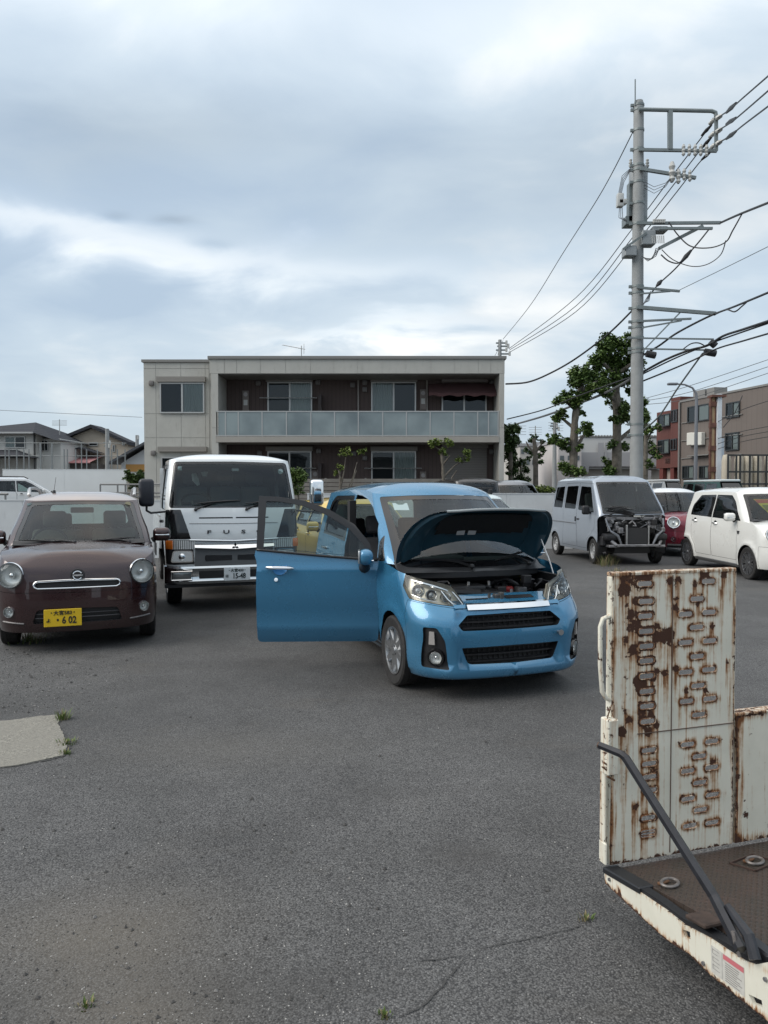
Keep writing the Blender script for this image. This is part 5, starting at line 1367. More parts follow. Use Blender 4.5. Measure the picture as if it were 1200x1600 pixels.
    for sg in (-1, 1):
        make_wheel(root, sg*.70, 1.02, .35, .19, .215, 6, pmat('steel_rim', (.5, .5, .5), .4, .6), sg, style='steel')
        make_wheel(root, sg*.66, 3.95, .33, .24, .2, 6, pmat('steel_rim', (.5, .5, .5), .4, .6), sg, style='steel')
        m = MB(); m.box((sg*.86, 3.5, .45), (sg*.84, 4.4, .70)); m.build('mud_guard', BLK, root)
    return root
truck()

# ---------------------------------------------------------------- silver van with its nose stripped off
def van():
    root = empty('stripped_van', (5.20, 14.95, 0), R(6.5), 'silver box van with its front bumper, lamps and grille missing', 'van')
    VP = paint('silver_van_paint', (0.31, 0.35, 0.405), 0.3, .36); w = .7375; L = 3.395
    prof = curve([(.15, .68), (.3, .71), (.6, .73), (.95, .735), (1.1, .725), (1.5, .67), (1.72, .635), (1.9, .60)])
    yf = curve([(.15, .28), (.5, .26), (.9, .28), (1.0, .30), (1.10, .34), (1.4, .58), (1.72, .86), (1.85, .98)])
    FW, RW, wr = .72, 3.12-.0, .265
    RW = 3.0
    lo = Shell(L, w, .12, .14, yf, curve([(.2, 3.33), (.5, 3.39), (1.1, 3.37), (1.75, 3.24)]), lambda y, z: prof(z)+.012*sum(math.exp(-((math.hypot(y-c, z-wr)-wr*1.2)/.05)**2) for c in (FW, RW)), bow=lambda z: .06, decay=.3)
    top = [('B', 0, 1.74), ('S', 3.0, 1.76), ('S', 2.0, 1.775), ('S', 1.2, 1.765), ('S', 1.02, 1.755), ('F', .52, 1.755), ('F', .25, 1.762), ('F', 0, 1.765)]
    zs = .24
    outer = [('F', 0, 1.04), ('F', .60, 1.05), ('U', lo.S(.40, 1.0)[0], 1.0), ('S', .46, .92), ('S', .45, .70), ('S', .47, zs), ('S', 1.2, zs), ('S', 2.6, zs), ('S', 3.2, zs), ('B', 0, zs)] + top
    bz = 1.12
    pan = [Panel('x', arch(FW, wr, .32, zs-.001), drop=True, wall='arch_liner', walld=-.2, r=0, skipz=zs+.01), Panel('x', arch(RW, wr, .31, zs-.001), drop=True, wall='arch_liner', walld=-.2, r=0, skipz=zs+.01),
           Panel('windscreen_band', [('F', 0, 1.05), ('F', .655, 1.06), ('F', .585, 1.725), ('F', 0, 1.735)], r=.04, off=-.002),
           Panel('windscreen', [('F', 0, 1.10), ('F', .62, 1.11), ('F', .555, 1.69), ('F', 0, 1.70)], r=.05, off=-.004),
           Panel('door', [('S', .80, .62), ('S', .62, .75), ('S', .56, 1.06), ('S', .92, 1.70), ('S', 1.62, 1.72), ('S', 1.62, .30), ('S', 1.10, .30), ('S', 1.04, .5)], r=.03, gap=.007),
           Panel('door_glass', [('S', .66, 1.08), ('S', .99, 1.62), ('S', 1.55, 1.64), ('S', 1.55, bz)], r=.05, off=-.008, wall='trim'),
           Panel('slide_door', [('S', 1.635, .30), ('S', 1.635, 1.72), ('S', 2.46, 1.71), ('S', 2.46, .70), ('S', 2.55, .30)], r=.03, gap=.007),
           Panel('slide_glass', [('S', 1.71, bz+.01), ('S', 1.71, 1.65), ('S', 2.39, 1.64), ('S', 2.39, bz+.02)], r=.05, off=-.008, wall='trim'),
           Panel('rear_glass', [('S', 2.55, bz+.02), ('S', 2.55, 1.64), ('S', 3.08, 1.62), ('S', 3.12, bz+.03)], r=.05, off=-.008, wall='trim')]
    res = cut_shell(lo, outer, pan, grid=.07, step=.045)
    both(res['body']).build('body_shell', VP, root)
    s = both(res['gap']); s.extend(both(res['arch_liner'])); s.extend(both(res['trim'])); s.build('seams', BLK, root)
    both(res['windscreen']).build('windscreen', GL, root); both(res['windscreen_band']).build('windscreen_rubber', BLKG, root)
    roof_cap(root, lo, top, 1.25, 2.9, curve([(.8, 1.84), (1.4, 1.875), (2.9, 1.875)]), VP)
    for sg in (-1, 1):
        F_ = (lambda m: m) if sg < 0 else (lambda m: m.mirrored())
        d = F_(res['door']).build('front_door', VP, root); F_(res['door_glass']).build('window', GLM, d)
        F_(res['rear_glass']).build('rear_side_window', GLD, root)
        d2 = F_(res['slide_door']).build('sliding_door', VP, root); F_(res['slide_glass']).build('window', GLD, d2)
        h = MB(); h.box((sg*.725, 1.46, .90), (sg*.755, 1.58, .93), 0, .008, seg=2); h.box((sg*.725, 1.66, .86), (sg*.755, 1.69, .97), 0, .008, seg=2); h.build('handle', BLK, d)
        door_mirror(d, (sg*.84, .82, 1.13), BLK, sg, .16, .19, .10, foot=(.12, .02, -.06), signal=False)
        h = MB(); h.tube([(sg*.745, 1.66, .82), (sg*.747, 3.2, .82)], .008, 0, 6); h.build('slide_rail', GRYM, root)
        make_wheel(root, sg*.655, FW, wr, .145, .165, 6, pmat('steel_rim', (.5, .5, .5), .4, .6), sg, steer=R(-6), style='steel'); make_wheel(root, sg*.655, RW, wr, .145, .165, 6, pmat('steel_rim', (.5, .5, .5), .4, .6), sg, style='steel')
    rnd = random.Random(3)
    # bare front structure
    f = MB()
    f.box((-.60, .30, .93), (.60, .37, .99), 0, .01); f.box((-.62, .38, .99), (.62, .45, 1.04), 0, .01)
    f.build('upper_crossmember', GRYM, root)
    f = MB(); f.box((-.45, .10, .395), (.45, .17, .445), 0, .01)
    for sg in (-1, 1):
        f.tube([(sg*.45, .14, .42), (sg*.52, .2, .50), (sg*.50, .42, .60)], [.035, .04, .045], 0, 8); f.box((sg*.60, .14, .38), (sg*.38, .40, .43), 0, .01)
    f.build('lower_crossmember', pmat('bare_steel', (.25, .25, .26), .4, .7, vary=.4, scale=15), root)
    f = MB(); f.box((-.20, .19, .45), (.24, .23, .78)); rad = f.build('radiator', pmat('radiator_fins', (.05, .05, .052), .5, .5, bump=.5, bscale=200), root)
    f = MB(); f.box((-.235, .17, .44), (-.20, .235, .84), 0, .005); f.box((.24, .17, .44), (.265, .235, .82), 0, .005); f.build('radiator_tank', SIL, rad)
    f = MB(); f.box((-.30, .40, .5), (.30, .9, .90)); f.box((-.62, .62, .40), (.62, .70, 1.02)); f.build('firewall', BLK, root)
    for sg in (-1, 1):
        f = MB(); f.box((sg*.66, .16, .52), (sg*.42, .46, .66), 0, .04, seg=2); f.box((sg*.69, .30, .40), (sg*.60, .46, .60), 0, .02); f.build('wheel_arch_liner', BLK, root)
        f = MB(); f.tube([(sg*.62, .30, .97), (sg*.60, .26, .85), (sg*.56, .20, .72), (sg*.42, .16, .62), (sg*.34, .16, .45)], [.018, .022, .02, .03, .02], 0, 8); f.build('inner_fender_rail', pmat('bare_steel_pale', (.20, .21, .23), .4, .6, vary=.4, scale=15), root)
        f = MB()
        for k in range(9):
            x = sg*rnd.uniform(.30, .60); y = rnd.uniform(.22, .38); z = rnd.uniform(.66, .92); s_ = rnd.uniform(.02, .05); f.box((x-s_, y-s_, z-s_), (x+s_, y+s_, z+s_*1.4), rnd.choice((0, 1, 2)), .01)
        f.build('brackets', [BLK, GRYM, pmat('bare_steel', (.25, .25, .26), .4, .7)], root)
    f = MB()
    for k in range(26):
        x = rnd.uniform(-.58, .56); y = rnd.uniform(.22, .36); z = rnd.uniform(.62, 1.0); pts = [(x, y, z)]
        for j in range(4): pts.append((max(-.6, min(.6, pts[-1][0]+rnd.uniform(-.14, .14))), max(.18, pts[-1][1]+rnd.uniform(-.04, .04)), max(.5, min(1.03, pts[-1][2]+rnd.uniform(-.07, .07)))))
        f.tube(pts, rnd.choice((.008, .012, .018)), rnd.choice((0, 0, 1)), 6)
    f.build('hoses', [BLK, GRYM], root)
    f = MB(); f.box((-.02, .285, 1.0), (.22, .30, 1.03)); f.build('paper_label', pmat('paper_white', (.55, .55, .52), .7), root)
    wiper(root, (-.50, .34, 1.05), (-.20, .385, 1.17), (.06, .375, 1.14), .014); wiper(root, (-.05, .30, 1.05), (-.35, .40, 1.20), (-.58, .43, 1.19), .014)
    f = MB()
    for k in range(4): f.tube([(-.55, .36+.01*k, 1.19-.03*k), (-.25, .33, 1.16-.035*k), (.0, .30, 1.07-.01*k)], .011, 0, 6)
    f.build('loose_trim', BLK, root)
    it = MB(); it.box((-.64, .60, .9), (.64, .92, 1.09), 0, .05, seg=2); it.box((-.66, .6, .5), (.66, 3.25, .62)); it.box((-.64, 3.2, .6), (.64, 3.26, 1.0)); it.build('dashboard', BLK, root)
    for x in (-.34, .34): seat_mb(x, 1.38, .78, w=.46, h=.62).build('front_seat', SEAT, root)
    steering_wheel(root, -.34, .98, 1.12, .7)
    underbody(root, 3.35, .68, .24, .40, (FW, RW), .33, y0=.48)
van()
# ---------------------------------------------------------------- rusty car-carrier tail in the foreground
def flat_holes(outer, holes, grid, th, mi=0, wallmi=0):
    """plate in the local XZ plane (front face towards -Y) with through holes"""
    OP = resample(outer, grid); HS = [resample(h, .009) for h in holes]
    us = [p[0] for p in OP]; zs = [p[1] for p in OP]
    G = np.array([(a, b) for a in np.arange(min(us)+grid/2, max(us), grid) for b in np.arange(min(zs)+grid/2, max(zs), grid)])
    keep = inpoly(G, OP) & (polydist(G, OP) > grid*.3)
    for h in HS:
        c = np.mean(np.array(h), 0); near = np.hypot(*(G-c).T) < .09
        idx = np.where(near)[0]; keep[idx] &= ~inpoly(G[idx], h) & (polydist(G[idx], h) > grid*.3)
    V = []; E = []
    for q in [OP]+HS:
        i0 = len(V); V += q; k = len(q); E += [(i0+i, i0+(i+1) % k) for i in range(k)]
    r = delaunay_2d_cdt([Vector(p) for p in V]+[Vector(p) for p in G[keep]], E, [], 0, 1e-6, False)
    vs, fs = r[0], r[2]; cen = np.array([[(vs[f[0]].x+vs[f[1]].x+vs[f[2]].x)/3, (vs[f[0]].y+vs[f[1]].y+vs[f[2]].y)/3] for f in fs])
    ok = inpoly(cen, OP)
    for h in HS:
        c = np.mean(np.array(h), 0); idx = np.where(np.hypot(*(cen-c).T) < .09)[0]; ok[idx] &= ~inpoly(cen[idx], h)
    mb = MB(); n = len(vs)
    mb.add([(v.x, 0, v.y) for v in vs]+[(v.x, th, v.y) for v in vs], [], 0)
    for k in np.where(ok)[0]:
        f = fs[k]; a, b, c = [vs[i] for i in f]
        if (b.x-a.x)*(c.y-a.y)-(b.y-a.y)*(c.x-a.x) < 0: f = f[::-1]
        mb.f.append(tuple(f)); mb.f.append(tuple(n+i for i in reversed(f))); mb.m += [mi, mi]; mb.sm += [False, False]
    for q in [OP]+HS:
        o = len(mb.v); k = len(q); mb.v += [(a, 0, b) for a, b in q]+[(a, th, b) for a, b in q]; mb.n += [(0, 0, 0)]*(2*k)
        for i in range(k): mb.f.append((o+i, o+(i+1) % k, o+k+(i+1) % k, o+k+i)); mb.m.append(wallmi); mb.sm.append(False)
    return mb
def rust_mat():
    """old cream-white paint; the 'rust' attribute says where the steel is bare"""
    m = pmat('rusty_white_paint', (.6, .6, .55), .55)
    at_ = N(m, 'ShaderNodeAttribute'); at_.attribute_name = 'rust'; sp = N(m, 'ShaderNodeSeparateColor'); LK(m, at_.outputs['Color'], sp.inputs[0])
    v = ocoord(m)
    n1 = noise(m, v, 38, 6, .65, .3); n2 = noise(m, v, 150, 4, .6); st = noise(m, ocoord(m, (1, 1, .045)), 75, 5, .65); n3 = noise(m, v, 6, 4, .6)
    k = mmath(m, 'ADD', sp.outputs[0], mmath(m, 'MULTIPLY', mmath(m, 'SUBTRACT', n1, .5), 2.0))
    core = mrange(m, k, .50, .60)
    halo = mrange(m, mmath(m, 'ADD', mmath(m, 'ADD', sp.outputs[1], mmath(m, 'MULTIPLY', mmath(m, 'SUBTRACT', st, .5), 2.4)), mmath(m, 'MULTIPLY', mmath(m, 'SUBTRACT', n1, .5), .6)), .20, .80)
    pt = mixc(m, mrange(m, n3, .3, .7), (.66, .645, .55), (.77, .75, .65))
    # thin dark scratches and dirt running down
    dr = mrange(m, st, .60, .78, 0, .45); pt = mixc(m, dr, pt, (.34, .32, .27))
    sc = mrange(m, mmath(m, 'MULTIPLY', st, n1), .36, .42, 0, .7); pt = mixc(m, sc, pt, (.10, .09, .08))
    c = mixc(m, mmath(m, 'MULTIPLY', halo, .9), pt, (.46, .22, .06))
    c = mixc(m, mmath(m, 'POWER', halo, 3.0), c, (.17, .065, .02))
    rc = mixc(m, n2, (.035, .016, .010), (.085, .034, .018)); c = mixc(m, core, c, rc)
    LK(m, c, BS(m).inputs['Base Color'])
    LK(m, mrange(m, core, 0, 1, .48, .9), BS(m).inputs['Roughness'])
    h = mmath(m, 'SUBTRACT', mmath(m, 'MULTIPLY', n1, .3), mmath(m, 'MULTIPLY', core, .8)); h = mmath(m, 'ADD', h, mmath(m, 'MULTIPLY', mmath(m, 'MULTIPLY', core, n2), .8)); set_bump(m, h, .45, .004)
    return m
RUST = rust_mat()
def paint_rust(o, fn):
    me = o.data; ca = me.color_attributes.new('rust', 'FLOAT_COLOR', 'POINT'); buf = np.zeros((len(me.vertices), 4), np.float32)
    co = np.zeros(len(me.vertices)*3, np.float32); me.vertices.foreach_get('co', co); co = co.reshape(-1, 3)
    a, b = fn(co); buf[:, 0] = a; buf[:, 1] = b; buf[:, 3] = 1; ca.data.foreach_set('color', buf.ravel())
def edge_rust(amt=.3, halo=.35):
    return lambda co: (np.full(len(co), amt), np.full(len(co), halo))
def carrier():
    A = Vector((.795, 2.62, .2)); th = R(17.5); root = empty('car_carrier', A, th, 'rusty white low car-carrier bed with its slotted loading ramp folded upright', 'carrier truck')
    # slots from the photograph: (x, z) on the ramp plane
    Minv = (T(*A) @ RZ(th)).inverted()
    def onramp(px, py):
        d = at(px, py, 1.0)-Vector((0, 0, CAM_H)); o = Minv @ Vector((0, 0, CAM_H)); dd = Minv.to_3x3() @ d; t = -o.y/dd.y; p = o+dd*t; return p.x, p.z
    zoom = lambda x, y: (900+x/4, 880+y/4)
    left = [(430, 128), (437, 238), (433, 330), (437, 425), (440, 518), (440, 610), (441, 705), (441, 800), (444, 893), (447, 988), (455, 1168), (457, 1252), (459, 1335), (460, 1418), (452, 1590), (450, 1680)]
    right = [(828, 112), (757, 222), (684, 318), (832, 306), (753, 400), (684, 495), (835, 484), (757, 582), (686, 680), (830, 664), (762, 765), (691, 862), (836, 846), (767, 946),
             (697, 1132), (848, 1112), (770, 1206), (698, 1298), (848, 1275), (773, 1370), (700, 1472), (852, 1446), (777, 1540)]
    sl = [zoom(*p) for p in left+right]+[(900+450/4, 1240+255/4), (900+710/4, 1240+200/4), (900+850/4, 1240+180/4)]
    C2 = [onramp(*p) for p in sl]
    def stad(c, L=.064, H=.019): 
        q = []
        for k in range(7): a = -PI/2+PI*k/6; q.append((c[0]+L/2-H/2+H/2*math.cos(a), c[1]+H/2*math.sin(a)))
        for k in range(7): a = PI/2+PI*k/6; q.append((c[0]-L/2+H/2+H/2*math.cos(a), c[1]+H/2*math.sin(a)))
        return q
    x0, z0 = .022, .0; x1 = onramp(1150, 900)[0]; z1 = onramp(957, 893)[1]-.010
    H = [stad(c) for c in C2]
    rp = flat_holes([(x0, z0), (x1, z0), (x1, z1), (x0, z1)], H, .011, .003)
    o = rp.build('loading_ramp', RUST, root); o.location = (0, .0, 0)
    blobs = [(300, 170, 45, .9), (370, 240, 28, .8), (345, 320, 34, .8), (350, 400, 35, .8), (380, 380, 30, .8), (570, 455, 52, 1.0), (520, 450, 34, .9), (610, 520, 20, .7), (310, 485, 26, .7), (355, 540, 34, .9), (500, 470, 28, .8), (510, 390, 22, .8),
             (620, 270, 26, .8), (625, 225, 20, .6), (640, 120, 34, .7), (590, 108, 30, .7), (850, 392, 22, .9), (400, 750, 44, 1.0), (480, 745, 22, .7), (500, 680, 26, .8), (555, 685, 26, .8), (330, 980, 26, .9), (315, 938, 18, .8), (287, 1052, 32, 1.0), (455, 1050, 34, .8), (410, 940, 34, .8), (460, 950, 26, .8),
             (690, 800, 24, .8), (805, 795, 18, .8), (925, 72, 28, .8), (800, 80, 40, .8), (385, 560, 20, .7), (620, 660, 24, .8), (900, 165, 12, .7), (945, 615, 16, .6), (760, 260, 16, .8), (480, 1290, 24, .7), (500, 1010, 24, .8), (745, 130, 24, .8), (410, 90, 80, .7), (310, 88, 60, .6), (860, 1240, 30, .7), (370, 1520, 24, .9)]
    BL = [(onramp(*zoom(a, b)), r/4/442, s_) for a, b, r, s_ in blobs]
    def fr(co):
        x, z = co[:, 0], co[:, 2]; core = np.full(len(co), .10); halo = np.full(len(co), .0)
        for i, (cx_, cz) in enumerate(C2):
            dx = np.maximum(np.abs(x-cx_)-.024, 0); d = np.hypot(dx, (z-cz)); lf = i < 16
            amt = .95 if lf and i < 10 else .62 if lf else .50
            core = np.maximum(core, amt*np.exp(-(np.maximum(d-.010, 0)/.011)**2)*(1 if lf else np.where(z > cz, 1.25, .7)))
            s_ = np.where(z < cz+.01, np.exp(-np.abs(z-cz)/.10), np.exp(-((z-cz)/.02)**2)); halo = np.maximum(halo, (.85 if lf else .50)*s_*np.exp(-((np.abs(x-cx_)-.034)/.012)**2))
            halo = np.maximum(halo, .9*np.exp(-(np.maximum(d-.008, 0)/.014)**2))
        for (bx, bz_), r, s_ in BL:
            d = np.hypot(x-bx, z-bz_); core = np.maximum(core, s_*1.05*np.exp(-(d/(r*1.25))**4)); halo = np.maximum(halo, np.where(z < bz_, np.exp(-((x-bx)/(r*1.1))**2)*np.exp(-(bz_-z)/.12), np.exp(-(d/(r*1.5))**2)))
        e = np.minimum(np.minimum(x-x0, x1-x), np.minimum(z1-z, z-z0+.01)); core = np.maximum(core, .55*np.exp(-(e/.008)**2)); halo = np.maximum(halo, .6*np.exp(-(e/.02)**2))
        e = x1-x; core = np.maximum(core, .66*np.exp(-(e/.010)**2)*(z < z1*.8)); e2 = np.abs(z); core = np.maximum(core, .66*np.exp(-(e2/.012)**2))
        col_ = np.exp(-((x-.075)/.012)**2)+np.exp(-((x-.165)/.010)**2); halo = np.maximum(halo, .60*col_*(z < z1-.05)); core = np.maximum(core, .42*np.exp(-((x-.078)/.014)**2)*(z > z1*.25))
        return core, halo
    paint_rust(o, fr)
    for c, h in zip(C2, H):
        lips = MB(); q = stad(c, .067, .022); lips.tube([(a, -.002, b) for a, b in q]+[(q[0][0], -.002, q[0][1])], .0019, 0, 5, cap=False)
        lo_ = lips.build('slot_lip', RUST, o); paint_rust(lo_, lambda co: (np.full(len(co), .46), np.full(len(co), .75)))
    rb = MB(); rb.box((x0-.004, -.002, z1-.008), (x1+.002, .035, z1+.006), 0, .003)
    for x in (x0, x1): rb.box((x-.004, .0035, z0), (x+.008, .035, z1-.009), 0, .003)
    xs = onramp(1050, 1000)[0]; rb.box((xs-.012, .0035, z0), (xs+.012, .03, z1-.012)); 
    o2 = rb.build('ramp_frame', RUST, o); paint_rust(o2, lambda co: (np.full(len(co), .36), .25+.35*(co[:, 2] > z1-.01)))
    sm_ = MB(); sm_.box((xs-.0015, -.0025, .01), (xs+.0015, .0, z1-.012)); zz_ = onramp(1050, 1141)[1]; sm_.box((.13, -.0025, zz_), (x1, .0, zz_+.003)); sm_.build('weld_seam', pmat('seam_dark', (.12, .08, .06), .8), o)
    # handle loop and latch on the ramp's free edge
    hp = [onramp(*p) for p in ((957, 963), (945, 968), (941, 980), (941, 1040), (944, 1082), (950, 1092), (960, 1096))]
    h = MB(); h.tube([(x, .012, z) for x, z in hp], .0085, 0, 10); oh = h.build('handle', RUST, o); paint_rust(oh, lambda co: (np.full(len(co), .36), np.full(len(co), .25)))
    lt = MB(); a, b = onramp(943, 1122); c_, d_ = onramp(960, 1206); lt.box((a, -.03, d_), (c_-.004, .02, b), 0, .004)
    e_, f_ = onramp(948, 1206); g_, h_ = onramp(948, 1322); lt.box((e_-.002, -.002, h_), (-.006, .03, f_), 0, .003)
    i_, j_ = onramp(946, 1316); k_, l_ = onramp(946, 1352); lt.box((i_-.008, -.012, l_+.004), (.002, .03, j_), 0, .004)
    ol = lt.build('latch', RUST, o); paint_rust(ol, edge_rust(.33, .22))
    wr_ = MB(); q = [onramp(*p) for p in ((953, 1100), (946, 1122), (950, 1103), (957, 1122), (957, 1100))]; wr_.tube([(x, -.01, z) for x, z in q], .0018, 0, 5)
    q = [onramp(*p) for p in ((938, 1188), (948, 1196), (936, 1195), (950, 1206), (944, 1210), (955, 1216))]; wr_.tube([(x, -.02, z) for x, z in q], .004, 0, 6)
    wr_.build('wire_tie', pmat('rust_brown', (.14, .07, .035), .8), o)
    # lower tail panel to the right
    zp = onramp(1165, 1117)[1]; W2 = 1.25
    tp = MB(); nx, nz = 60, 34; vs = [(x1+.012+(W2-x1)*i/nx, .0, zp*j/nz) for j in range(nz+1) for i in range(nx+1)]
    tp.add(vs, [(j*(nx+1)+i, j*(nx+1)+i+1, (j+1)*(nx+1)+i+1, (j+1)*(nx+1)+i) for j in range(nz) for i in range(nx)])
    ot = tp.build('tail_panel', RUST, root)
    def ft(co):
        x, z = co[:, 0], co[:, 2]; e = x-x1-.012; core = .12+.62*np.exp(-(e/.012)**2)+.55*np.exp(-((zp-z)/.012)**2)+.5*np.exp(-(z/.02)**2); halo = .9*np.exp(-(e/.03)**2)+.6*np.exp(-((zp-z)/.025)**2)+.6*np.exp(-(z/.03)**2)
        for bx, bz_, r in ((.05, .10, .02), (.045, .16, .012), (.012, .26, .012), (.17, .05, .02), (.22, .03, .015)):
            d = np.hypot(e-bx, z-bz_); core = np.maximum(core, .8*np.exp(-(d/r)**4))
        return core, halo
    paint_rust(ot, ft)
    fb = MB(); fb.box((x1+.012, .003, 0), (W2, .04, zp-.003)); fb.box((x1+.008, -.004, zp-.002), (W2+.004, .044, zp+.012), 0, .004); of = fb.build('panel_back', RUST, ot); paint_rust(of, edge_rust(.45, .6))
    # ---- sloping deck, from the hinge line towards the camera
    sl_ = math.tan(R(8.6)); Ld = 2.9; D = Matrix.Shear('XZ', 4, (0, 0)) if False else RX(-math.atan(sl_))
    # RX(-a) lifts points with negative y
    dk = MB(); nx, ny = 2, 2; dk.box((.05, -Ld, -.03), (1.35, -.004, -.012)); 
    ch = checker_mat(); dko = dk.build('deck_plate', ch, root, M=D)
    rail = MB()
    # side plate outline seen from outside (x = 0 plane), y runs to the camera
    Mi2 = Minv
    def onside(px, py):
        d = at(px, py, 1.0)-Vector((0, 0, CAM_H)); o_ = Mi2 @ Vector((0, 0, CAM_H)); dd = Mi2.to_3x3() @ d; t = -o_.x/dd.x; p = o_+dd*t; return p.y, p.z
    pxs_top = [(944, 1364), (985, 1384), (1040, 1421), (1070, 1445), (1110, 1466), (1160, 1500), (1180, 1507), (1200, 1504)]
    pxs_bot = [(1200, 1596), (1150, 1556), (1110, 1524), (1075, 1490), (1040, 1468), (1010, 1441), (975, 1408), (946, 1380)]
    tp_ = [onside(*p) for p in pxs_top]; bt = [onside(*p) for p in pxs_bot]
    ex = lambda a, b, y: (y, a[1]+(b[1]-a[1])*(y-a[0])/(b[0]-a[0]))
    t_end = ex(tp_[0], tp_[4], -Ld); b_end = (-Ld, bt[0][1]-.01)
    poly = [tp_[0]]+tp_[1:]+[t_end, b_end]+bt
    fl_ = flat_holes([(-y, z) for y, z in poly], [[(-a, b) for a, b in [onside(*p) for p in ((1066, 1452), (1078, 1456), (1079, 1468), (1070, 1464))]], [(-a, b) for a, b in [onside(*p) for p in ((1169, 1553), (1190, 1563), (1192, 1574), (1176, 1568))]]], .02, .012)
    fl_.v = [(y_, -x_, z_) for x_, y_, z_ in fl_.v]
    so = fl_.build('side_rail', RUST, root)
    PB = np.array(bt+[b_end]); PT = np.array(tp_[:5]+[t_end])
    PBs = PB[np.argsort(PB[:, 0])]; PTs = PT[np.argsort(PT[:, 0])]
    def fs_(co):
        y, z = co[:, 1], co[:, 2]; zb = np.interp(y, PBs[:, 0], PBs[:, 1]); zt = np.interp(y, PTs[:, 0], PTs[:, 1])
        core = .06+.72*np.exp(-((z-zb)/.007)**2)+.35*np.exp(-((zt-z)/.004)**2); halo = .75*np.exp(-((z-zb)/.014)**2)+.35*np.exp(-((zt-z)/.01)**2)
        for px_, py_, r in ((1072, 1460, .012), (1092, 1505, .010), (1100, 1512, .012), (968, 1392, .010), (960, 1380, .006)):
            yy, z_ = onside(px_, py_); d = np.hypot(y-yy, z-z_); core = np.maximum(core, .75*np.exp(-(d/r)**4)); halo = np.maximum(halo, .8*np.exp(-(d/(r*1.5))**2))
        return core, halo
    paint_rust(so, fs_)
    bo = MB()
    for px_, py_ in ((953, 1374), (1100, 1505), (1197, 1530)):
        yy, z_ = onside(px_, py_); bo.cyl((-.006, yy, z_), (0, yy, z_), .006, 0, 6)
    bo.build('bolts', GRYM, so)
    # black upper edge strip and inner channel
    bk = MB(); b0 = tp_[0]; b1 = onside(1003, 1385)
    def edge(y): return float(np.interp(y, PTs[:, 0], PTs[:, 1]))
    ys_ = np.linspace(-.005, -Ld+.02, 30)
    for ya, yb_ in zip(ys_, ys_[1:]):
        za, zb_ = edge(ya), edge(yb_); bk.add([(.004, ya, za+.012), (.036, ya, za+.012), (.036, yb_, zb_+.012), (.004, yb_, zb_+.012), (.004, ya, za-.003), (.004, yb_, zb_-.003), (.036, ya, za-.02), (.036, yb_, zb_-.02)], [(3, 2, 1, 0), (0, 4, 5, 3), (1, 2, 7, 6)])
    bk.build('edge_strip', pmat('black_rubber', (.014, .015, .018), .5), root)
    bx = MB(); bx.box((-.006, -.20, .0), (.055, .012, .022), 0, .004, M=D @ T(0, 0, edge(0)-.0)); bx.build('corner_cap', pmat('black_rubber', (.014, .015, .018), .5), root)
    # D rings
    def ondeck(px, py):
        Md = (T(*A) @ RZ(th) @ D).inverted(); d = at(px, py, 1.0)-Vector((0, 0, CAM_H)); o_ = Md @ Vector((0, 0, CAM_H)); dd = Md.to_3x3() @ d; t = (-.012-o_.z)/dd.z; return o_+dd*t
    for px_, py_, ang in ((1047, 1384, 20), (1180, 1349, 15)):
        p = ondeck(px_, py_); m = MB(); M2 = D @ T(p.x, p.y, -.004) @ RZ(R(ang)); m.tube([M2 @ Vector((.036*math.cos(2*PI*k/24), .022*math.sin(2*PI*k/24), .002+.004*math.sin(2*PI*k/24))) for k in range(25)], .0055, 0, 8, cap=False)
        m.box((-.03, .012, -.006), (.02, .03, .004), 1, .003, M=M2); tag(m.build('lashing_ring', [pmat('ring_steel', (.22, .20, .19), .5, .6, vary=.3, scale=40), pmat('rust_brown', (.14, .07, .035), .8)], root))
    p = ondeck(1178, 1349); rc = MB(); M2 = D @ T(p.x, p.y, -.011) @ RZ(R(15))
    for q in (((-.07, -.05), (.07, -.046)), ((-.07, .046), (.07, .05)), ((-.07, -.05), (-.066, .05)), ((.066, -.05), (.07, .05))): rc.box((q[0][0], q[0][1], 0), (q[1][0], q[1][1], .005), 0, M=M2)
    rc.build('ring_recess', pmat('rust_dark', (.06, .035, .028), .8), root)
    # black stay arm
    def ray(px, py, Y): return Minv @ at(px, py, Y)
    a1 = ray(936, 1164, 2.50); a2 = ray(975, 1180, 2.44); a3 = ray(1115, 1400, 2.12); a4 = ray(1158, 1484, 1.98)
    m = MB(); m.tube([a1, a2-(a2-a1)*.12, a2+(a3-a2)*.02, a3, a4], [.013, .0135, .0145, .0155, .017], 0, 6, smooth=False); st = m.build('stay_arm', pmat('arm_black', (.018, .019, .024), .38, vary=.3, scale=30), root)
    m = MB(); dd = (a1-a2).normalized(); m.cyl(a1, a1+dd*.003, .010, 0, 8); m.build('rusty_arm_tip', pmat('rust_brown', (.14, .07, .035), .8), st)
    m = MB(); b5 = ray(1166, 1470, 1.98); b6 = ray(1180, 1500, 1.95)
    m.tube([a3+(a4-a3)*.3+Vector((.02, 0, .012)), b5+Vector((.01, 0, .01)), b6], [.010, .016, .016], 0, 8); m.tube([ray(1145, 1455, 2.0), ray(1150, 1478, 1.99), ray(1156, 1495, 1.98)], [.005, .006, .005], 1, 8)
    m.box((.02, a4.y-.05, a4.z-.06), (.06, a4.y+.03, a4.z+.005), 0, .006); m.build('arm_bracket', [pmat('arm_black', (.018, .019, .024), .4), pmat('ring_steel', (.22, .20, .19), .5, .6)], root)
    m = MB(); p = ondeck(1100, 1440); m.box((p.x-.04, p.y-.05, -.01), (p.x+.035, p.y+.035, .004), 0, .004, M=D); m.build('rusty_block', pmat('block_brown', (.05, .033, .026), .8, vary=.4, scale=30), root)
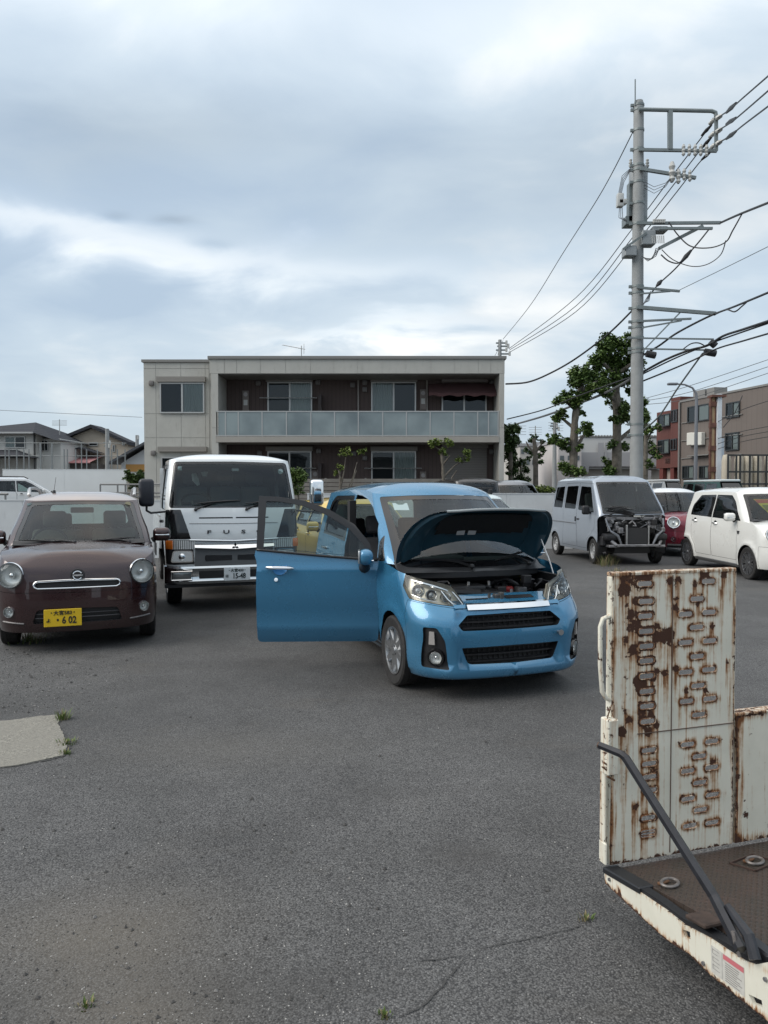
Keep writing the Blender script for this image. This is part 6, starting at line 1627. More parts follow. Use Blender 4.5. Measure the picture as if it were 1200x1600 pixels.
    # warning sticker
    c0_, c1_, c2_, c3_ = [onside(*p) for p in ((1111, 1476), (1163, 1512), (1164, 1558), (1112, 1518))]
    def sq(u0, v0, u1, v1, off):
        P_ = lambda u, v: tuple((np.array(c0_)*(1-u)+np.array(c1_)*u)*(1-v)+(np.array(c3_)*(1-u)+np.array(c2_)*u)*v)
        q = [P_(u0, v0), P_(u1, v0), P_(u1, v1), P_(u0, v1)]; return [(-off, y, z) for y, z in q]
    m = MB(); m.add(sq(0, 0, 1, 1, .0008), [(0, 1, 2, 3)]); s0 = m.build('warning_sticker', pmat('sticker_white', (.55, .54, .50), .5, vary=.1, scale=60), so)
    m = MB(); m.add(sq(.38, .02, .99, .20, .0013), [(0, 1, 2, 3)]); m.build('pink_header', pmat('sticker_pink', (.55, .16, .18), .5), s0)
    m = MB()
    rnd = random.Random(9)
    for k in range(9): v = .28+k*.078; m.add(sq(.44, v, rnd.uniform(.78, .95), v+.028, .0013), [(0, 1, 2, 3)])
    for k in range(6): v = .10+k*.14; m.add(sq(.06, v, rnd.uniform(.2, .30), v+.02, .0013), [(0, 1, 2, 3)])
    for v in (.08, .36, .64): m.add(sq(.05, v, .065, v+.18, .0013), [(0, 1, 2, 3)])
    m.add(sq(.345, .03, .352, .97, .0013), [(0, 1, 2, 3)]); m.build('printed_lines', pmat('sticker_ink', (.22, .21, .20), .6), s0)
    return root
def checker_mat():
    m = pmat('checker_plate', (.10, .08, .07), .55, .3); v = ocoord(m); n = noise(m, v, 7, 5, .6); n2 = noise(m, v, 60, 4, .6)
    c = mixc(m, mrange(m, n, .3, .7), (.055, .050, .042), (.085, .058, .048)); c = mixc(m, mrange(m, n2, .5, .75, 0, .5), c, (.045, .032, .026)); LK(m, c, BS(m).inputs['Base Color'])
    s = N(m, 'ShaderNodeSeparateXYZ'); LK(m, v, s.inputs[0])
    def bars(a, b):
        u = mmath(m, 'ADD', mmath(m, 'MULTIPLY', s.outputs[0], a), mmath(m, 'MULTIPLY', s.outputs[1], b)); w_ = mmath(m, 'ADD', mmath(m, 'MULTIPLY', s.outputs[0], -b), mmath(m, 'MULTIPLY', s.outputs[1], a))
        return mmath(m, 'MULTIPLY', mmath(m, 'POWER', mmath(m, 'ABSOLUTE', mmath(m, 'SINE', mmath(m, 'MULTIPLY', u, PI/.028))), 2), mmath(m, 'POWER', mmath(m, 'ABSOLUTE', mmath(m, 'SINE', mmath(m, 'MULTIPLY', w_, PI/.016))), 6))
    k = N(m, 'ShaderNodeMath', operation='ADD'); LK(m, bars(.707, .707), k.inputs[0]); k.inputs[1].default_value = 0
    set_bump(m, k.outputs[0], .8, .006); return m
carrier()
# ---------------------------------------------------------------- surroundings
CLAD = pmat('pale_cladding', (.41, .405, .375), .7, vary=.06, scale=2.0, bump=.15, bscale=90, dirt=((.22, .21, .19), .45))
def brown_clad():
    m = pmat('brown_cladding', (.06, .04, .036), .75); v = ocoord(m); s = N(m, 'ShaderNodeSeparateXYZ'); LK(m, v, s.inputs[0])
    g = mmath(m, 'ABSOLUTE', mmath(m, 'SINE', mmath(m, 'MULTIPLY', s.outputs[0], PI/.15))); k = mrange(m, g, 0.0, .18)
    LK(m, mixc(m, k, (.03, .02, .018), (.085, .060, .054)), BS(m).inputs['Base Color']); set_bump(m, k, .5, .01); return m
BRC = brown_clad()
ALU = pmat('aluminium_frame', (.42, .42, .41), .4, .6)
TRIMG = pmat('grey_trim', (.20, .195, .185), .5)
CURT = pmat('curtain', (.68, .71, .69), .9)
def curtain_mat():
    m = CURT; v = ocoord(m); s = N(m, 'ShaderNodeSeparateXYZ'); LK(m, v, s.inputs[0]); g = mmath(m, 'SINE', mmath(m, 'MULTIPLY', s.outputs[0], 62)); set_bump(m, g, .6, .02)
curtain_mat()
ROOM = pmat('dark_room', (.035, .04, .045), .9)
WGL = glass_mat('house_glass', (.75, .82, .82), .8)
def frost_mat():
    m = pmat('frosted_panel', (.20, .245, .255), .22, spec=.6); v = ocoord(m)
    n = noise(m, v, .8, 3, .5); LK(m, mixc(m, mrange(m, n, .35, .65), (.13, .165, .18), (.24, .29, .30)), BS(m).inputs['Base Color']); return m
def px_box(mb, x0, y0, x1, y1, Y0, Y1, mi=0, bev=0):
    """box whose front face (depth Y0) covers the pixel rectangle"""
    a = at(x0, y0, Y0); b = at(x1, y1, Y0); mb.box((a.x, Y0, b.z), (b.x, Y1, a.z), mi, bev)
def window(parent, x0, y0, x1, y1, Y, curtain='right', rail=False, name='window', mull=True):
    """sliding sash window set proud of a wall at depth Y"""
    a = at(x0, y0, Y); b = at(x1, y1, Y); X0, X1, Z1, Z0 = a.x, b.x, a.z, b.z; t = .05; xm = (X0+X1)/2
    m = MB(); m.box((X0, Y-.06, Z0), (X1, Y, Z0+t)); m.box((X0, Y-.06, Z1-t), (X1, Y, Z1)); m.box((X0, Y-.06, Z0+t), (X0+t, Y, Z1-t)); m.box((X1-t, Y-.06, Z0+t), (X1, Y, Z1-t))
    if mull: m.box((xm-.03, Y-.055, Z0+t), (xm+.03, Y-.005, Z1-t))
    w = m.build(name, ALU, parent)
    g = MB(); g.add([(X0+t, Y-.03, Z0+t), (X1-t, Y-.03, Z0+t), (X1-t, Y-.03, Z1-t), (X0+t, Y-.03, Z1-t)], [(0, 1, 2, 3)]); g.build('pane', WGL, w)
    r = MB(); r.add([(X0+t, Y-.004, Z0+t), (X1-t, Y-.004, Z0+t), (X1-t, Y-.004, Z1-t), (X0+t, Y-.004, Z1-t)], [(0, 1, 2, 3)]); r.build('dark_room', ROOM, w)
    if curtain:
        c0, c1 = {'right': (xm+.03, X1-t), 'left': (X0+t, xm-.03), 'all': (X0+t, X1-t)}[curtain]
        n = 30; vs = []
        for i in range(n+1):
            x = c0+(c1-c0)*i/n; y = Y-.014+.004*math.sin(i*1.7); vs += [(x, y, Z0+t), (x, y, Z1-t)]
        c = MB(); c.add(vs, [(2*i, 2*i+2, 2*i+3, 2*i+1) for i in range(n)], 0, True); c.build('curtain', CURT, w)
    if rail:
        c = MB(); z = Z0+(Z1-Z0)*.55; c.tube([(X0-.25, Y-.30, z), (X1+.2, Y-.30, z)], .018, 0, 6); c.tube([(X0-.0, Y-.30, z), (X0, Y, z)], .015, 0, 6); c.tube([(X1, Y-.30, z), (X1, Y, z)], .015, 0, 6); c.build('drying_rail', ALU, w)
    return w
def apartment():
    F, RC, WG = 26.3, 27.7, 26.9
    gr = 0.0
    root = empty('apartment_house', ((gx(228, F)+gx(788, F))/2, F+3, 0), 0, 'two-storey beige apartment block with a brown recessed balcony front', 'building')
    inv = T(*(-root.location))
    class PB(MB):
        def build(s, name, mats, parent=None, **k): return super().build(name, mats, parent, M=inv if parent is root or getattr(parent, 'parent', None) is root else inv, **k)
    X0, X1 = gx(328, F), gx(788, F); ZT = gz(560, F); back = F+8
    m = PB()
    # fascia boards and side piers, built panel by panel
    seams = [331, 352, 371, 408, 447, 486, 522, 559, 597, 634, 673, 710, 747, 766, 787]
    for a, b in zip(seams, seams[1:]): m.box((gx(a, F)+.008, F, gz(583.5, F)), (gx(b, F)-.008, F+.10, gz(561, F)))
    m.box((X0+.01, F+.012, gz(583.5, F)), (X1-.01, back, gz(561, F)-.01))
    for a, b in ((331, 342), (779.5, 787.5)):
        z = gz(583.5, F)-.006
        while z > 0.1: m.box((gx(a, F)+.006, F, z-1.9), (gx(b, F)-.006, F+.12, z)); z -= 1.912
        m.box((gx(a, F)+.01, F+.02, 0), (gx(b, F)-.01, RC+.1, gz(583.5, F)-.006))
    m.box((X0+.05, RC+.15, 0), (X1-.03, back, gz(583.5, F)-.01))
    m.build('front_wall', CLAD, root)
    m = PB(); m.box((X0-.04, F-.06, gz(561, F)+.0), (X1+.05, back+.05, gz(556.5, F))); m.build('roof_edge', TRIMG, root)
    # left wing
    a = gx(225.5, WG); b = gx(333, WG); m = PB(); zt = gz(566, WG)
    cols = [226, 245, 284, 322, 328]; rows = [566, 576, 646.5, 684, 760, 835]
    for r0, r1 in zip(rows, rows[1:]):
        for c0, c1 in zip(cols, cols[1:]): m.box((gx(c0, WG)+.008, WG, max(0, gz(r1, WG)+.008)), (gx(c1, WG)-.008, WG+.08, gz(r0, WG)-.008))
    m.box((a+.01, WG+.015, 0), (b-.02, back-.3, zt-.01)); m.build('left_wing_wall', CLAD, root)
    m = PB(); m.box((a-.05, WG-.06, zt), (b-.03, back-.2, gz(562, WG))); m.build('wing_roof_edge', TRIMG, root)
    m = PB(); m.tube([(gx(333.0, WG), WG-.05, zt), (gx(333.0, WG), WG-.05, 0)], .035, 0, 8); m.build('downpipe', CLAD, root)
    # recess wall, soffits, balcony slab
    m = PB(); m.box((X0+.3, RC, 0), (X1-.2, RC+.1, gz(583.5, F)-.02)); m.build('recess_wall', BRC, root)
    m = PB(); m.box((X0+.28, F+.10, gz(583.5, F)-.03), (X1-.18, RC, gz(583.5, F)-.004)); m.build('soffit', TRIMG, root)
    m = PB(); m.box((gx(338, F), F-.02, gz(691, F)), (gx(779.5, F), RC, gz(682, F))); m.build('balcony_slab', pmat('balcony_slab', (.33, .31, .28), .7, vary=.05), root)
    posts = [339.5, 353, 373, 410, 448, 486, 523, 560, 598, 635, 672, 709, 746, 763, 778]
    fz = frost_mat(); zt_, zb_ = gz(642, F), gz(682, F)
    for p, q in zip(posts, posts[1:]):
        m = PB(); m.box((gx(p, F)+.02, F+.01, zb_+.05), (gx(q, F)-.02, F+.022, zt_-.03)); m.build('balcony_panel', fz, root)
    m = PB(); m.box((gx(338, F), F-.005, zt_-.04), (gx(779.5, F), F+.05, zt_)); m.box((gx(338, F), F-.005, zb_+.01), (gx(779.5, F), F+.04, zb_+.05))
    for p in posts: m.box((gx(p, F)-.02, F+.0, zb_), (gx(p, F)+.02, F+.04, zt_-.04))
    m.build('balcony_rail', ALU, root)
    def W(*a, **k):
        n0 = set(bpy.data.objects); w = window(root, *a, **k)
        for o in set(bpy.data.objects)-n0: o.data.transform(inv)
        return w
    W(250, 598, 320, 646, WG-.01, curtain='right'); W(252, 714, 322, 760, WG-.01, curtain=None)
    W(418, 597, 488, 655, RC-.01, curtain='right', rail=True); W(580, 597, 650, 655, RC-.01, curtain='left'); W(690, 612, 760, 655, RC-.01, curtain=None)
    W(418, 705, 487, 765, RC-.01, curtain=None, rail=True); W(580, 705, 650, 765, RC-.01, curtain='right', rail=True)
    def sbox(x0, y0, x1, y1, Y, n=3):
        m = PB(); a_ = at(x0, y0, Y); b_ = at(x1, y1, Y); h = (a_.z-b_.z)/n
        for k in range(n): m.box((a_.x, Y-.16+.0*k, b_.z+h*k+.004), (b_.x, Y-.002, b_.z+h*(k+1)-.004))
        m.box((a_.x+.01, Y-.15, b_.z+.002), (b_.x-.01, Y-.003, a_.z-.002)); m.build('shutter_box', pmat('shutter_grey', (.24, .225, .205), .55), root)
    sbox(246, 589, 322, 597.5, WG); sbox(248, 698, 324, 706, WG); 
    for x0, x1, y0 in ((416, 489, 590), (579, 652, 590), (416, 489, 698), (579, 652, 698)): sbox(x0, y0, x1, y0+7, RC)
    m = PB(); a_ = at(692, 699, RC); b_ = at(760, 768, RC); n = 26; h = (a_.z-b_.z)/n
    for k in range(n): m.box((a_.x, RC-.05, b_.z+h*k+.006), (b_.x, RC-.002, b_.z+h*(k+1)-.003))
    m.build('roller_shutter', pmat('roller_grey', (.20, .185, .17), .5), root); sbox(690, 693, 762, 700, RC)
    m = PB(); a_ = at(689, 588, RC); b_ = at(762, 599, RC); m.box((a_.x, RC-.3, b_.z), (b_.x, RC-.01, a_.z), 0, .03); m.build('awning_case', pmat('awning_case', (.17, .15, .14), .5), root)
    # cloth awning
    m = PB(); n = 20; vs = []
    for i in range(n+1):
        x = gx(668, RC)+(gx(777, RC-.7)-gx(668, RC))*i/n; zt2 = gz(600, RC); sag = .03*math.sin(i*1.3); vs += [(x, RC-.1, zt2), (x, RC-.75, gz(614, RC-.75)+sag*.3), (x, RC-.77, gz(618.5, RC-.77)+sag)]
    m.add(vs, [(3*i, 3*i+3, 3*i+4, 3*i+1) for i in range(n)]+[(3*i+1, 3*i+4, 3*i+5, 3*i+2) for i in range(n)], 0, True); m.build('cloth_awning', pmat('awning_cloth', (.085, .040, .040), .9), root)
    for x, y0, y1, Y in ((560, 590, 655, RC), (667, 590, 655, RC), (345, 692, 760, RC), (776, 692, 760, RC)):
        m = PB(); m.tube([(gx(x, Y), Y-.06, gz(y0, Y)), (gx(x, Y), Y-.06, gz(y1, Y))], .03, 0, 8); m.build('downpipe', pmat('pipe_grey', (.28, .26, .24), .5), root)
    for x, y in ((384.5, 626), (661, 624), (661, 752), (493, 750)):
        m = PB(); p = at(x, y, RC); m.box((p.x-.12, RC-.10, p.z-.40), (p.x+.12, RC-.002, p.z+.36), 0, .01); m.cyl((p.x, RC-.11, p.z+.22), (p.x, RC-.10, p.z+.22), .08, 1, 14); mb_ = m.build('meter_box', [pmat('meter_brown', (.17, .14, .125), .5), pmat('meter_face', (.30, .28, .27), .4)], root)
        q = PB(); q.box((p.x-.07, RC-.105, p.z-.18), (p.x+.07, RC-.101, p.z+.02)); q.build('meter_label', pmat('pale_card', (.5, .5, .48), .6), mb_)
    for x, y, Y in ((237, 599, WG), (240, 708, WG), (404, 599, RC), (497, 598, RC), (551, 602, RC), (570, 598, RC), (570, 609, RC), (768, 597, RC), (406, 708, RC), (498, 705, RC), (553, 709, RC), (570, 716, RC), (768, 706, RC)):
        m = PB(); p = at(x, y, Y); m.box((p.x-.09, Y-.10, p.z-.09), (p.x+.09, Y-.002, p.z+.09), 0, .03, seg=2); m.build('vent_hood', pmat('vent_grey', (.15, .14, .135), .5), root)
    for x, y in ((503, 640), (503, 745)):
        m = PB(); p = at(x, y, RC); m.box((p.x-.10, RC-.45, p.z-.6), (p.x+.02, RC-.005, p.z+.5)); m.build('balcony_partition', pmat('partition_dark', (.035, .025, .024), .6), root)
    # TV aerial
    m = MB(); p = at(471, 557, F+3); r = .012
    m.tube([p-Vector((0, 0, .4)), p+Vector((0, 0, .42))], .02, 0, 6); m.tube([p+Vector((-.75, 0, .45)), p+Vector((.15, 0, .28))], r, 0, 6)
    for k in range(9): q = p+Vector((-.72+.09*k, 0, .445-.018*k)); m.tube([q+Vector((0, -.22, -.05)), q+Vector((0, .22, .05))], .008, 0, 5)
    m.tube([p+Vector((.1, 0, .1)), p+Vector((.1, .0, .5))], .01, 0, 5)
    m.build('roof_aerial', ALU, root, M=inv)
apartment()
def slat_fence():
    Y = 24.6; x0, x1 = gx(446, Y), gx(748, Y); root = empty('slat_fence', ((x0+x1)/2, Y, 0), 0, 'grey horizontal-board fence in front of the apartment block', 'fence')
    c = (x0+x1)/2; m = MB(); z = 0.06; mt = pmat('fence_board', (.20, .185, .165), .65, vary=.15, scale=3); top = gz(747, Y)
    while z+.12 < top: m.box((x0-c, -.015, z), (x1-c, .015, z+.115)); z += .135
    m.build('board_panel', mt, root)
    k = 0; x = x0-c
    while x <= x1-c+.01: m = MB(); m.box((x-.03, .02, 0), (x+.03, .08, top)); m.build('post', TRIMG, root); x += 1.33
slat_fence()
WALLP = pmat('white_wall_paint', (.56, .58, .59), .6, vary=.08, scale=1.2, dirt=((.30, .30, .29), .35))
def wall(name, label, p0, p1, h, th=.14, seam=1.8, z0=0, mat=None, cap=True):
    p0, p1 = Vector(p0), Vector(p1); d = p1-p0; L = d.length; a = math.atan2(d.y, d.x); root = empty(name, (p0.x, p0.y, z0), a, label, 'wall')
    m = MB(); n = max(1, round(L/seam))
    for i in range(n): m.box((L*i/n+.004, 0, 0), (L*(i+1)/n-.004, th, h-.02))
    m.box((0, .01, 0), (L, th-.01, h-.03)); m.build('wall_panels', mat or WALLP, root)
    if cap: m = MB(); m.box((-.01, -.012, h-.02), (L+.01, th+.012, h)); m.build('wall_coping', mat or WALLP, root)
wall('boundary_wall', 'low white wall behind the brown hatchback and the lorry', (-11.5, 16.9), (gx(256, 16.9), 16.9), gz(781, 16.9))
wall('boundary_wall', 'low white wall running behind the blue hatchback to the silver van', (gx(480, 19.6), 19.6), (gx(872, 19.6)+.4, 19.6), gz(770.5, 19.6))
wall('tall_fence', 'tall white panel fence below the two houses', (-17, 33.0), (gx(197, 33.0), 33.0), gz(733, 33.0), seam=2.9, mat=pmat('white_fence', (.60, .63, .65), .5, vary=.04, scale=.8))
def terrace():
    m = MB(); m.box((-40, 17.1, -.2), (gx(226, 17.2), 32.9, .58)); tag(m.build('terrace_ground', pmat('terrace_soil', (.16, .15, .13), .9, vary=.25, scale=1.5)), kind='structure')
terrace()
def guard_rail():
    root = empty('guard_rail', (gx(158, 17.4), 17.35, 0), 0, 'thin steel pipe railing standing behind the low white wall', 'railing'); m = MB(); X = lambda p: gx(p, 17.4)-gx(158, 17.4)
    st = pmat('rail_grey', (.20, .20, .20), .5, .5)
    z1, z2, z3 = gz(757, 17.4), gz(770, 17.4), gz(776, 17.4)
    for z in (z1, z2, z3): m.tube([(X(158), 0, z), (X(262), 0, z)], .02, 0, 6)
    m.build('rail', st, root)
    for p in (158, 185, 197, 228, 262): m = MB(); m.tube([(X(p), 0, .5), (X(p), 0, z1)], .02, 0, 6); m.build('post', st, root)
    m = MB(); m.tube([(X(-30), 0, gz(772, 17.4)), (X(14), 0, gz(772, 17.4))], .03, 0, 6)
    for p in (-20, 10): m.tube([(X(p), 0, .5), (X(p), 0, gz(772, 17.4))], .025, 0, 6)
    m.build('lower_rail', st, root)
guard_rail()
def wire_fence():
    Y = 33.4; root = empty('wire_fence', (gx(95, Y), Y, 0), 0, 'open grey post-and-wire screen standing above the tall white fence', 'fence'); c = gx(95, Y); st = pmat('galvanised', (.20, .215, .22), .5, .5)
    zt = gz(692, Y); zb = gz(733, Y)
    for p in (9, 15, 27, 38, 46, 64, 82, 101, 106, 119, 128, 136, 153, 175, 184, 196): m = MB(); t = .035 if p in (82, 64) else .02; m.box((gx(p, Y)-c-t, -.02, zb-1.4), (gx(p, Y)-c+t, .02, zt if p in (82, 64, 128) else gz(702, Y))); m.build('post', st, root)
    m = MB()
    for y in (692, 712): m.tube([(gx(-10, Y)-c, 0, gz(y, Y)), (gx(198, Y)-c, 0, gz(y+.5, Y))], .016, 0, 5)
    m.build('wire', st, root)
wire_fence()
def tile_mat(name, col):
    m = pmat(name, col, .85, spec=.2); v = ocoord(m); s = N(m, 'ShaderNodeSeparateXYZ'); LK(m, v, s.inputs[0])
    g = mmath(m, 'FRACT', mmath(m, 'MULTIPLY', s.outputs[2], 1/.16)); g2 = mmath(m, 'FRACT', mmath(m, 'MULTIPLY', s.outputs[0], 1/.3))
    k = mmath(m, 'MULTIPLY', mrange(m, g, 0, .2), mrange(m, g2, 0, .1)); LK(m, mixc(m, k, tuple(c*.45 for c in col), col), BS(m).inputs['Base Color']); set_bump(m, k, .5, .03); return m
def houses():
    # grey-roofed house on the far left
    Y = 47; inv = None
    def X(p): return gx(p, Y)
    def Z(p): return gz(p, Y)
    root = empty('house', (X(10), Y, 0), 0, 'white house with a dark hipped roof at the far left', 'house'); c = X(10)
    wmat = pmat('house_white', (.56, .55, .52), .8, vary=.08, scale=.5, dirt=((.35, .34, .32), .3)); rmat = tile_mat('dark_tiles', (.045, .047, .055))
    m = MB(); m.box((X(-90)-c, 0, 0), (X(58)-c, 8, Z(676))); m.box((X(58)-c, .8, 0), (X(87)-c, 7, Z(684))); m.build('wall', wmat, root)
    m = MB(); e = Z(677); ap = Z(652)
    a, b = X(-95)-c, X(62)-c; vs = [(a, -.6, e), (X(92)-c, -.6, Z(688)), (X(92)-c, 8.6, Z(688)), (a, 8.6, e), (X(6)-c, 3.5, ap-.1), (X(17)-c, 3.5, ap), (X(60)-c, -.6, e), (X(60)-c, 8.6, e)]
    m.add(vs, [(0, 6, 5, 4), (6, 1, 5), (1, 2, 5), (2, 7, 5), (7, 3, 4, 5), (3, 0, 4), (0, 3, 7, 2, 1, 6)]); m.build('roof', rmat, root)
    m = MB(); m.box((X(-90)-c, -.7, Z(678.5)), (X(60)-c, -.55, Z(676))); m.build('gutter', pmat('pale_gutter', (.4, .4, .4), .5), root)
    m = MB(); e = Z(716); m.add([(X(-60)-c, -2.6, e), (X(64)-c, -2.6, e), (X(64)-c, 0, e), (X(-60)-c, 0, e), (X(28)-c, -.02, Z(703)), (X(-30)-c, -.02, Z(703))], [(0, 1, 4, 5), (1, 2, 4), (3, 0, 5), (0, 3, 2, 1), (2, 3, 5, 4)]); m.build('porch_roof', rmat, root)
    def hw(x0, y0, x1, y1, Yw, cur='left'):
        n0 = set(bpy.data.objects); window(root, x0, y0, x1, y1, Yw, curtain=cur)
        for o in set(bpy.data.objects)-n0: o.data.transform(T(-c, -Y, 0))
    hw(8, 682, 40, 700, Y-.01); hw(64, 688, 76, 705, Y+.79, None)
    m = MB(); m.tube([(X(56)-c, -.1, Z(678)), (X(56)-c, -.1, 0)], .06, 0, 6); m.build('downpipe', pmat('dark_pipe', (.05, .05, .05), .5), root)
    m = MB(); p = Vector((X(62)-c, 3, Z(668))); m.tube([p-Vector((0, 0, 1.2)), p+Vector((0, 0, .8))], .03, 0, 5)
    for k in range(5): m.tube([p+Vector((-.5, 0, .7-.08*k)), p+Vector((.5, 0, .72-.08*k))], .015, 0, 4)
    m.build('aerial', ALU, root)
    # gabled beige house
    Y = 52; root = empty('house', (X_(147, Y), Y, 0), 0, 'beige gabled house with a low pink awning in front of it', 'house'); c = X_(147, Y); X = lambda p: gx(p, Y)-c; Z = lambda p: gz(p, Y)
    bm_ = pmat('house_beige', (.44, .38, .31), .8, vary=.07, scale=.6)
    m = MB(); m.prism([(X(99), 0), (X(201), 0), (X(201), Z(689)), (X(147), Z(666.5)), (X(99), Z(686))], (0, .9, 0), (1, 0, 0), (0, 0, 1), 1.8); m.build('wall', bm_, root)
    m = MB(); t = .22
    for (xa, ya), (xb, yb) in (((90, 687.5), (147, 664)), ((147, 664), (206, 691))):
        m.add([(X(xa), -.5, Z(ya)), (X(xb), -.5, Z(yb)), (X(xb), 1.6, Z(yb)), (X(xa), 1.6, Z(ya)), (X(xa), -.5, Z(ya)-t), (X(xb), -.5, Z(yb)-t), (X(xb), 1.6, Z(yb)-t), (X(xa), 1.6, Z(ya)-t)], [(0, 1, 2, 3), (7, 6, 5, 4), (0, 4, 5, 1), (1, 5, 6, 2), (2, 6, 7, 3), (3, 7, 4, 0)])
    m.build('roof', rmat, root)
    def hw2(x0, y0, x1, y1, Yw):
        n0 = set(bpy.data.objects); window(root, x0, y0, x1, y1, Yw, curtain=None, mull=False)
        for o in set(bpy.data.objects)-n0: o.data.transform(T(-c, -Y, 0))
    hw2(139, 691, 153, 697, Y-.01); hw2(176, 695, 180, 706, Y-.01); hw2(191, 688, 195, 696, Y-.01)
    m = MB(); m.add([(X(121), -3, Z(724.5)), (X(168), -3, Z(724.5)), (X(166), -.1, Z(711)), (X(123), -.1, Z(711))], [(0, 1, 2, 3)]); m.add([(X(121), -3.05, Z(726)), (X(168), -3.05, Z(726)), (X(168), -3, Z(724.4)), (X(121), -3, Z(724.4))], [(0, 1, 2, 3)]); m.build('pink_awning', pmat('pink_canvas', (.42, .20, .20), .9), root)
    m = MB(); m.add([(X(119), -2, Z(709)), (X(143), -2, Z(701)), (X(167), -2, Z(709)), (X(167), -.1, Z(709)), (X(143), -.1, Z(701)), (X(119), -.1, Z(709)), (X(119), -2, Z(711)), (X(143), -2, Z(703)), (X(167), -2, Z(711))], [(0, 1, 4, 5), (1, 2, 3, 4), (6, 7, 1, 0), (7, 8, 2, 1)]); m.build('porch_roof', rmat, root)
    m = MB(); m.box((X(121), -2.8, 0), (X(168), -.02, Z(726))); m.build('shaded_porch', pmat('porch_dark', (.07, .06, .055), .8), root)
    # low building with an orange band
    Y = 38; root = empty('house', (X_(215, Y), Y, 0), 0, 'low white lean-to house with an orange band left of the apartment block', 'house'); c = X_(215, Y); X = lambda p: gx(p, Y)-c; Z = lambda p: gz(p, Y)
    m = MB(); m.prism([(X(190), 0), (X(262), 0), (X(262), Z(680)), (X(190), Z(724))], (0, 3, 0), (1, 0, 0), (0, 0, 1), 6); m.build('wall', pmat('lean_white', (.5, .51, .52), .7), root)
    m = MB(); m.add([(X(176), -.5, Z(722)), (X(265), -.5, Z(672)), (X(265), 6.5, Z(672)), (X(176), 6.5, Z(722)), (X(176), -.5, Z(726)), (X(265), -.5, Z(676))], [(0, 1, 2, 3), (4, 5, 1, 0), (3, 2, 5, 4)]); m.build('roof', pmat('lean_roof', (.05, .055, .065), .5), root)
    m = MB(); m.box((X(197), -.02, Z(737)), (X(262), 0, Z(725.5))); m.build('orange_band', pmat('orange_band', (.42, .22, .06), .7), root)
    m = MB(); m.box((X(180), -.6, 0), (X(262), -.05, Z(752))); m.build('base_wall', pmat('lean_base', (.25, .23, .2), .8), root)
def X_(p, Y): return gx(p, Y)
houses()

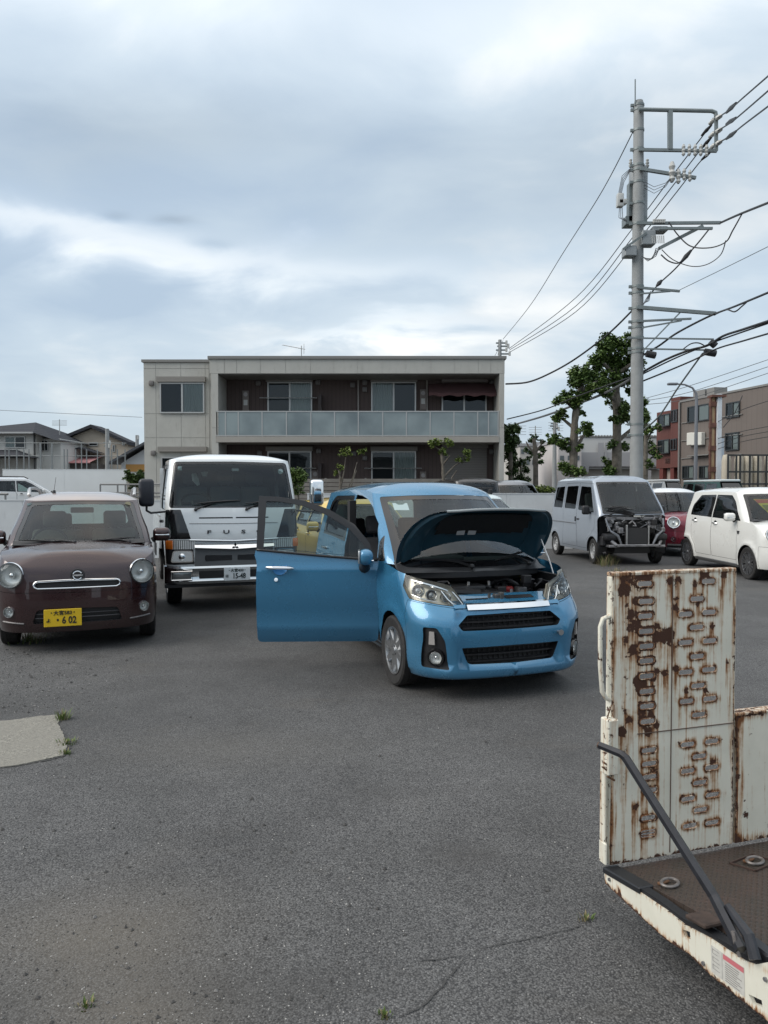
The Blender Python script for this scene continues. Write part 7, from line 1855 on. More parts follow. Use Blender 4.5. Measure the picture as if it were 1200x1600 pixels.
def right_buildings():
    # three-storey terrace seen obliquely, facade running away to the left
    P0 = Vector((gx(1200, 40)+3.0, 38.0, 0)); A = Vector((gx(1062, 52), 52, 0)); d = (A-P0); L = d.length; ang = math.atan2(-d.y, -d.x)
    # local frame: x from the far end A towards the near end, y away behind
    root = empty('office_building', A, ang, 'three-storey taupe building with vertical cladding at the right edge', 'building')
    M = T(*A) @ RZ(ang); Mi = M.inverted()
    def on(px, py, off=0):
        o = Mi @ Vector((0, 0, CAM_H)); d_ = Mi.to_3x3() @ (at(px, py, 1.0)-Vector((0, 0, CAM_H))); t = (off-o.y)/d_.y; p = o+d_*t; return p.x, p.z
    def tclad(name, c, w=.45):
        m = pmat(name, c, .7); v = ocoord(m); s = N(m, 'ShaderNodeSeparateXYZ'); LK(m, v, s.inputs[0]); g = mmath(m, 'ABSOLUTE', mmath(m, 'SINE', mmath(m, 'MULTIPLY', s.outputs[0], PI/w))); k = mrange(m, g, 0, .12)
        n = noise(m, v, .5, 5, .6); base = mixc(m, mrange(m, n, .3, .7), tuple(q*.88 for q in c), c); LK(m, mixc(m, k, tuple(q*.6 for q in c), base), BS(m).inputs['Base Color']); return m
    top = on(1120, 618)[1]
    m = MB(); m.box((0, 0, 0), (L+4, 9, top)); m.build('wall', tclad('taupe_cladding', (.155, .13, .115)), root)
    m = MB(); m.box((-.05, -.06, top), (L+4, 9.1, top+.12)); m.build('roof_edge', TRIMG, root)
    def win(root_, x0, y0, x1, y1, n=2, cur=True):
        a, b = on(x0, y0, -.08), on(x1, y1, -.08); m = MB(); t = .07; X0, X1 = a[0], b[0]; Z1 = a[1]; Z0 = Z1-abs(a[1]-b[1])
        m.box((X0, -.10, Z0), (X1, -.01, Z0+t)); m.box((X0, -.10, Z1-t), (X1, -.01, Z1)); m.box((X0, -.10, Z0+t), (X0+t, -.01, Z1-t)); m.box((X1-t, -.10, Z0+t), (X1, -.01, Z1-t))
        for k in range(1, n): xm = X0+(X1-X0)*k/n; m.box((xm-.04, -.09, Z0+t), (xm+.04, -.012, Z1-t))
        w = m.build('window', pmat('dark_sash', (.03, .035, .038), .5), root_)
        g = MB(); g.add([(X0+t, -.05, Z0+t), (X1-t, -.05, Z0+t), (X1-t, -.05, Z1-t), (X0+t, -.05, Z1-t)], [(0, 1, 2, 3)]); g.build('pane', WGL, w)
        c = MB(); xm = X0+(X1-X0)/n
        c.add([(X0+t, -.015, Z0+t), (xm, -.015, Z0+t), (xm, -.015, Z1-t), (X0+t, -.015, Z1-t)], [(0, 1, 2, 3)], 0); c.add([(xm, -.015, Z0+t), (X1-t, -.015, Z0+t), (X1-t, -.015, Z1-t), (xm, -.015, Z1-t)], [(0, 1, 2, 3)], 1 if cur else 0); c.build('window_blind', [ROOM, CURT], w)
    for q in ((1074, 636, 1108, 656), (1134, 630, 1155, 651), (1133, 677, 1154, 703), (1066, 728, 1084, 748), (1092, 728, 1107, 748)): win(root, *q)
    m = MB()
    for x in (1074, 1081, 1089): a = on(x-1.5, 734-40+2, -.35); m.box((a[0], -.35, a[1]-.0), (a[0]+.55, -.03, a[1]+.85), 0, .03)
    m.build('air_conditioners', pmat('ac_white', (.6, .59, .54), .6), root)
    a, b = on(1073, 712, -.4), on(1106, 716, -.4); m = MB(); m.box((a[0], -.40, a[1]-.06), (b[0], -.02, a[1])); m.build('service_ledge', TRIMG, root)
    for k in range(3):
        m = MB(); z = on(1075, 660+k*28, -.05)[1]; m.tube([(.2, -.06, z), (L*.45, -.06, z+.02)], .03, 0, 5); m.build('conduit', TRIMG, root)
    m = MB(); m.tube([(on(1064, 640)[0], -.12, top), (on(1064, 640)[0], -.12, 0)], .07, 0, 6); m.build('downpipe', TRIMG, root)
    m = MB(); a = on(1083, 624, 1); m.box((a[0], 1, top), (a[0]+1.3, 2, top+.8)); m.box((a[0]+1.5, 1, top), (a[0]+2.3, 2, top+.8)); m.build('roof_units', TRIMG, root)
    # red block beyond it
    rr = empty('red_building', A, ang, 'red three-storey building beside the taupe one', 'building'); RD = tclad('red_cladding', (.115, .038, .030), .9)
    xa = on(1021, 700)[0]; xb = on(1048, 700)[0]; zt = on(1035, 637)[1]; z0 = on(1040, 731)[1]
    m = MB(); m.box((xa, .25, z0), (xb, 9, zt-.25)); m.box((xb, -.02, z0), (-.02, 9, zt+.55)); m.build('wall', RD, rr)
    m = MB(); m.box((xa+.1, .65, 0), (-.03, 9, z0-.01)); m.build('ground_floor_wall', pmat('ground_floor_plaster', (.33, .28, .25), .8), rr)
    for x in (1034, 1051): a = on(x, 745, .4); m = MB(); m.box((a[0]-.15, .3, 0), (a[0]+.3, .6, z0-.01)); m.build('red_pillar', pmat('pillar_red', (.12, .03, .025), .7), rr)
    for q in ((1028, 649, 1046, 665), (1027.5, 688, 1045, 708)): win(rr, *q)
    for q in ((1048.5, 641, 1058, 659), (1047.5, 686, 1057, 703)): win(rr, *q, cur=False)
    for nn, X0, X1, Z0, Z1 in (('louvre', on(1035, 715)[0], on(1045, 715)[0], on(1040, 724)[1], on(1040, 716)[1]),):
        m = MB()
        for k in range(5): h = (Z1-Z0)/5; m.box((X0, .18, Z0+h*k+.05), (X1, .24, Z0+h*(k+1)-.02))
        m.build(nn, TRIMG, rr)
    # rusted sign frame with a white post
    Y = 33; s = empty('sign_frame', (gx(1117, Y), Y, 0), 0, 'tall rusted steel sign frame bolted to a white post', 'sign frame'); c = gx(1117, Y); X = lambda p: gx(p, Y)-c; Z = lambda p: gz(p, Y)
    RS = pmat('rust_steel', (.12, .055, .04), .8, vary=.5, scale=4); PL = pmat('peeling_panel', (.42, .30, .18), .8, vary=.25, scale=2)
    m = MB(); m.box((X(1108.5), 0, 0), (X(1111), .12, Z(618))); m.box((X(1116), 0, 0), (X(1117.5), .12, Z(618)))
    for y in (631, 664, 700, 733): m.box((X(1108), -.03, Z(y)-.12), (X(1118), .15, Z(y)+.1))
    m.box((X(1108), -.2, Z(621)), (X(1130), .3, Z(617.5)))
    m.build('rusty_frame', RS, s)
    m = MB(); m.box((X(1111), .04, 0), (X(1116), .10, Z(620))); m.build('backing_panel', PL, s)
    m = MB(); m.box((X(1118), -.12, 0), (X(1124.5), .12, Z(616))); m.build('white_post', pmat('post_white', (.60, .64, .68), .5, vary=.1, scale=3), s)
    m = MB(); m.box((X(1125), .3, Z(735)), (X(1135.5), .4, Z(684))); m.build('blank_board', pmat('board_blue_white', (.50, .56, .62), .5), s)
    # street lamp
    Y = 36; s = empty('street_lamp', (gx(1086.5, Y), Y, 0), 0, 'slim grey street lamp with a curved arm in front of the taupe building', 'street lamp'); c = gx(1086.5, Y); X = lambda p: gx(p, Y)-c; Z = lambda p: gz(p, Y)
    GP = pmat('lamp_pole_grey', (.20, .21, .23), .5, .4)
    m = MB(); m.tube([(0, 0, 0), (0, 0, Z(700)), (0, 0, Z(625)), (X(1086), 0, Z(615)), (X(1080), 0, Z(606)), (X(1068), 0, Z(601)), (X(1056), 0, Z(600))], [.10, .09, .075, .06, .05, .045, .04], 0, 8); m.build('pole', GP, s)
    m = MB(); m.box((X(1041), -.12, Z(600)-.06), (X(1057), .12, Z(600)+.06), 0, .05, seg=2); m.build('lamp_head', GP, s)
    # yard tanks behind green net
    Y = 31; s = empty('storage_tanks', (gx(1170, Y), Y, 0), 0, 'row of cream cylindrical tanks inside a dark steel frame', 'tank'); c = gx(1170, Y); X = lambda p: gx(p, Y)-c; Z = lambda p: gz(p, Y)
    CT = pmat('tank_cream', (.50, .45, .36), .5, vary=.12, scale=2)
    for x in (1143, 1163, 1177, 1192, 1210): m = MB(); m.lathe([(.001, Z(713)+.1), (.14, Z(713)+.08), (.19, Z(713)-.15), (.19, .3), (.001, .3)], (X(x), .5, 0), (0, 0, 1), 0, 20); m.build('tank', CT, s)
    m = MB()
    for x in (1137, 1150, 1156, 1171, 1184, 1197, 1215): m.box((X(x)-.03, -.03, 0), (X(x)+.03, .03, Z(712)))
    for y in (711, 737, 756): m.box((X(1136), -.028, Z(y)-.04), (X(1216), .028, Z(y)+.03))
    m.build('steel_frame', pmat('dark_frame', (.03, .032, .032), .6), s)
    # parked vehicles far right, roofs only in view
    for (x0, x1, yt, Y, col, lab, nm, side) in ((1041, 1083, 748.5, 27, (.62, .63, .62), 'small white van whose roof shows above the dark red hatchback', 'white_van_paint', False), (1127, 1181, 748.5, 24.5, (.55, .60, .60), 'white-roofed green van behind the white hatchback', 'green_van_paint', True)):
        xc = (gx(x0, Y)+gx(x1, Y))/2; w = (gx(x1, Y)-gx(x0, Y))/2*.82; H = gz(yt, Y)
        s = empty('parked_van', (xc, Y, 0), R(8 if not side else 4), lab, 'van'); pm = pmat(nm, col, .35, coat=.6); lowm = pmat('green_van_body', (.03, .08, .075), .4) if side else pm
        m = MB(); m.box((-w, 0, .3), (w, 3.3, H-.62), 0, .08, seg=2); m.build('body', lowm, s)
        m = MB(); m.add([(-w+.02, .12, H-.66), (w-.02, .12, H-.66), (w-.12, .55, H-.08), (-w+.12, .55, H-.08), (-w+.02, 3.2, H-.66), (w-.02, 3.2, H-.66), (w-.12, 3.1, H-.08), (-w+.12, 3.1, H-.08)], [(4, 0, 3, 7), (1, 5, 6, 2), (5, 4, 7, 6)], 0); m.build('cabin', pm if not side else lowm, s)
        m = MB(); m.add([(-w+.08, .12, H-.62), (w-.08, .12, H-.62), (w-.17, .51, H-.13), (-w+.17, .51, H-.13)], [(0, 1, 2, 3)]); m.build('windscreen', BLKG, s)
        m = MB(); m.box((-w+.10, .5, H-.09), (w-.10, 3.15, H), 0, .045, seg=3); m.build('roof', pm, s)
        for sg in (-1, 1):
            m = MB()
            for k in range(3):
                y0 = .7+k*.82; xa_, xb_ = sg*(w-.035), sg*(w-.112); m.add([(xa_+sg*.004, y0, H-.60), (xa_+sg*.004, y0+.70, H-.60), (xb_+sg*.004, y0+.70, H-.14), (xb_+sg*.004, y0, H-.14)], [(0, 1, 2, 3) if sg > 0 else (3, 2, 1, 0)])
            m.build('side_windows', BLKG, s)
            for yw in (.6, 2.7): m = MB(); m.lathe([(.001, -.08), (.2, -.08), (.29, -.06), (.29, .06), (.2, .08), (.001, .08)], (sg*(w-.09), yw, .29), (1, 0, 0), 0, 20); m.build('wheel', RUB, s)
    # long white sheds behind the plane trees
    Y = 62; wm_ = pmat('shed_white', (.52, .52, .51), .7, vary=.06, scale=.3); wg = pmat('shed_grey', (.34, .34, .35), .7)
    s = empty('factory_shed', (gx(960, Y), Y, 0), 0, 'long low white shed with a grey lower band behind the plane trees', 'building'); c = gx(960, Y); X = lambda p: gx(p, Y)-c; Z = lambda p: gz(p, Y)
    m = MB(); m.box((X(905), 0, Z(733)), (X(1035), 12, Z(683))); m.build('upper_wall', wm_, s); m = MB(); m.box((X(868), -.3, Z(729)), (X(1035), -.02, Z(707))); m.box((X(870), -.2, 0), (X(905), 8, Z(683+9))); m.build('canopy_band', wg, s)
    m = MB(); m.box((X(905), .5, 0), (X(1040), 11, Z(733)-.02)); m.build('lower_wall', pmat('shed_cream', (.40, .38, .34), .8), s)
    m = MB(); m.box((X(904), -.1, Z(683)), (X(1036), 12, Z(681.5))); 
    for k in range(28): m.box((X(906+k*4.6), -.12, Z(681.5)), (X(908+k*4.6), .2, Z(680)))
    m.build('parapet', TRIMG, s)
    for a_, b_, y0, y1 in ((932, 941, 692, 729), (943, 946, 692, 729), (1005, 1015, 735, 760), (912, 918, 728, 738)): m = MB(); px = MB(); m.box((X(a_), -.34, Z(y1)), (X(b_), -.31, Z(y0))); m.build('door_panel', wg, s)
    # pale low-rise blocks further left
    for i, (x0, x1, yt, Yd, lab, col) in enumerate(((812, 838, 697, 55, 'cream low-rise house between the apartment block and the shed', (.45, .43, .40)), (838, 872, 694, 66, 'pale blue-grey low-rise block behind the small trees', (.42, .46, .49)), (872, 908, 690, 58, 'off-white block with a pink-grey upper floor beside the long shed', (.50, .47, .46)), (800, 832, 708, 75, 'distant pale building seen past the corner of the apartment block', (.46, .48, .50)))):
        s = empty('low_building', (gx((x0+x1)/2, Yd), Yd, 0), 0, lab, 'building'); c = gx((x0+x1)/2, Yd); X = lambda p: gx(p, Yd)-c; Z = lambda p: gz(p, Yd)
        m = MB(); m.box((X(x0), 0, 0), (X(x1), 8, Z(yt))); m.build('wall', pmat('low_wall_'+'abcd'[i], col, .8, vary=.08, scale=.4), s)
        m = MB(); m.box((X(x0)-.1, -.1, Z(yt)), (X(x1)+.1, 8.1, Z(yt)+.2)); m.build('roof_edge', wg, s)
        for r in range(2 if i < 3 else 1):
            for k in range(3): xx = x0+(x1-x0)*(k+.22)/3; m = MB(); m.box((X(xx), -.04, Z(yt+12+r*17)), (X(xx+(x1-x0)*.17), -.005, Z(yt+5+r*17))); m.build('window', pmat('far_window', (.10, .12, .13), .3), s)
        m = MB(); p = (X(x0+5), 2, Z(yt)); m.tube([p, (p[0], 2, p[2]+1.8)], .04, 0, 5)
        for k in range(4): m.tube([(p[0]-.6, 2, p[2]+1.0+.22*k), (p[0]+.6, 2, p[2]+1.0+.22*k)], .02, 0, 4)
        m.build('aerial', TRIMG, s)
right_buildings()
# ---------------------------------------------------------------- trees and plants
def leaf_mat(name, a, b):
    m = pmat(name, a, .55, spec=.3); g = N(m, 'ShaderNodeObjectInfo'); v = ocoord(m); at_ = N(m, 'ShaderNodeAttribute'); at_.attribute_name = 'tone'; sp = N(m, 'ShaderNodeSeparateColor'); LK(m, at_.outputs['Color'], sp.inputs[0])
    LK(m, mixc(m, sp.outputs[0], a, b), BS(m).inputs['Base Color']); BS(m).inputs['Subsurface Weight'].default_value = 0.0
    BS(m).inputs['Transmission Weight'].default_value = 0.0
    return m
LEAF = leaf_mat('plane_leaf', (.045, .085, .022), (.16, .23, .065)); LEAFY = leaf_mat('young_leaf', (.06, .10, .02), (.20, .25, .06)); LEAFD = leaf_mat('dark_leaf', (.035, .065, .022), (.10, .16, .05))
BARK = pmat('bark', (.13, .115, .095), .9, vary=.45, scale=6, bump=.6, bscale=25)
def leaves(parent, clumps, mat, n_per, size, rnd, name='crown'):
    vs = []; fs = []; tone = []
    for c, r in clumps:
        c = Vector(c); base = rnd.uniform(.15, .6)
        for k in range(int(n_per*(r/.5)**2*12)):
            d = Vector((rnd.gauss(0, 1), rnd.gauss(0, 1), rnd.gauss(0, 1))).normalized(); rr = r*(rnd.random()**.45)*(1+.25*math.sin(7*d.x+5*d.z+c.x*9)); p = c+Vector((d.x*rr, d.y*rr, d.z*rr*.85))
            s = size*.58*rnd.uniform(.6, 1.25); u = Vector((rnd.gauss(0, 1), rnd.gauss(0, 1), rnd.gauss(0, .6))).normalized(); w = u.cross(Vector((rnd.gauss(0, .5), rnd.gauss(0, .5), 1))).normalized()
            i = len(vs); q = [p-u*s*.5, p-u*s*.1+w*s*.42, p+u*s*.30+w*s*.30, p+u*s*.6, p+u*s*.25-w*s*.34, p-u*s*.12-w*s*.40]
            vs += [tuple(a) for a in q]; fs.append((i, i+1, i+2, i+3)); fs.append((i, i+3, i+4, i+5)); t = min(1, max(0, base+rnd.gauss(0, .22))); tone += [t]*6
    m = MB(); m.add(vs, fs); o = m.build(name, mat, parent); ca = o.data.color_attributes.new('tone', 'FLOAT_COLOR', 'POINT'); buf = np.ones((len(vs), 4), np.float32); buf[:, 0] = tone; ca.data.foreach_set('color', buf.ravel()); return o
def px_tree(label, Y, trunk, limbs, clumps, mat=LEAF, seed=1, n=110, size=.15, depth=.5, tr=(.25, .12), name='plane_tree', group=None, cat='tree'):
    """trunk/limbs: pixel polylines; clumps: (px, py, radius px)"""
    rnd = random.Random(seed); k = Y/FPX; b = at(*trunk[0], Y); o = Vector((b.x, Y, 0)); root = empty(name, o, 0, label, cat, group); inv = -o
    pt = lambda x, y, dy=0: at(x, y, Y+dy)+inv
    m = MB(); P = [pt(*p) for p in trunk]; P[0].z = 0; P = [Vector((P[0].x, 0, 0))]+P[0:]; P[0] = Vector((P[1].x, 0, -.05)); P[1].z = max(P[1].z, .05)
    Q = []
    for i in range(len(P)-1):
        for j in range(5): t = j/5; Q.append(P[i].lerp(P[i+1], t))
    Q.append(P[-1]); rs = [tr[0]+(tr[1]-tr[0])*i/(len(Q)-1)*(1.0)+rnd.uniform(-.012, .02) for i in range(len(Q))]; m.tube(Q, rs, 0, 10)
    for l in limbs:
        dy = rnd.uniform(-.5, .5); L_ = [pt(x, y, dy*i/(len(l)-1)) for i, (x, y) in enumerate(l)]; r0 = tr[1]*.75; m.tube(L_, [r0*(1-.55*i/(len(L_)-1)) for i in range(len(L_))], 0, 7)
    m.build('trunk', BARK, root)
    cl = []
    for x, y, r in clumps:
        dy = rnd.uniform(-depth, depth); R_ = r*k*1.15; c = pt(x, y, dy); cl.append((c, R_*.92))
        for q in range(5): cl.append((c+Vector((rnd.uniform(-1, 1)*R_, rnd.uniform(-1, 1)*R_, rnd.uniform(-.85, .85)*R_)), R_*rnd.uniform(.3, .6)))
    leaves(root, cl, mat, n, size, rnd); return root
px_tree('pollarded plane tree with knobbly limbs left of the utility pole', 26.0, [(897, 745), (896, 700), (898, 660), (902, 625), (910, 600)],
        [[(898, 670), (880, 655), (866, 650)], [(898, 690), (880, 695), (866, 690)], [(899, 640), (885, 628), (876, 622)], [(900, 700), (912, 680), (922, 668)], [(905, 615), (925, 600), (938, 592)], [(908, 605), (900, 590), (895, 585)]],
        [(905, 592, 14), (895, 583, 9), (921, 590, 13), (936, 598, 13), (945, 610, 9), (885, 620, 12), (874, 625, 8), (900, 630, 10), (877, 648, 9), (868, 652, 6), (868, 686, 10), (880, 692, 9), (861, 688, 6), (915, 668, 8), (921, 675, 7), (908, 645, 5), (905, 700, 5), (889, 735, 12), (903, 737, 9), (925, 605, 10), (890, 703, 6), (912, 618, 9)], seed=3, tr=(.17, .09))
px_tree('taller plane tree whose crown reaches behind the utility pole', 27.0, [(963, 745), (964, 700), (964, 660), (963, 620), (962, 580)],
        [[(963, 625), (948, 618), (935, 612)], [(963, 655), (978, 640), (992, 630)], [(962, 590), (945, 570), (930, 560)], [(963, 585), (985, 570), (1000, 566)], [(962, 580), (962, 560), (960, 545)], [(964, 690), (985, 672), (1000, 660)]],
        [(945, 542, 13), (960, 538, 15), (978, 545, 14), (930, 560, 10), (950, 560, 13), (965, 570, 15), (985, 562, 13), (1000, 568, 9), (945, 585, 10), (960, 595, 12), (980, 590, 11), (995, 585, 8), (985, 610, 8), (965, 632, 12), (975, 640, 10), (960, 655, 7), (975, 655, 10), (1003, 625, 8), (1003, 640, 7), (1000, 660, 8), (955, 695, 7), (975, 697, 8), (953, 725, 9), (955, 735, 8), (935, 575, 8), (924, 566, 6), (1008, 650, 6)], seed=5, tr=(.19, .12))
px_tree('thin leafy tree between the utility pole and the red building', 33.0, [(1008, 745), (1009, 700), (1010, 660)],
        [[(1009, 690), (1020, 672), (1030, 665)], [(1009, 705), (1022, 700), (1034, 697)], [(1010, 670), (1004, 655), (1003, 645)], [(1009, 725), (1018, 715), (1028, 712)]],
        [(1006, 650, 9), (1004, 665, 8), (1015, 672, 7), (1028, 668, 6), (1008, 685, 8), (1020, 700, 7), (1010, 705, 9), (1025, 712, 6), (1012, 725, 7)], seed=8, n=60, size=.17, tr=(.14, .07))
px_tree('dark leafy tree hugging the right corner of the apartment block', 30.0, [(798, 760), (798, 710), (797, 680)], [[(798, 705), (805, 695)]],
        [(797, 672, 10), (802, 668, 8), (797, 692, 11), (806, 690, 8), (796, 712, 10), (800, 725, 8), (793, 700, 8), (798, 740, 6)], LEAFD, seed=9, n=130, size=.16, tr=(.12, .07))
px_tree('small pollarded tree with stubby tufts in front of the pale blocks', 34.0, [(837, 772), (837, 730), (836, 700), (834, 685)],
        [[(836, 710), (826, 698), (822, 690)], [(836, 708), (845, 696), (848, 688)], [(837, 725), (847, 718)]],
        [(835, 683, 5), (828, 688, 4), (847, 690, 4), (822, 702, 4), (848, 703, 6), (843, 712, 5), (830, 708, 4), (846, 722, 4), (826, 715, 4)], LEAFD, seed=10, n=70, size=.17, tr=(.16, .08))
px_tree('shaggy dark pine-like garden tree behind the white wall', 31.0, [(815, 775), (814, 745), (813, 715)], [],
        [(812, 722, 7), (806, 735, 7), (820, 735, 7), (813, 745, 8), (822, 752, 6), (805, 752, 6), (828, 765, 7), (818, 766, 6)], LEAFD, seed=12, n=90, size=.13, tr=(.09, .04))
px_tree('sparse shrub with bare forked stems in front of the lower balcony wall', 24.0, [(534, 775), (532, 750), (530, 735)],
        [[(533, 760), (538, 735), (540, 715)], [(540, 770), (552, 745), (558, 722)], [(545, 775), (551, 752), (557, 735)]],
        [(537, 705, 7), (545, 707, 5), (530, 728, 6), (527, 738, 5), (563, 708, 5), (569, 704, 4), (558, 768, 5)], LEAFY, seed=14, n=60, size=.12, tr=(.05, .035), depth=.2, name='garden_shrub', cat='shrub')
px_tree('young tree with yellow-green tufts in front of the roller shutter', 24.0, [(694, 775), (693, 750), (692, 725), (690, 700)],
        [[(694, 745), (710, 728), (720, 722)], [(693, 725), (703, 712)], [(697, 770), (707, 745), (714, 735)], [(690, 705), (680, 698)]],
        [(676, 694, 6), (686, 690, 6), (697, 690, 6), (704, 693, 5), (692, 705, 6), (728, 707, 6), (730, 715, 5), (717, 718, 5), (700, 775, 5)], LEAFY, seed=15, n=75, size=.12, tr=(.07, .045), depth=.2, name='garden_tree')
px_tree('dense green bush beside the lorry cab', 22.5, [(466, 790), (466, 770)], [], [(462, 742, 11), (470, 750, 10), (458, 752, 9), (475, 742, 7), (465, 765, 9), (452, 760, 7)], LEAF, seed=16, n=120, size=.10, tr=(.04, .03), depth=.25, name='garden_bush', cat='bush')
px_tree('dark bush under the orange band by the apartment block', 30.5, [(212, 775), (212, 765)], [], [(205, 748, 8), (215, 745, 9), (224, 750, 8), (200, 745, 5), (199, 738, 4), (210, 756, 7), (220, 758, 7)], LEAFD, seed=17, n=120, size=.13, tr=(.05, .03), depth=.3, name='garden_bush', cat='bush')
px_tree('low yellow-green hedge bush behind the white wall by the silver van', 24.5, [(852, 785), (852, 778)], [], [(845, 767, 7), (853, 765, 8), (861, 766, 6), (838, 770, 6)], LEAFY, seed=18, n=150, size=.10, tr=(.04, .03), depth=.2, name='garden_bush', cat='bush')
def tuft(label, x, y, h, n, seed, dry=.3, spread=.06):
    rnd = random.Random(seed); root = None; m = MB()
    for k in range(n):
        a = rnd.uniform(0, 2*PI); r = rnd.uniform(0, spread); p = Vector((r*math.cos(a), r*math.sin(a), 0)); hh = h*rnd.uniform(.4, 1); d = Vector((math.cos(a), math.sin(a), 0))*hh*rnd.uniform(.2, .8); w = Vector((-math.sin(a), math.cos(a), 0))*.0035
        q = [p-w, p+w, p+d*.4+Vector((0, 0, hh*.6))+w*.8, p+d*.4+Vector((0, 0, hh*.6))-w*.8, p+d+Vector((0, 0, hh))]; m.add(q, [(0, 1, 2, 3), (3, 2, 4)], 1 if rnd.random() < dry else 0)
    o = m.build('grass_tuft', [pmat('grass_green', (.10, .15, .035), .7), pmat('grass_dry', (.26, .22, .12), .8)]); o.location = (x, y, 0); tag(o, label, 'weed', 'weeds growing through the asphalt')
def gp(px, py):
    Y = CAM_H*FPX/(py-HOR); p = at(px, py, Y)
    for _ in range(4): Y *= CAM_H/(CAM_H-p.z) if abs(CAM_H-p.z) > 1e-6 else 1; p = at(px, py, Y)
    return p
for lab, px_, py_, h, n, s_, dr, sp in (('green grass tuft at the far corner of the pale concrete slab', 98, 1124, .07, 70, 1, .25, .05), ('low weeds along the right edge of the pale concrete slab', 104, 1162, .035, 60, 2, .3, .06), ('small weeds at the near corner of the pale concrete slab', 103, 1178, .03, 40, 12, .3, .04), ('dry weeds beside the front wheel of the silver van', 945, 884, .28, 90, 3, .7, .30),
                                  ('weeds in front of the brown hatchback', 42, 1002, .10, 90, 4, .4, .25), ('tiny weed near the bottom left corner of the photo', 134, 1572, .02, 25, 5, .3, .03), ('tiny weed at the end of the long crack', 602, 1588, .02, 25, 6, .3, .02), ('tiny weed beside the carrier bed', 916, 1438, .025, 25, 7, .5, .03), ('weeds on the ground by the silver van', 965, 893, .10, 40, 8, .8, .2)):
    p = gp(px_, py_); tuft(lab, p.x, p.y, h, n, s_, dr, sp)
def ground_bits():
    # pale concrete slab let into the asphalt
    q = [gp(*p) for p in ((-40, 1130), (20, 1126), (60, 1120), (88, 1118), (92, 1126), (90, 1132), (98, 1145), (104, 1158), (103, 1172), (98, 1181), (70, 1188), (30, 1196), (-40, 1205))]
    V = resample([(p.x, p.y) for p in q], .02); rnd = random.Random(2); V = [(a+rnd.uniform(-.006, .006), b+rnd.uniform(-.006, .006)) for a, b in V]
    m = MB(); m.add([(a, b, .006) for a, b in V], [tuple(range(len(V)))]); m.add([(a, b, .006) for a, b in V]+[(a, b, -.01) for a, b in V], [(i, len(V)+i, len(V)+(i+1) % len(V), (i+1) % len(V)) for i in range(len(V))])
    cm = pmat('concrete', (.30, .285, .25), .85); v = ocoord(cm); n = noise(cm, v, 5, 5, .6); vo = N(cm, 'ShaderNodeTexVoronoi'); vo.inputs['Scale'].default_value = 130; LK(cm, v, vo.inputs['Vector']); s = N(cm, 'ShaderNodeSeparateColor'); LK(cm, vo.outputs['Color'], s.inputs[0])
    c = mixc(cm, s.outputs[0], (.12, .115, .10), (.30, .285, .245)); c = mixc(cm, mrange(cm, n, .35, .7), c, (.20, .19, .165)); LK(cm, c, BS(cm).inputs['Base Color']); set_bump(cm, vo.outputs['Distance'], .6, .004)
    tag(m.build('concrete_slab', cm), kind='structure')
    # cracks: narrow sunken-looking dark strips with ragged edges
    cmx = pmat('crack_dark', (.052, .051, .050), .95, bump=.5, bscale=150)
    def crack(name, pts, w, seed):
        rnd = random.Random(seed); P = [gp(*p) for p in pts]; Q = []
        for a, b in zip(P, P[1:]):
            n = max(2, int((b-a).length/.012))
            for j in range(n): Q.append(a.lerp(b, j/n))
        off = 0; vs = []; n = len(Q)
        for i, p in enumerate(Q):
            d = (Q[min(i+1, n-1)]-Q[max(i-1, 0)]).normalized(); s_ = Vector((-d.y, d.x, 0)); off = off*.9+rnd.uniform(-.004, .004); ww = w*(.35+rnd.random()*.9)*min(1, 4*i/n+.1, 4*(n-i)/n+.1); c = p+s_*off
            vs += [(c.x+s_.x*ww, c.y+s_.y*ww, .004), (c.x-s_.x*ww, c.y-s_.y*ww, .004)]
        m = MB(); m.add(vs, [(2*i, 2*i+1, 2*i+3, 2*i+2) for i in range(n-1)]); tag(m.build(name, cmx), kind='structure')
    crack('ground_crack', [(932, 1436), (900, 1450), (860, 1462), (820, 1468), (785, 1475), (745, 1485), (725, 1495)], .0025, 1)
    crack('ground_crack', [(728, 1492), (715, 1510), (700, 1525), (690, 1545), (660, 1570), (615, 1592)], .0032, 2)
    crack('ground_crack', [(725, 1495), (690, 1500), (650, 1500)], .003, 3)
    crack('slab_joint', [(-20, 1129), (20, 1126), (60, 1120), (89, 1118), (92, 1127), (92, 1134), (99, 1146), (105, 1159), (104, 1173), (98, 1182), (70, 1189), (30, 1197), (-20, 1203)], .008, 4)
    # loose chippings
    rnd = random.Random(21); m = MB()
    for k in range(4200):
        if rnd.random() < .55: px_ = rnd.uniform(-20, 620); py_ = 1600-rnd.random()**1.3*330
        else: px_ = rnd.uniform(-40, 1200); py_ = 1600-rnd.random()*560
        if rnd.random() < .28: px_ = rnd.uniform(-20, 210)*rnd.random()**.4; py_ = rnd.uniform(1015, 1115)
        p = gp(px_, py_); s = rnd.uniform(.0015, .0042) if rnd.random() < .96 else rnd.uniform(.005, .010); s *= (p.y/2.2)**.5
        bm = [Vector((rnd.uniform(.6, 1.2)*x, rnd.uniform(.6, 1.2)*y, rnd.uniform(.5, .9)*z)) for x, y, z in ((1, 0, 0), (0, 1, 0), (-1, 0, 0), (0, -1, 0), (0, 0, 1), (0, 0, -.3))]
        M = RZ(rnd.uniform(0, 6.3)); mi = rnd.choice((0, 0, 0, 1, 1, 2)) if s < .005 else rnd.choice((0, 1, 0))
        m.add([Vector((p.x, p.y, s*.2))+M @ (b*s) for b in bm], [(0, 1, 4), (1, 2, 4), (2, 3, 4), (3, 0, 4), (1, 0, 5), (2, 1, 5), (3, 2, 5), (0, 3, 5)], mi)
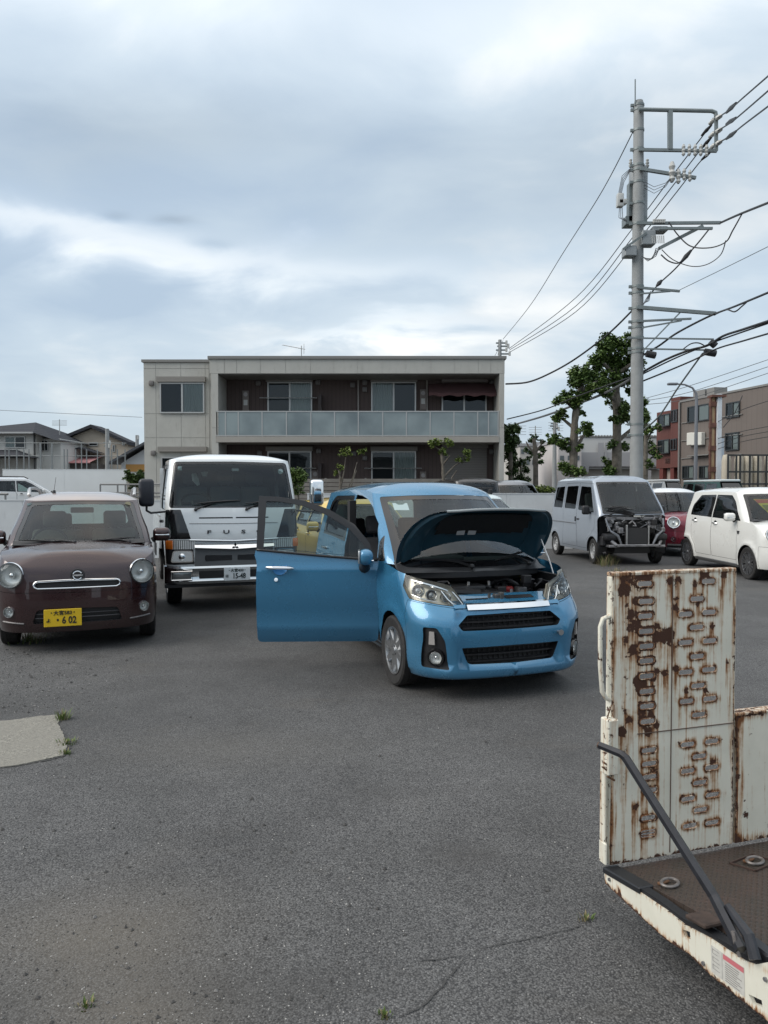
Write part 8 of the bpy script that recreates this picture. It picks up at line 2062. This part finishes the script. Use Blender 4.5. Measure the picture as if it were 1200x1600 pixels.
    tag(m.build('gravel', [pmat('stone_dark', (.06, .058, .056), .85), pmat('stone_mid', (.16, .155, .15), .85), pmat('stone_pale', (.38, .37, .35), .8)]), kind='stuff')
ground_bits()
# ---------------------------------------------------------------- utility poles and cables
CONC = pmat('pole_concrete', (.27, .28, .28), .75, vary=.12, scale=2.5, dirt=((.17, .165, .16), .35)); GALV = pmat('galvanised_arm', (.20, .225, .225), .5, .4, vary=.1, scale=6); CABLE = pmat('cable_black', (.018, .018, .02), .5); CABG = pmat('cable_grey', (.10, .105, .11), .5); TRF = pmat('transformer_grey', (.26, .28, .29), .5, .1, vary=.08, scale=4); INS = pmat('porcelain', (.45, .45, .43), .25, coat=.6)
PY = 22.0
def pole():
    base = Vector((gx(994.5, PY), PY, 0)); root = empty('utility_pole', base, 0, 'tall grey concrete utility pole loaded with steel arms and a transformer', 'utility pole')
    def p(px, py, dy=0): return at(px, py, PY+dy)-base
    zt = p(998, 158).z; x_t = p(998, 158).x; m = MB(); m.tube([(0, 0, -.1), (x_t*.3, 0, 4), (x_t*.6, 0, 8), (x_t, 0, zt-.1), (x_t, 0, zt)], [.20, .185, .165, .145, .12], 0, 20); m.build('shaft', CONC, root)
    m = MB(); m.tube([p(992.5, 165, -.1), p(992.5, 124, -.1)], .018, 0, 6); m.build('lightning_rod', GALV, root)
    xc = lambda py: p(0, py).x*0+x_t*min(1, max(0, p(0, py).z/zt))
    def rr(z): return .20-.055*z/zt
    for py in (165, 172, 204, 234, 259, 266, 350, 448, 458, 482, 503, 512, 528, 545, 551, 663, 680, 285, 318):
        z = p(0, py).z; m = MB(); r = rr(z); m.lathe([(r, -.03), (r+.015, -.03), (r+.015, .03), (r, .03)], (xc(py), 0, z), (0, 0, 1), 0, 18); m.box((xc(py)-r-.09, -.03, z-.04), (xc(py)-r+.01, .03, z+.04)); m.build('band', GALV, root)
    def arm(name, pts, w, dy=-.22, mi=None, sq=True):
        m = MB(); P = [p(*q, dy) for q in pts]
        if sq: m.tube(P, w, 0, 4, smooth=False)
        else: m.tube(P, w, 0, 8)
        return m.build(name, mi or GALV, root)
    arm('top_arm', [(998, 171), (1112, 173.5), (1118, 176), (1119, 182)], .058, sq=False); arm('top_arm_drop', [(1119, 181), (1119, 236)], .058); arm('lower_arm', [(998, 234), (1120, 236)], .055); arm('arm_strut', [(1047, 173), (1047, 234)], .085)
    arm('side_arm', [(1000, 264), (1087, 278)], .06)
    arm('bracket_arm', [(995, 349), (1126, 348)], .055, -.25); arm('bracket_arm', [(1030, 357), (1113, 357)], .05, -.5); arm('diagonal_brace', [(1030, 388), (1098, 353)], .065, -.3)
    arm('slanted_rail', [(974, 389), (1010, 364)], .045, -.3)
    arm('small_arm', [(995, 449), (1062, 455)], .045); arm('small_arm', [(1000, 459), (1048, 455)], .03)
    arm('long_arm', [(995, 480), (1118, 490)], .07); arm('small_arm', [(995, 502), (1080, 498)], .04); arm('small_arm', [(1003, 512), (1065, 501)], .03)
    arm('thin_arm', [(980, 528), (1115, 530)], .03); arm('thin_arm', [(1005, 545), (1105, 547)], .03)
    arm('stay_rod', [(1003, 550), (1063, 488)], .028)
    # transformer behind the shaft
    c = p(997, 305, .42); m = MB(); m.lathe([(.001, .85), (.20, .85), (.25, .78), (.27, .70), (.27, -.72), (.25, -.80), (.001, -.80)], c, (0, 0, 1), 0, 24); t = m.build('transformer', TRF, root)
    m = MB()
    for a in (-.25, 0, .25): m.lathe([(.04, 0), (.06, .05), (.035, .08), (.06, .13), (.035, .16), (.05, .22), (.02, .25)], c+Vector((a, -.05, .8)), (0, 0, 1), 0, 10)
    m.build('bushing', INS, t)
    m = MB(); m.box(p(983, 345, .1), p(991, 290, .35)); m.box(p(978, 350, .1), p(1004, 345, .5)); m.build('transformer_bracket', GALV, t)
    for a, b in (((965, 322), (972, 305)), ((967, 318), (977, 314))): m = MB(); m.box(p(a[0], a[1], -.1), p(b[0], b[1], .1), 0, .03, seg=2); m.build('cutout_switch', INS, root)
    for x0, y0, x1, y1, dy in ((1004, 359, 1018, 388, -.30), (1020, 353, 1037, 367, -.25), (977, 383, 989, 405, -.30)):
        m = MB(); a, b = p(x0, y0, dy), p(x1, y1, dy+.35); m.box(a, b, 0, .02); m.build('equipment_box', TRF, root)
    m = MB()
    for k in range(7): x = 1019+k*3; m.tube([p(x, 368, -.3), p(x+.5, 380, -.3)], .015, 0, 5)
    m.build('box_terminals', INS, root)
    for k in range(6): x = 1022+k*3.2; m = MB(); m.lathe([(.03, 0), (.05, .04), (.03, .07), (.045, .1), (.01, .13)], p(x, 349, -.3), (0, 0, 1), 0, 8); m.build('insulator', INS, root)
    for x, y, s in ((1050, 268, 1.4), (1060, 275, 1.0), (1069, 272, .8), (1078, 274, .8), (1068, 234, .8), (1077, 234, .8), (1086, 234, .8), (1095, 234, .8), (1104, 235, .8)):
        m = MB(); m.lathe([(.03*s, -.22*s), (.07*s, -.16*s), (.045*s, -.1*s), (.08*s, -.03*s), (.045*s, .03*s), (.07*s, .1*s), (.03*s, .2*s)], p(x, y, -.25), (0, 0, 1), 0, 10); m.build('insulator', INS, root)
    for y in (182, 203, 222):
        m = MB(); m.lathe([(.03, 0), (.07, .05), (.04, .1), (.07, .15), (.04, .2), (.06, .26), (.02, .34)], p(1120, y+3, -.25), (p(1139, y-9, -1.0)-p(1120, y+3, -.25)), 0, 10); m.build('strain_insulator', INS, root)
        m = MB(); m.lathe([(.03, 0), (.07, .05), (.04, .1), (.07, .15), (.04, .2), (.05, .3)], p(1117, y+4, -.2), (p(1096, y+22, .6)-p(1117, y+4, -.2)), 0, 10); m.build('strain_insulator', INS, root)
    for x0, y0, x1, y1 in ((1010, 549, 1024, 559), (1101, 546, 1118, 556), (1110, 534, 1118, 540)):
        m = MB(); c0, c1 = p(x0, y1, -.3), p(x1, y0, -.3); c0.z += .12; c1.z -= .12; m.tube([c0, c1], .10, 0, 12); m.build('splice_case', CABLE, root)
    m = MB(); rnd = random.Random(4)
    for k in range(5): m.tube([p(1003+k, 400+k, -.2), p(1012+k*2, 408-k, -.35), p(1025, 400-k*3, -.4), p(1030+k, 388, -.3)], .012, 0, 5)
    for k in range(4): m.tube([p(985, 263+k, -.1), p(972+k, 275+k*3, 0), p(967+k*1.5, 300, 0), p(969, 312, 0)], .010, 0, 5)
    for k in range(3): m.tube([p(968+k*2, 322, 0), p(967+k*3, 340, 0), p(980, 347-k, 0)], .010, 0, 5)
    for k in range(4): m.tube([p(1017, 455, -.2), p(1014-k*2, 470, -.2), p(1005, 474+k, -.2)], .012, 0, 5)
    for k in range(3): m.tube([p(1007, 284+k*5, .1), p(1022, 292+k*5, -.1), p(1040, 286+k*3, -.3), p(1050, 276, -.3)], .008, 0, 5)
    m.build('jumper_wires', CABG, root)
pole()
def spline(P, n=8):
    Q = []
    for i in range(len(P)-1):
        p0, p1, p2, p3 = P[max(i-1, 0)], P[i], P[i+1], P[min(i+2, len(P)-1)]
        for j in range(n): t = j/n; Q.append(0.5*((2*p1)+(p2-p0)*t+(2*p0-5*p1+4*p2-p3)*t*t+(3*p1-p0-3*p2+p3)*t**3))
    Q.append(P[-1]); return Q
def cable(label, pts, r=.02, mat=None, knots=()):
    P = [at(*q) for q in pts]; o = P[0].copy(); m = MB(); m.tube([q-o for q in spline(P)], r, 0, 6)
    for k in knots: q = at(*k[:3])-o; d = (at(*k[3:])-at(*k[:3])); m.tube([q, q+d*.5, q+d], [r*1.6, r*3.0, r*1.5], 0, 8)
    c = m.build('overhead_cable', mat or CABLE, None, loc=o); tag(c, label, 'cable', 'cables strung from the utility pole')
N1 = 22
for (lab, a, b, c, k) in (('topmost of the three power lines rising right from the pole frame', (1120, 185, 21.8), (1162, 152, 18), (1215, 106, 15), (1135, 176, 20.3, 1150, 161, 19)), ('middle of the three power lines rising to the right from the pole frame', (1120, 205, 21.8), (1162, 175, 18), (1215, 129, 15), (1135, 194, 20.3, 1150, 184, 19)), ('lowest of the three power lines rising to the right from the pole frame', (1120, 225, 21.8), (1162, 195, 18), (1215, 155, 15), (1135, 217, 20.3, 1150, 205, 19))):
    cable(lab, [a, ((a[0]+b[0])/2, (a[1]+b[1])/2+2, 19.6), b, c], .020, CABLE, [k])
cable('left power line sloping down-left past the pole to the small rooftop pole', [(1118, 187, 22), (1086, 228, 23), (1048, 278, 25), (990, 355, 29), (900, 465, 36), (795, 545, 46)], .018, CABLE, [(1112, 195, 22, 1096, 212, 22.4)])
cable('middle power line sloping down-left behind the pole to the small rooftop pole', [(1118, 207, 22), (1090, 240, 23), (1050, 292, 25), (990, 369, 29), (900, 478, 36), (796, 547, 46)], .018, CABLE, [(1112, 214, 22, 1096, 232, 22.4)])
cable('right power line sloping down-left behind the pole to the small rooftop pole', [(1118, 228, 22), (1092, 255, 23), (1055, 303, 25), (990, 384, 29), (900, 487, 36), (797, 550, 46)], .018, CABLE, [(1112, 235, 22, 1096, 250, 22.4)])
cable('thin guard wire from near the pole top down to the rooftop pole', [(989, 206, 22), (940, 300, 26), (880, 395, 32), (830, 475, 39), (786, 530, 46)], .016, CABG)
cable('thin wire dropping across the apartment block from the rooftop pole', [(786, 532, 46), (765, 570, 38), (735, 610, 32), (716, 645, 27.6)], .014, CABG)
cable('thick cable from the bracket arm to the upper right edge', [(1126, 348, 21.8), (1155, 335, 20), (1215, 311, 17)], .030)
cable('looped cable hanging under the bracket arm', [(1160, 333, 19.8), (1145, 360, 20), (1134, 378, 20.6), (1110, 387, 21), (1080, 385, 21.4), (1060, 368, 21.6), (1045, 347, 21.7)], .018)
cable('second looped cable hanging lower under the bracket arm', [(1134, 376, 20.6), (1126, 398, 21), (1105, 413, 21.2), (1080, 416, 21.4), (1052, 406, 21.6), (1034, 390, 21.7)], .014)
cable('third loop of cable between the equipment box and the hanging splice', [(1033, 398, 21.7), (1045, 408, 21.6), (1060, 411, 21.5), (1072, 400, 21.5)], .020)
cable('knotted black cable from the bracket arm down to the small arm', [(1108, 358, 21.8), (1092, 378, 21.6), (1078, 394, 21.6), (1055, 420, 21.7), (1030, 443, 21.8), (1019, 456, 21.8)], .022, CABLE, [(1080, 391, 21.6, 1064, 410, 21.6), (1034, 438, 21.8, 1026, 447, 21.8)])
cable('faint thin wire rising to the right edge from the small arm', [(1062, 453, 21.8), (1130, 420, 20), (1215, 378, 17)], .009, CABG)
cable('heavy cable leaving the pole towards the apartment block corner', [(990, 483, 22), (950, 522, 23), (900, 560, 24.5), (860, 583, 25.5), (825, 597, 26.2), (790, 600, 26.6)], .030)
cable('thick double cable running from the long arm to the right edge', [(1003, 556, 22), (1030, 540, 21.9), (1055, 522, 21.8), (1090, 503, 21.7), (1118, 490, 21.6), (1150, 478, 20), (1215, 451, 17)], .030)
cable('wavy cable slung below the thick double cable', [(1118, 491, 21.5), (1135, 484, 20.5), (1148, 487, 20), (1160, 478, 19.5), (1170, 469, 19)], .020)
cable('upper cable of the bundle running to the right edge from the splice case', [(1003, 582, 22), (1040, 562, 21.8), (1075, 548, 21.6), (1105, 540, 21.5), (1130, 525, 20.5), (1160, 515, 19), (1215, 497, 17)], .034)
cable('second cable of the bundle running past the splice case', [(1003, 585, 22), (1050, 562, 21.8), (1090, 545, 21.6), (1120, 533, 21), (1145, 524, 20), (1215, 500, 17)], .022)
cable('arched cable hump left of the splice case', [(1068, 545, 21.6), (1080, 537, 21.6), (1092, 536, 21.6), (1102, 541, 21.6)], .018)
cable('lower single cable running to the right edge below the splice case', [(1003, 596, 22), (1050, 577, 21.8), (1085, 562, 21.6), (1120, 545, 21), (1160, 533, 19), (1215, 517, 17)], .024)
cable('long cable from the pole down to the apartment corner above the treetops', [(990, 588, 22), (955, 600, 23), (900, 620, 24.5), (850, 640, 26), (792, 655, 27)], .020)
cable('thick cable bundle passing behind the plane trees', [(990, 590, 22), (950, 612, 25), (900, 632, 29), (850, 650, 34), (805, 663, 40)], .045, CABG)
cable('grey guy wire running down-right to left from the splice case to the ground', [(1098, 552, 21.8), (1060, 605, 23), (1030, 650, 24), (1005, 672, 25)], .028, GALV)
for i, (y0, y1, y2) in enumerate(((622, 602, 569), (626, 612, 580), (632, 622, 590))):
    cable(('upper', 'middle', 'lower')[i]+' of the three faint distant wires above the red building', [(1010, y0, 44), (1080, y1, 42), (1215, y2-12, 38)], .016, CABG)
cable('black wire slanting across the window of the taupe building', [(1160, 618, 35), (1148, 645, 35), (1130, 668, 35)], .02)
for i, (ya, yb) in enumerate(((650, 622), (676, 664), (684, 672), (692, 680))):
    cable(('first', 'second', 'third', 'fourth')[i]+' wire from the top crossing the front of the taupe building', [(1120, ya+10, 33), (1160, (ya+yb)/2+4, 31), (1215, yb, 29)], .013)
cable('thin wire crossing the sky behind the left-hand houses', [(-20, 640, 60), (100, 646, 60), (222, 652, 58)], .016, CABG)
def small_pole(name, label, x, yt, Y, arms, yb=770):
    root = empty(name, (gx(x, Y), Y, 0), 0, label, 'utility pole'); m = MB(); zt = gz(yt, Y); m.tube([(0, 0, 0), (0, 0, zt)], [.17, .11], 0, 10); m.build('shaft', CONC, root)
    for (x0, x1, y) in arms: m = MB(); m.box((gx(x0, Y)-gx(x, Y), -.06, gz(y, Y)-.04), (gx(x1, Y)-gx(x, Y), .06, gz(y, Y)+.04)); m.build('arm', GALV, root)
    for (x0, x1, y) in arms:
        m = MB(); m.cyl((gx(x1, Y)-gx(x, Y), -.05, gz(y, Y)-.12), (gx(x1, Y)-gx(x, Y), -.05, gz(y, Y)+.14), .07, 0, 8); m.build('insulator', INS, root)
small_pole('utility_pole', 'distant utility pole rising behind the apartment roof corner', 780, 531, 46, [(774, 790, 536), (776, 793, 541), (774, 790, 547), (777, 795, 553)])
small_pole('utility_pole', 'thin distant utility pole between the small trees and the plane tree', 866, 656, 48, [(860, 869, 662), (859, 869, 666), (862, 872, 670)])
small_pole('utility_pole', 'utility pole in front of the beige gabled house', 168.5, 670, 44, [(163, 173, 692), (164, 172, 697)])
small_pole('utility_pole', 'thin dark pole between the beige house and the apartment block', 215, 680, 50, [(213, 217, 684)])
# ---------------------------------------------------------------- unseen buildings added behind the viewer to block low sky in paint and glass
def sky_blockers():
    for (x, y, w, d, h, lab, col) in ((-16, -17, 15, 8, 4.8, 'grey corrugated workshop added unseen behind the viewer to darken reflections', (.20, .20, .20)), (2, -20, 14, 9, 4.6, 'beige block with a dark shutter, added unseen behind the viewer for reflections', (.26, .24, .21)), (18, -13, 12, 8, 3.6, 'low brick-brown block added unseen behind the viewer for reflections', (.14, .09, .07))):
        s = empty('blocker', (x, y, 0), 0, lab, 'building'); m = MB(); m.box((-w/2, -d, 0), (w/2, 0, h)); m.build('wall', pmat('shop_'+lab.split()[0], col, .8, vary=.1, scale=.6), s)
        m = MB(); m.box((-w/2-.2, -d-.2, h), (w/2+.2, .25, h+.3)); m.build('roof', TRIMG, s)
        m = MB(); m.box((-w*.3, .01, 0), (w*.05, .06, 3.6)); m.build('shutter', pmat('shop_shutter', (.06, .06, .065), .5), s)
        m = MB(); m.box((w*.15, .01, 1.2), (w*.4, .05, 2.6)); m.build('window', BLKG, s)
sky_blockers()
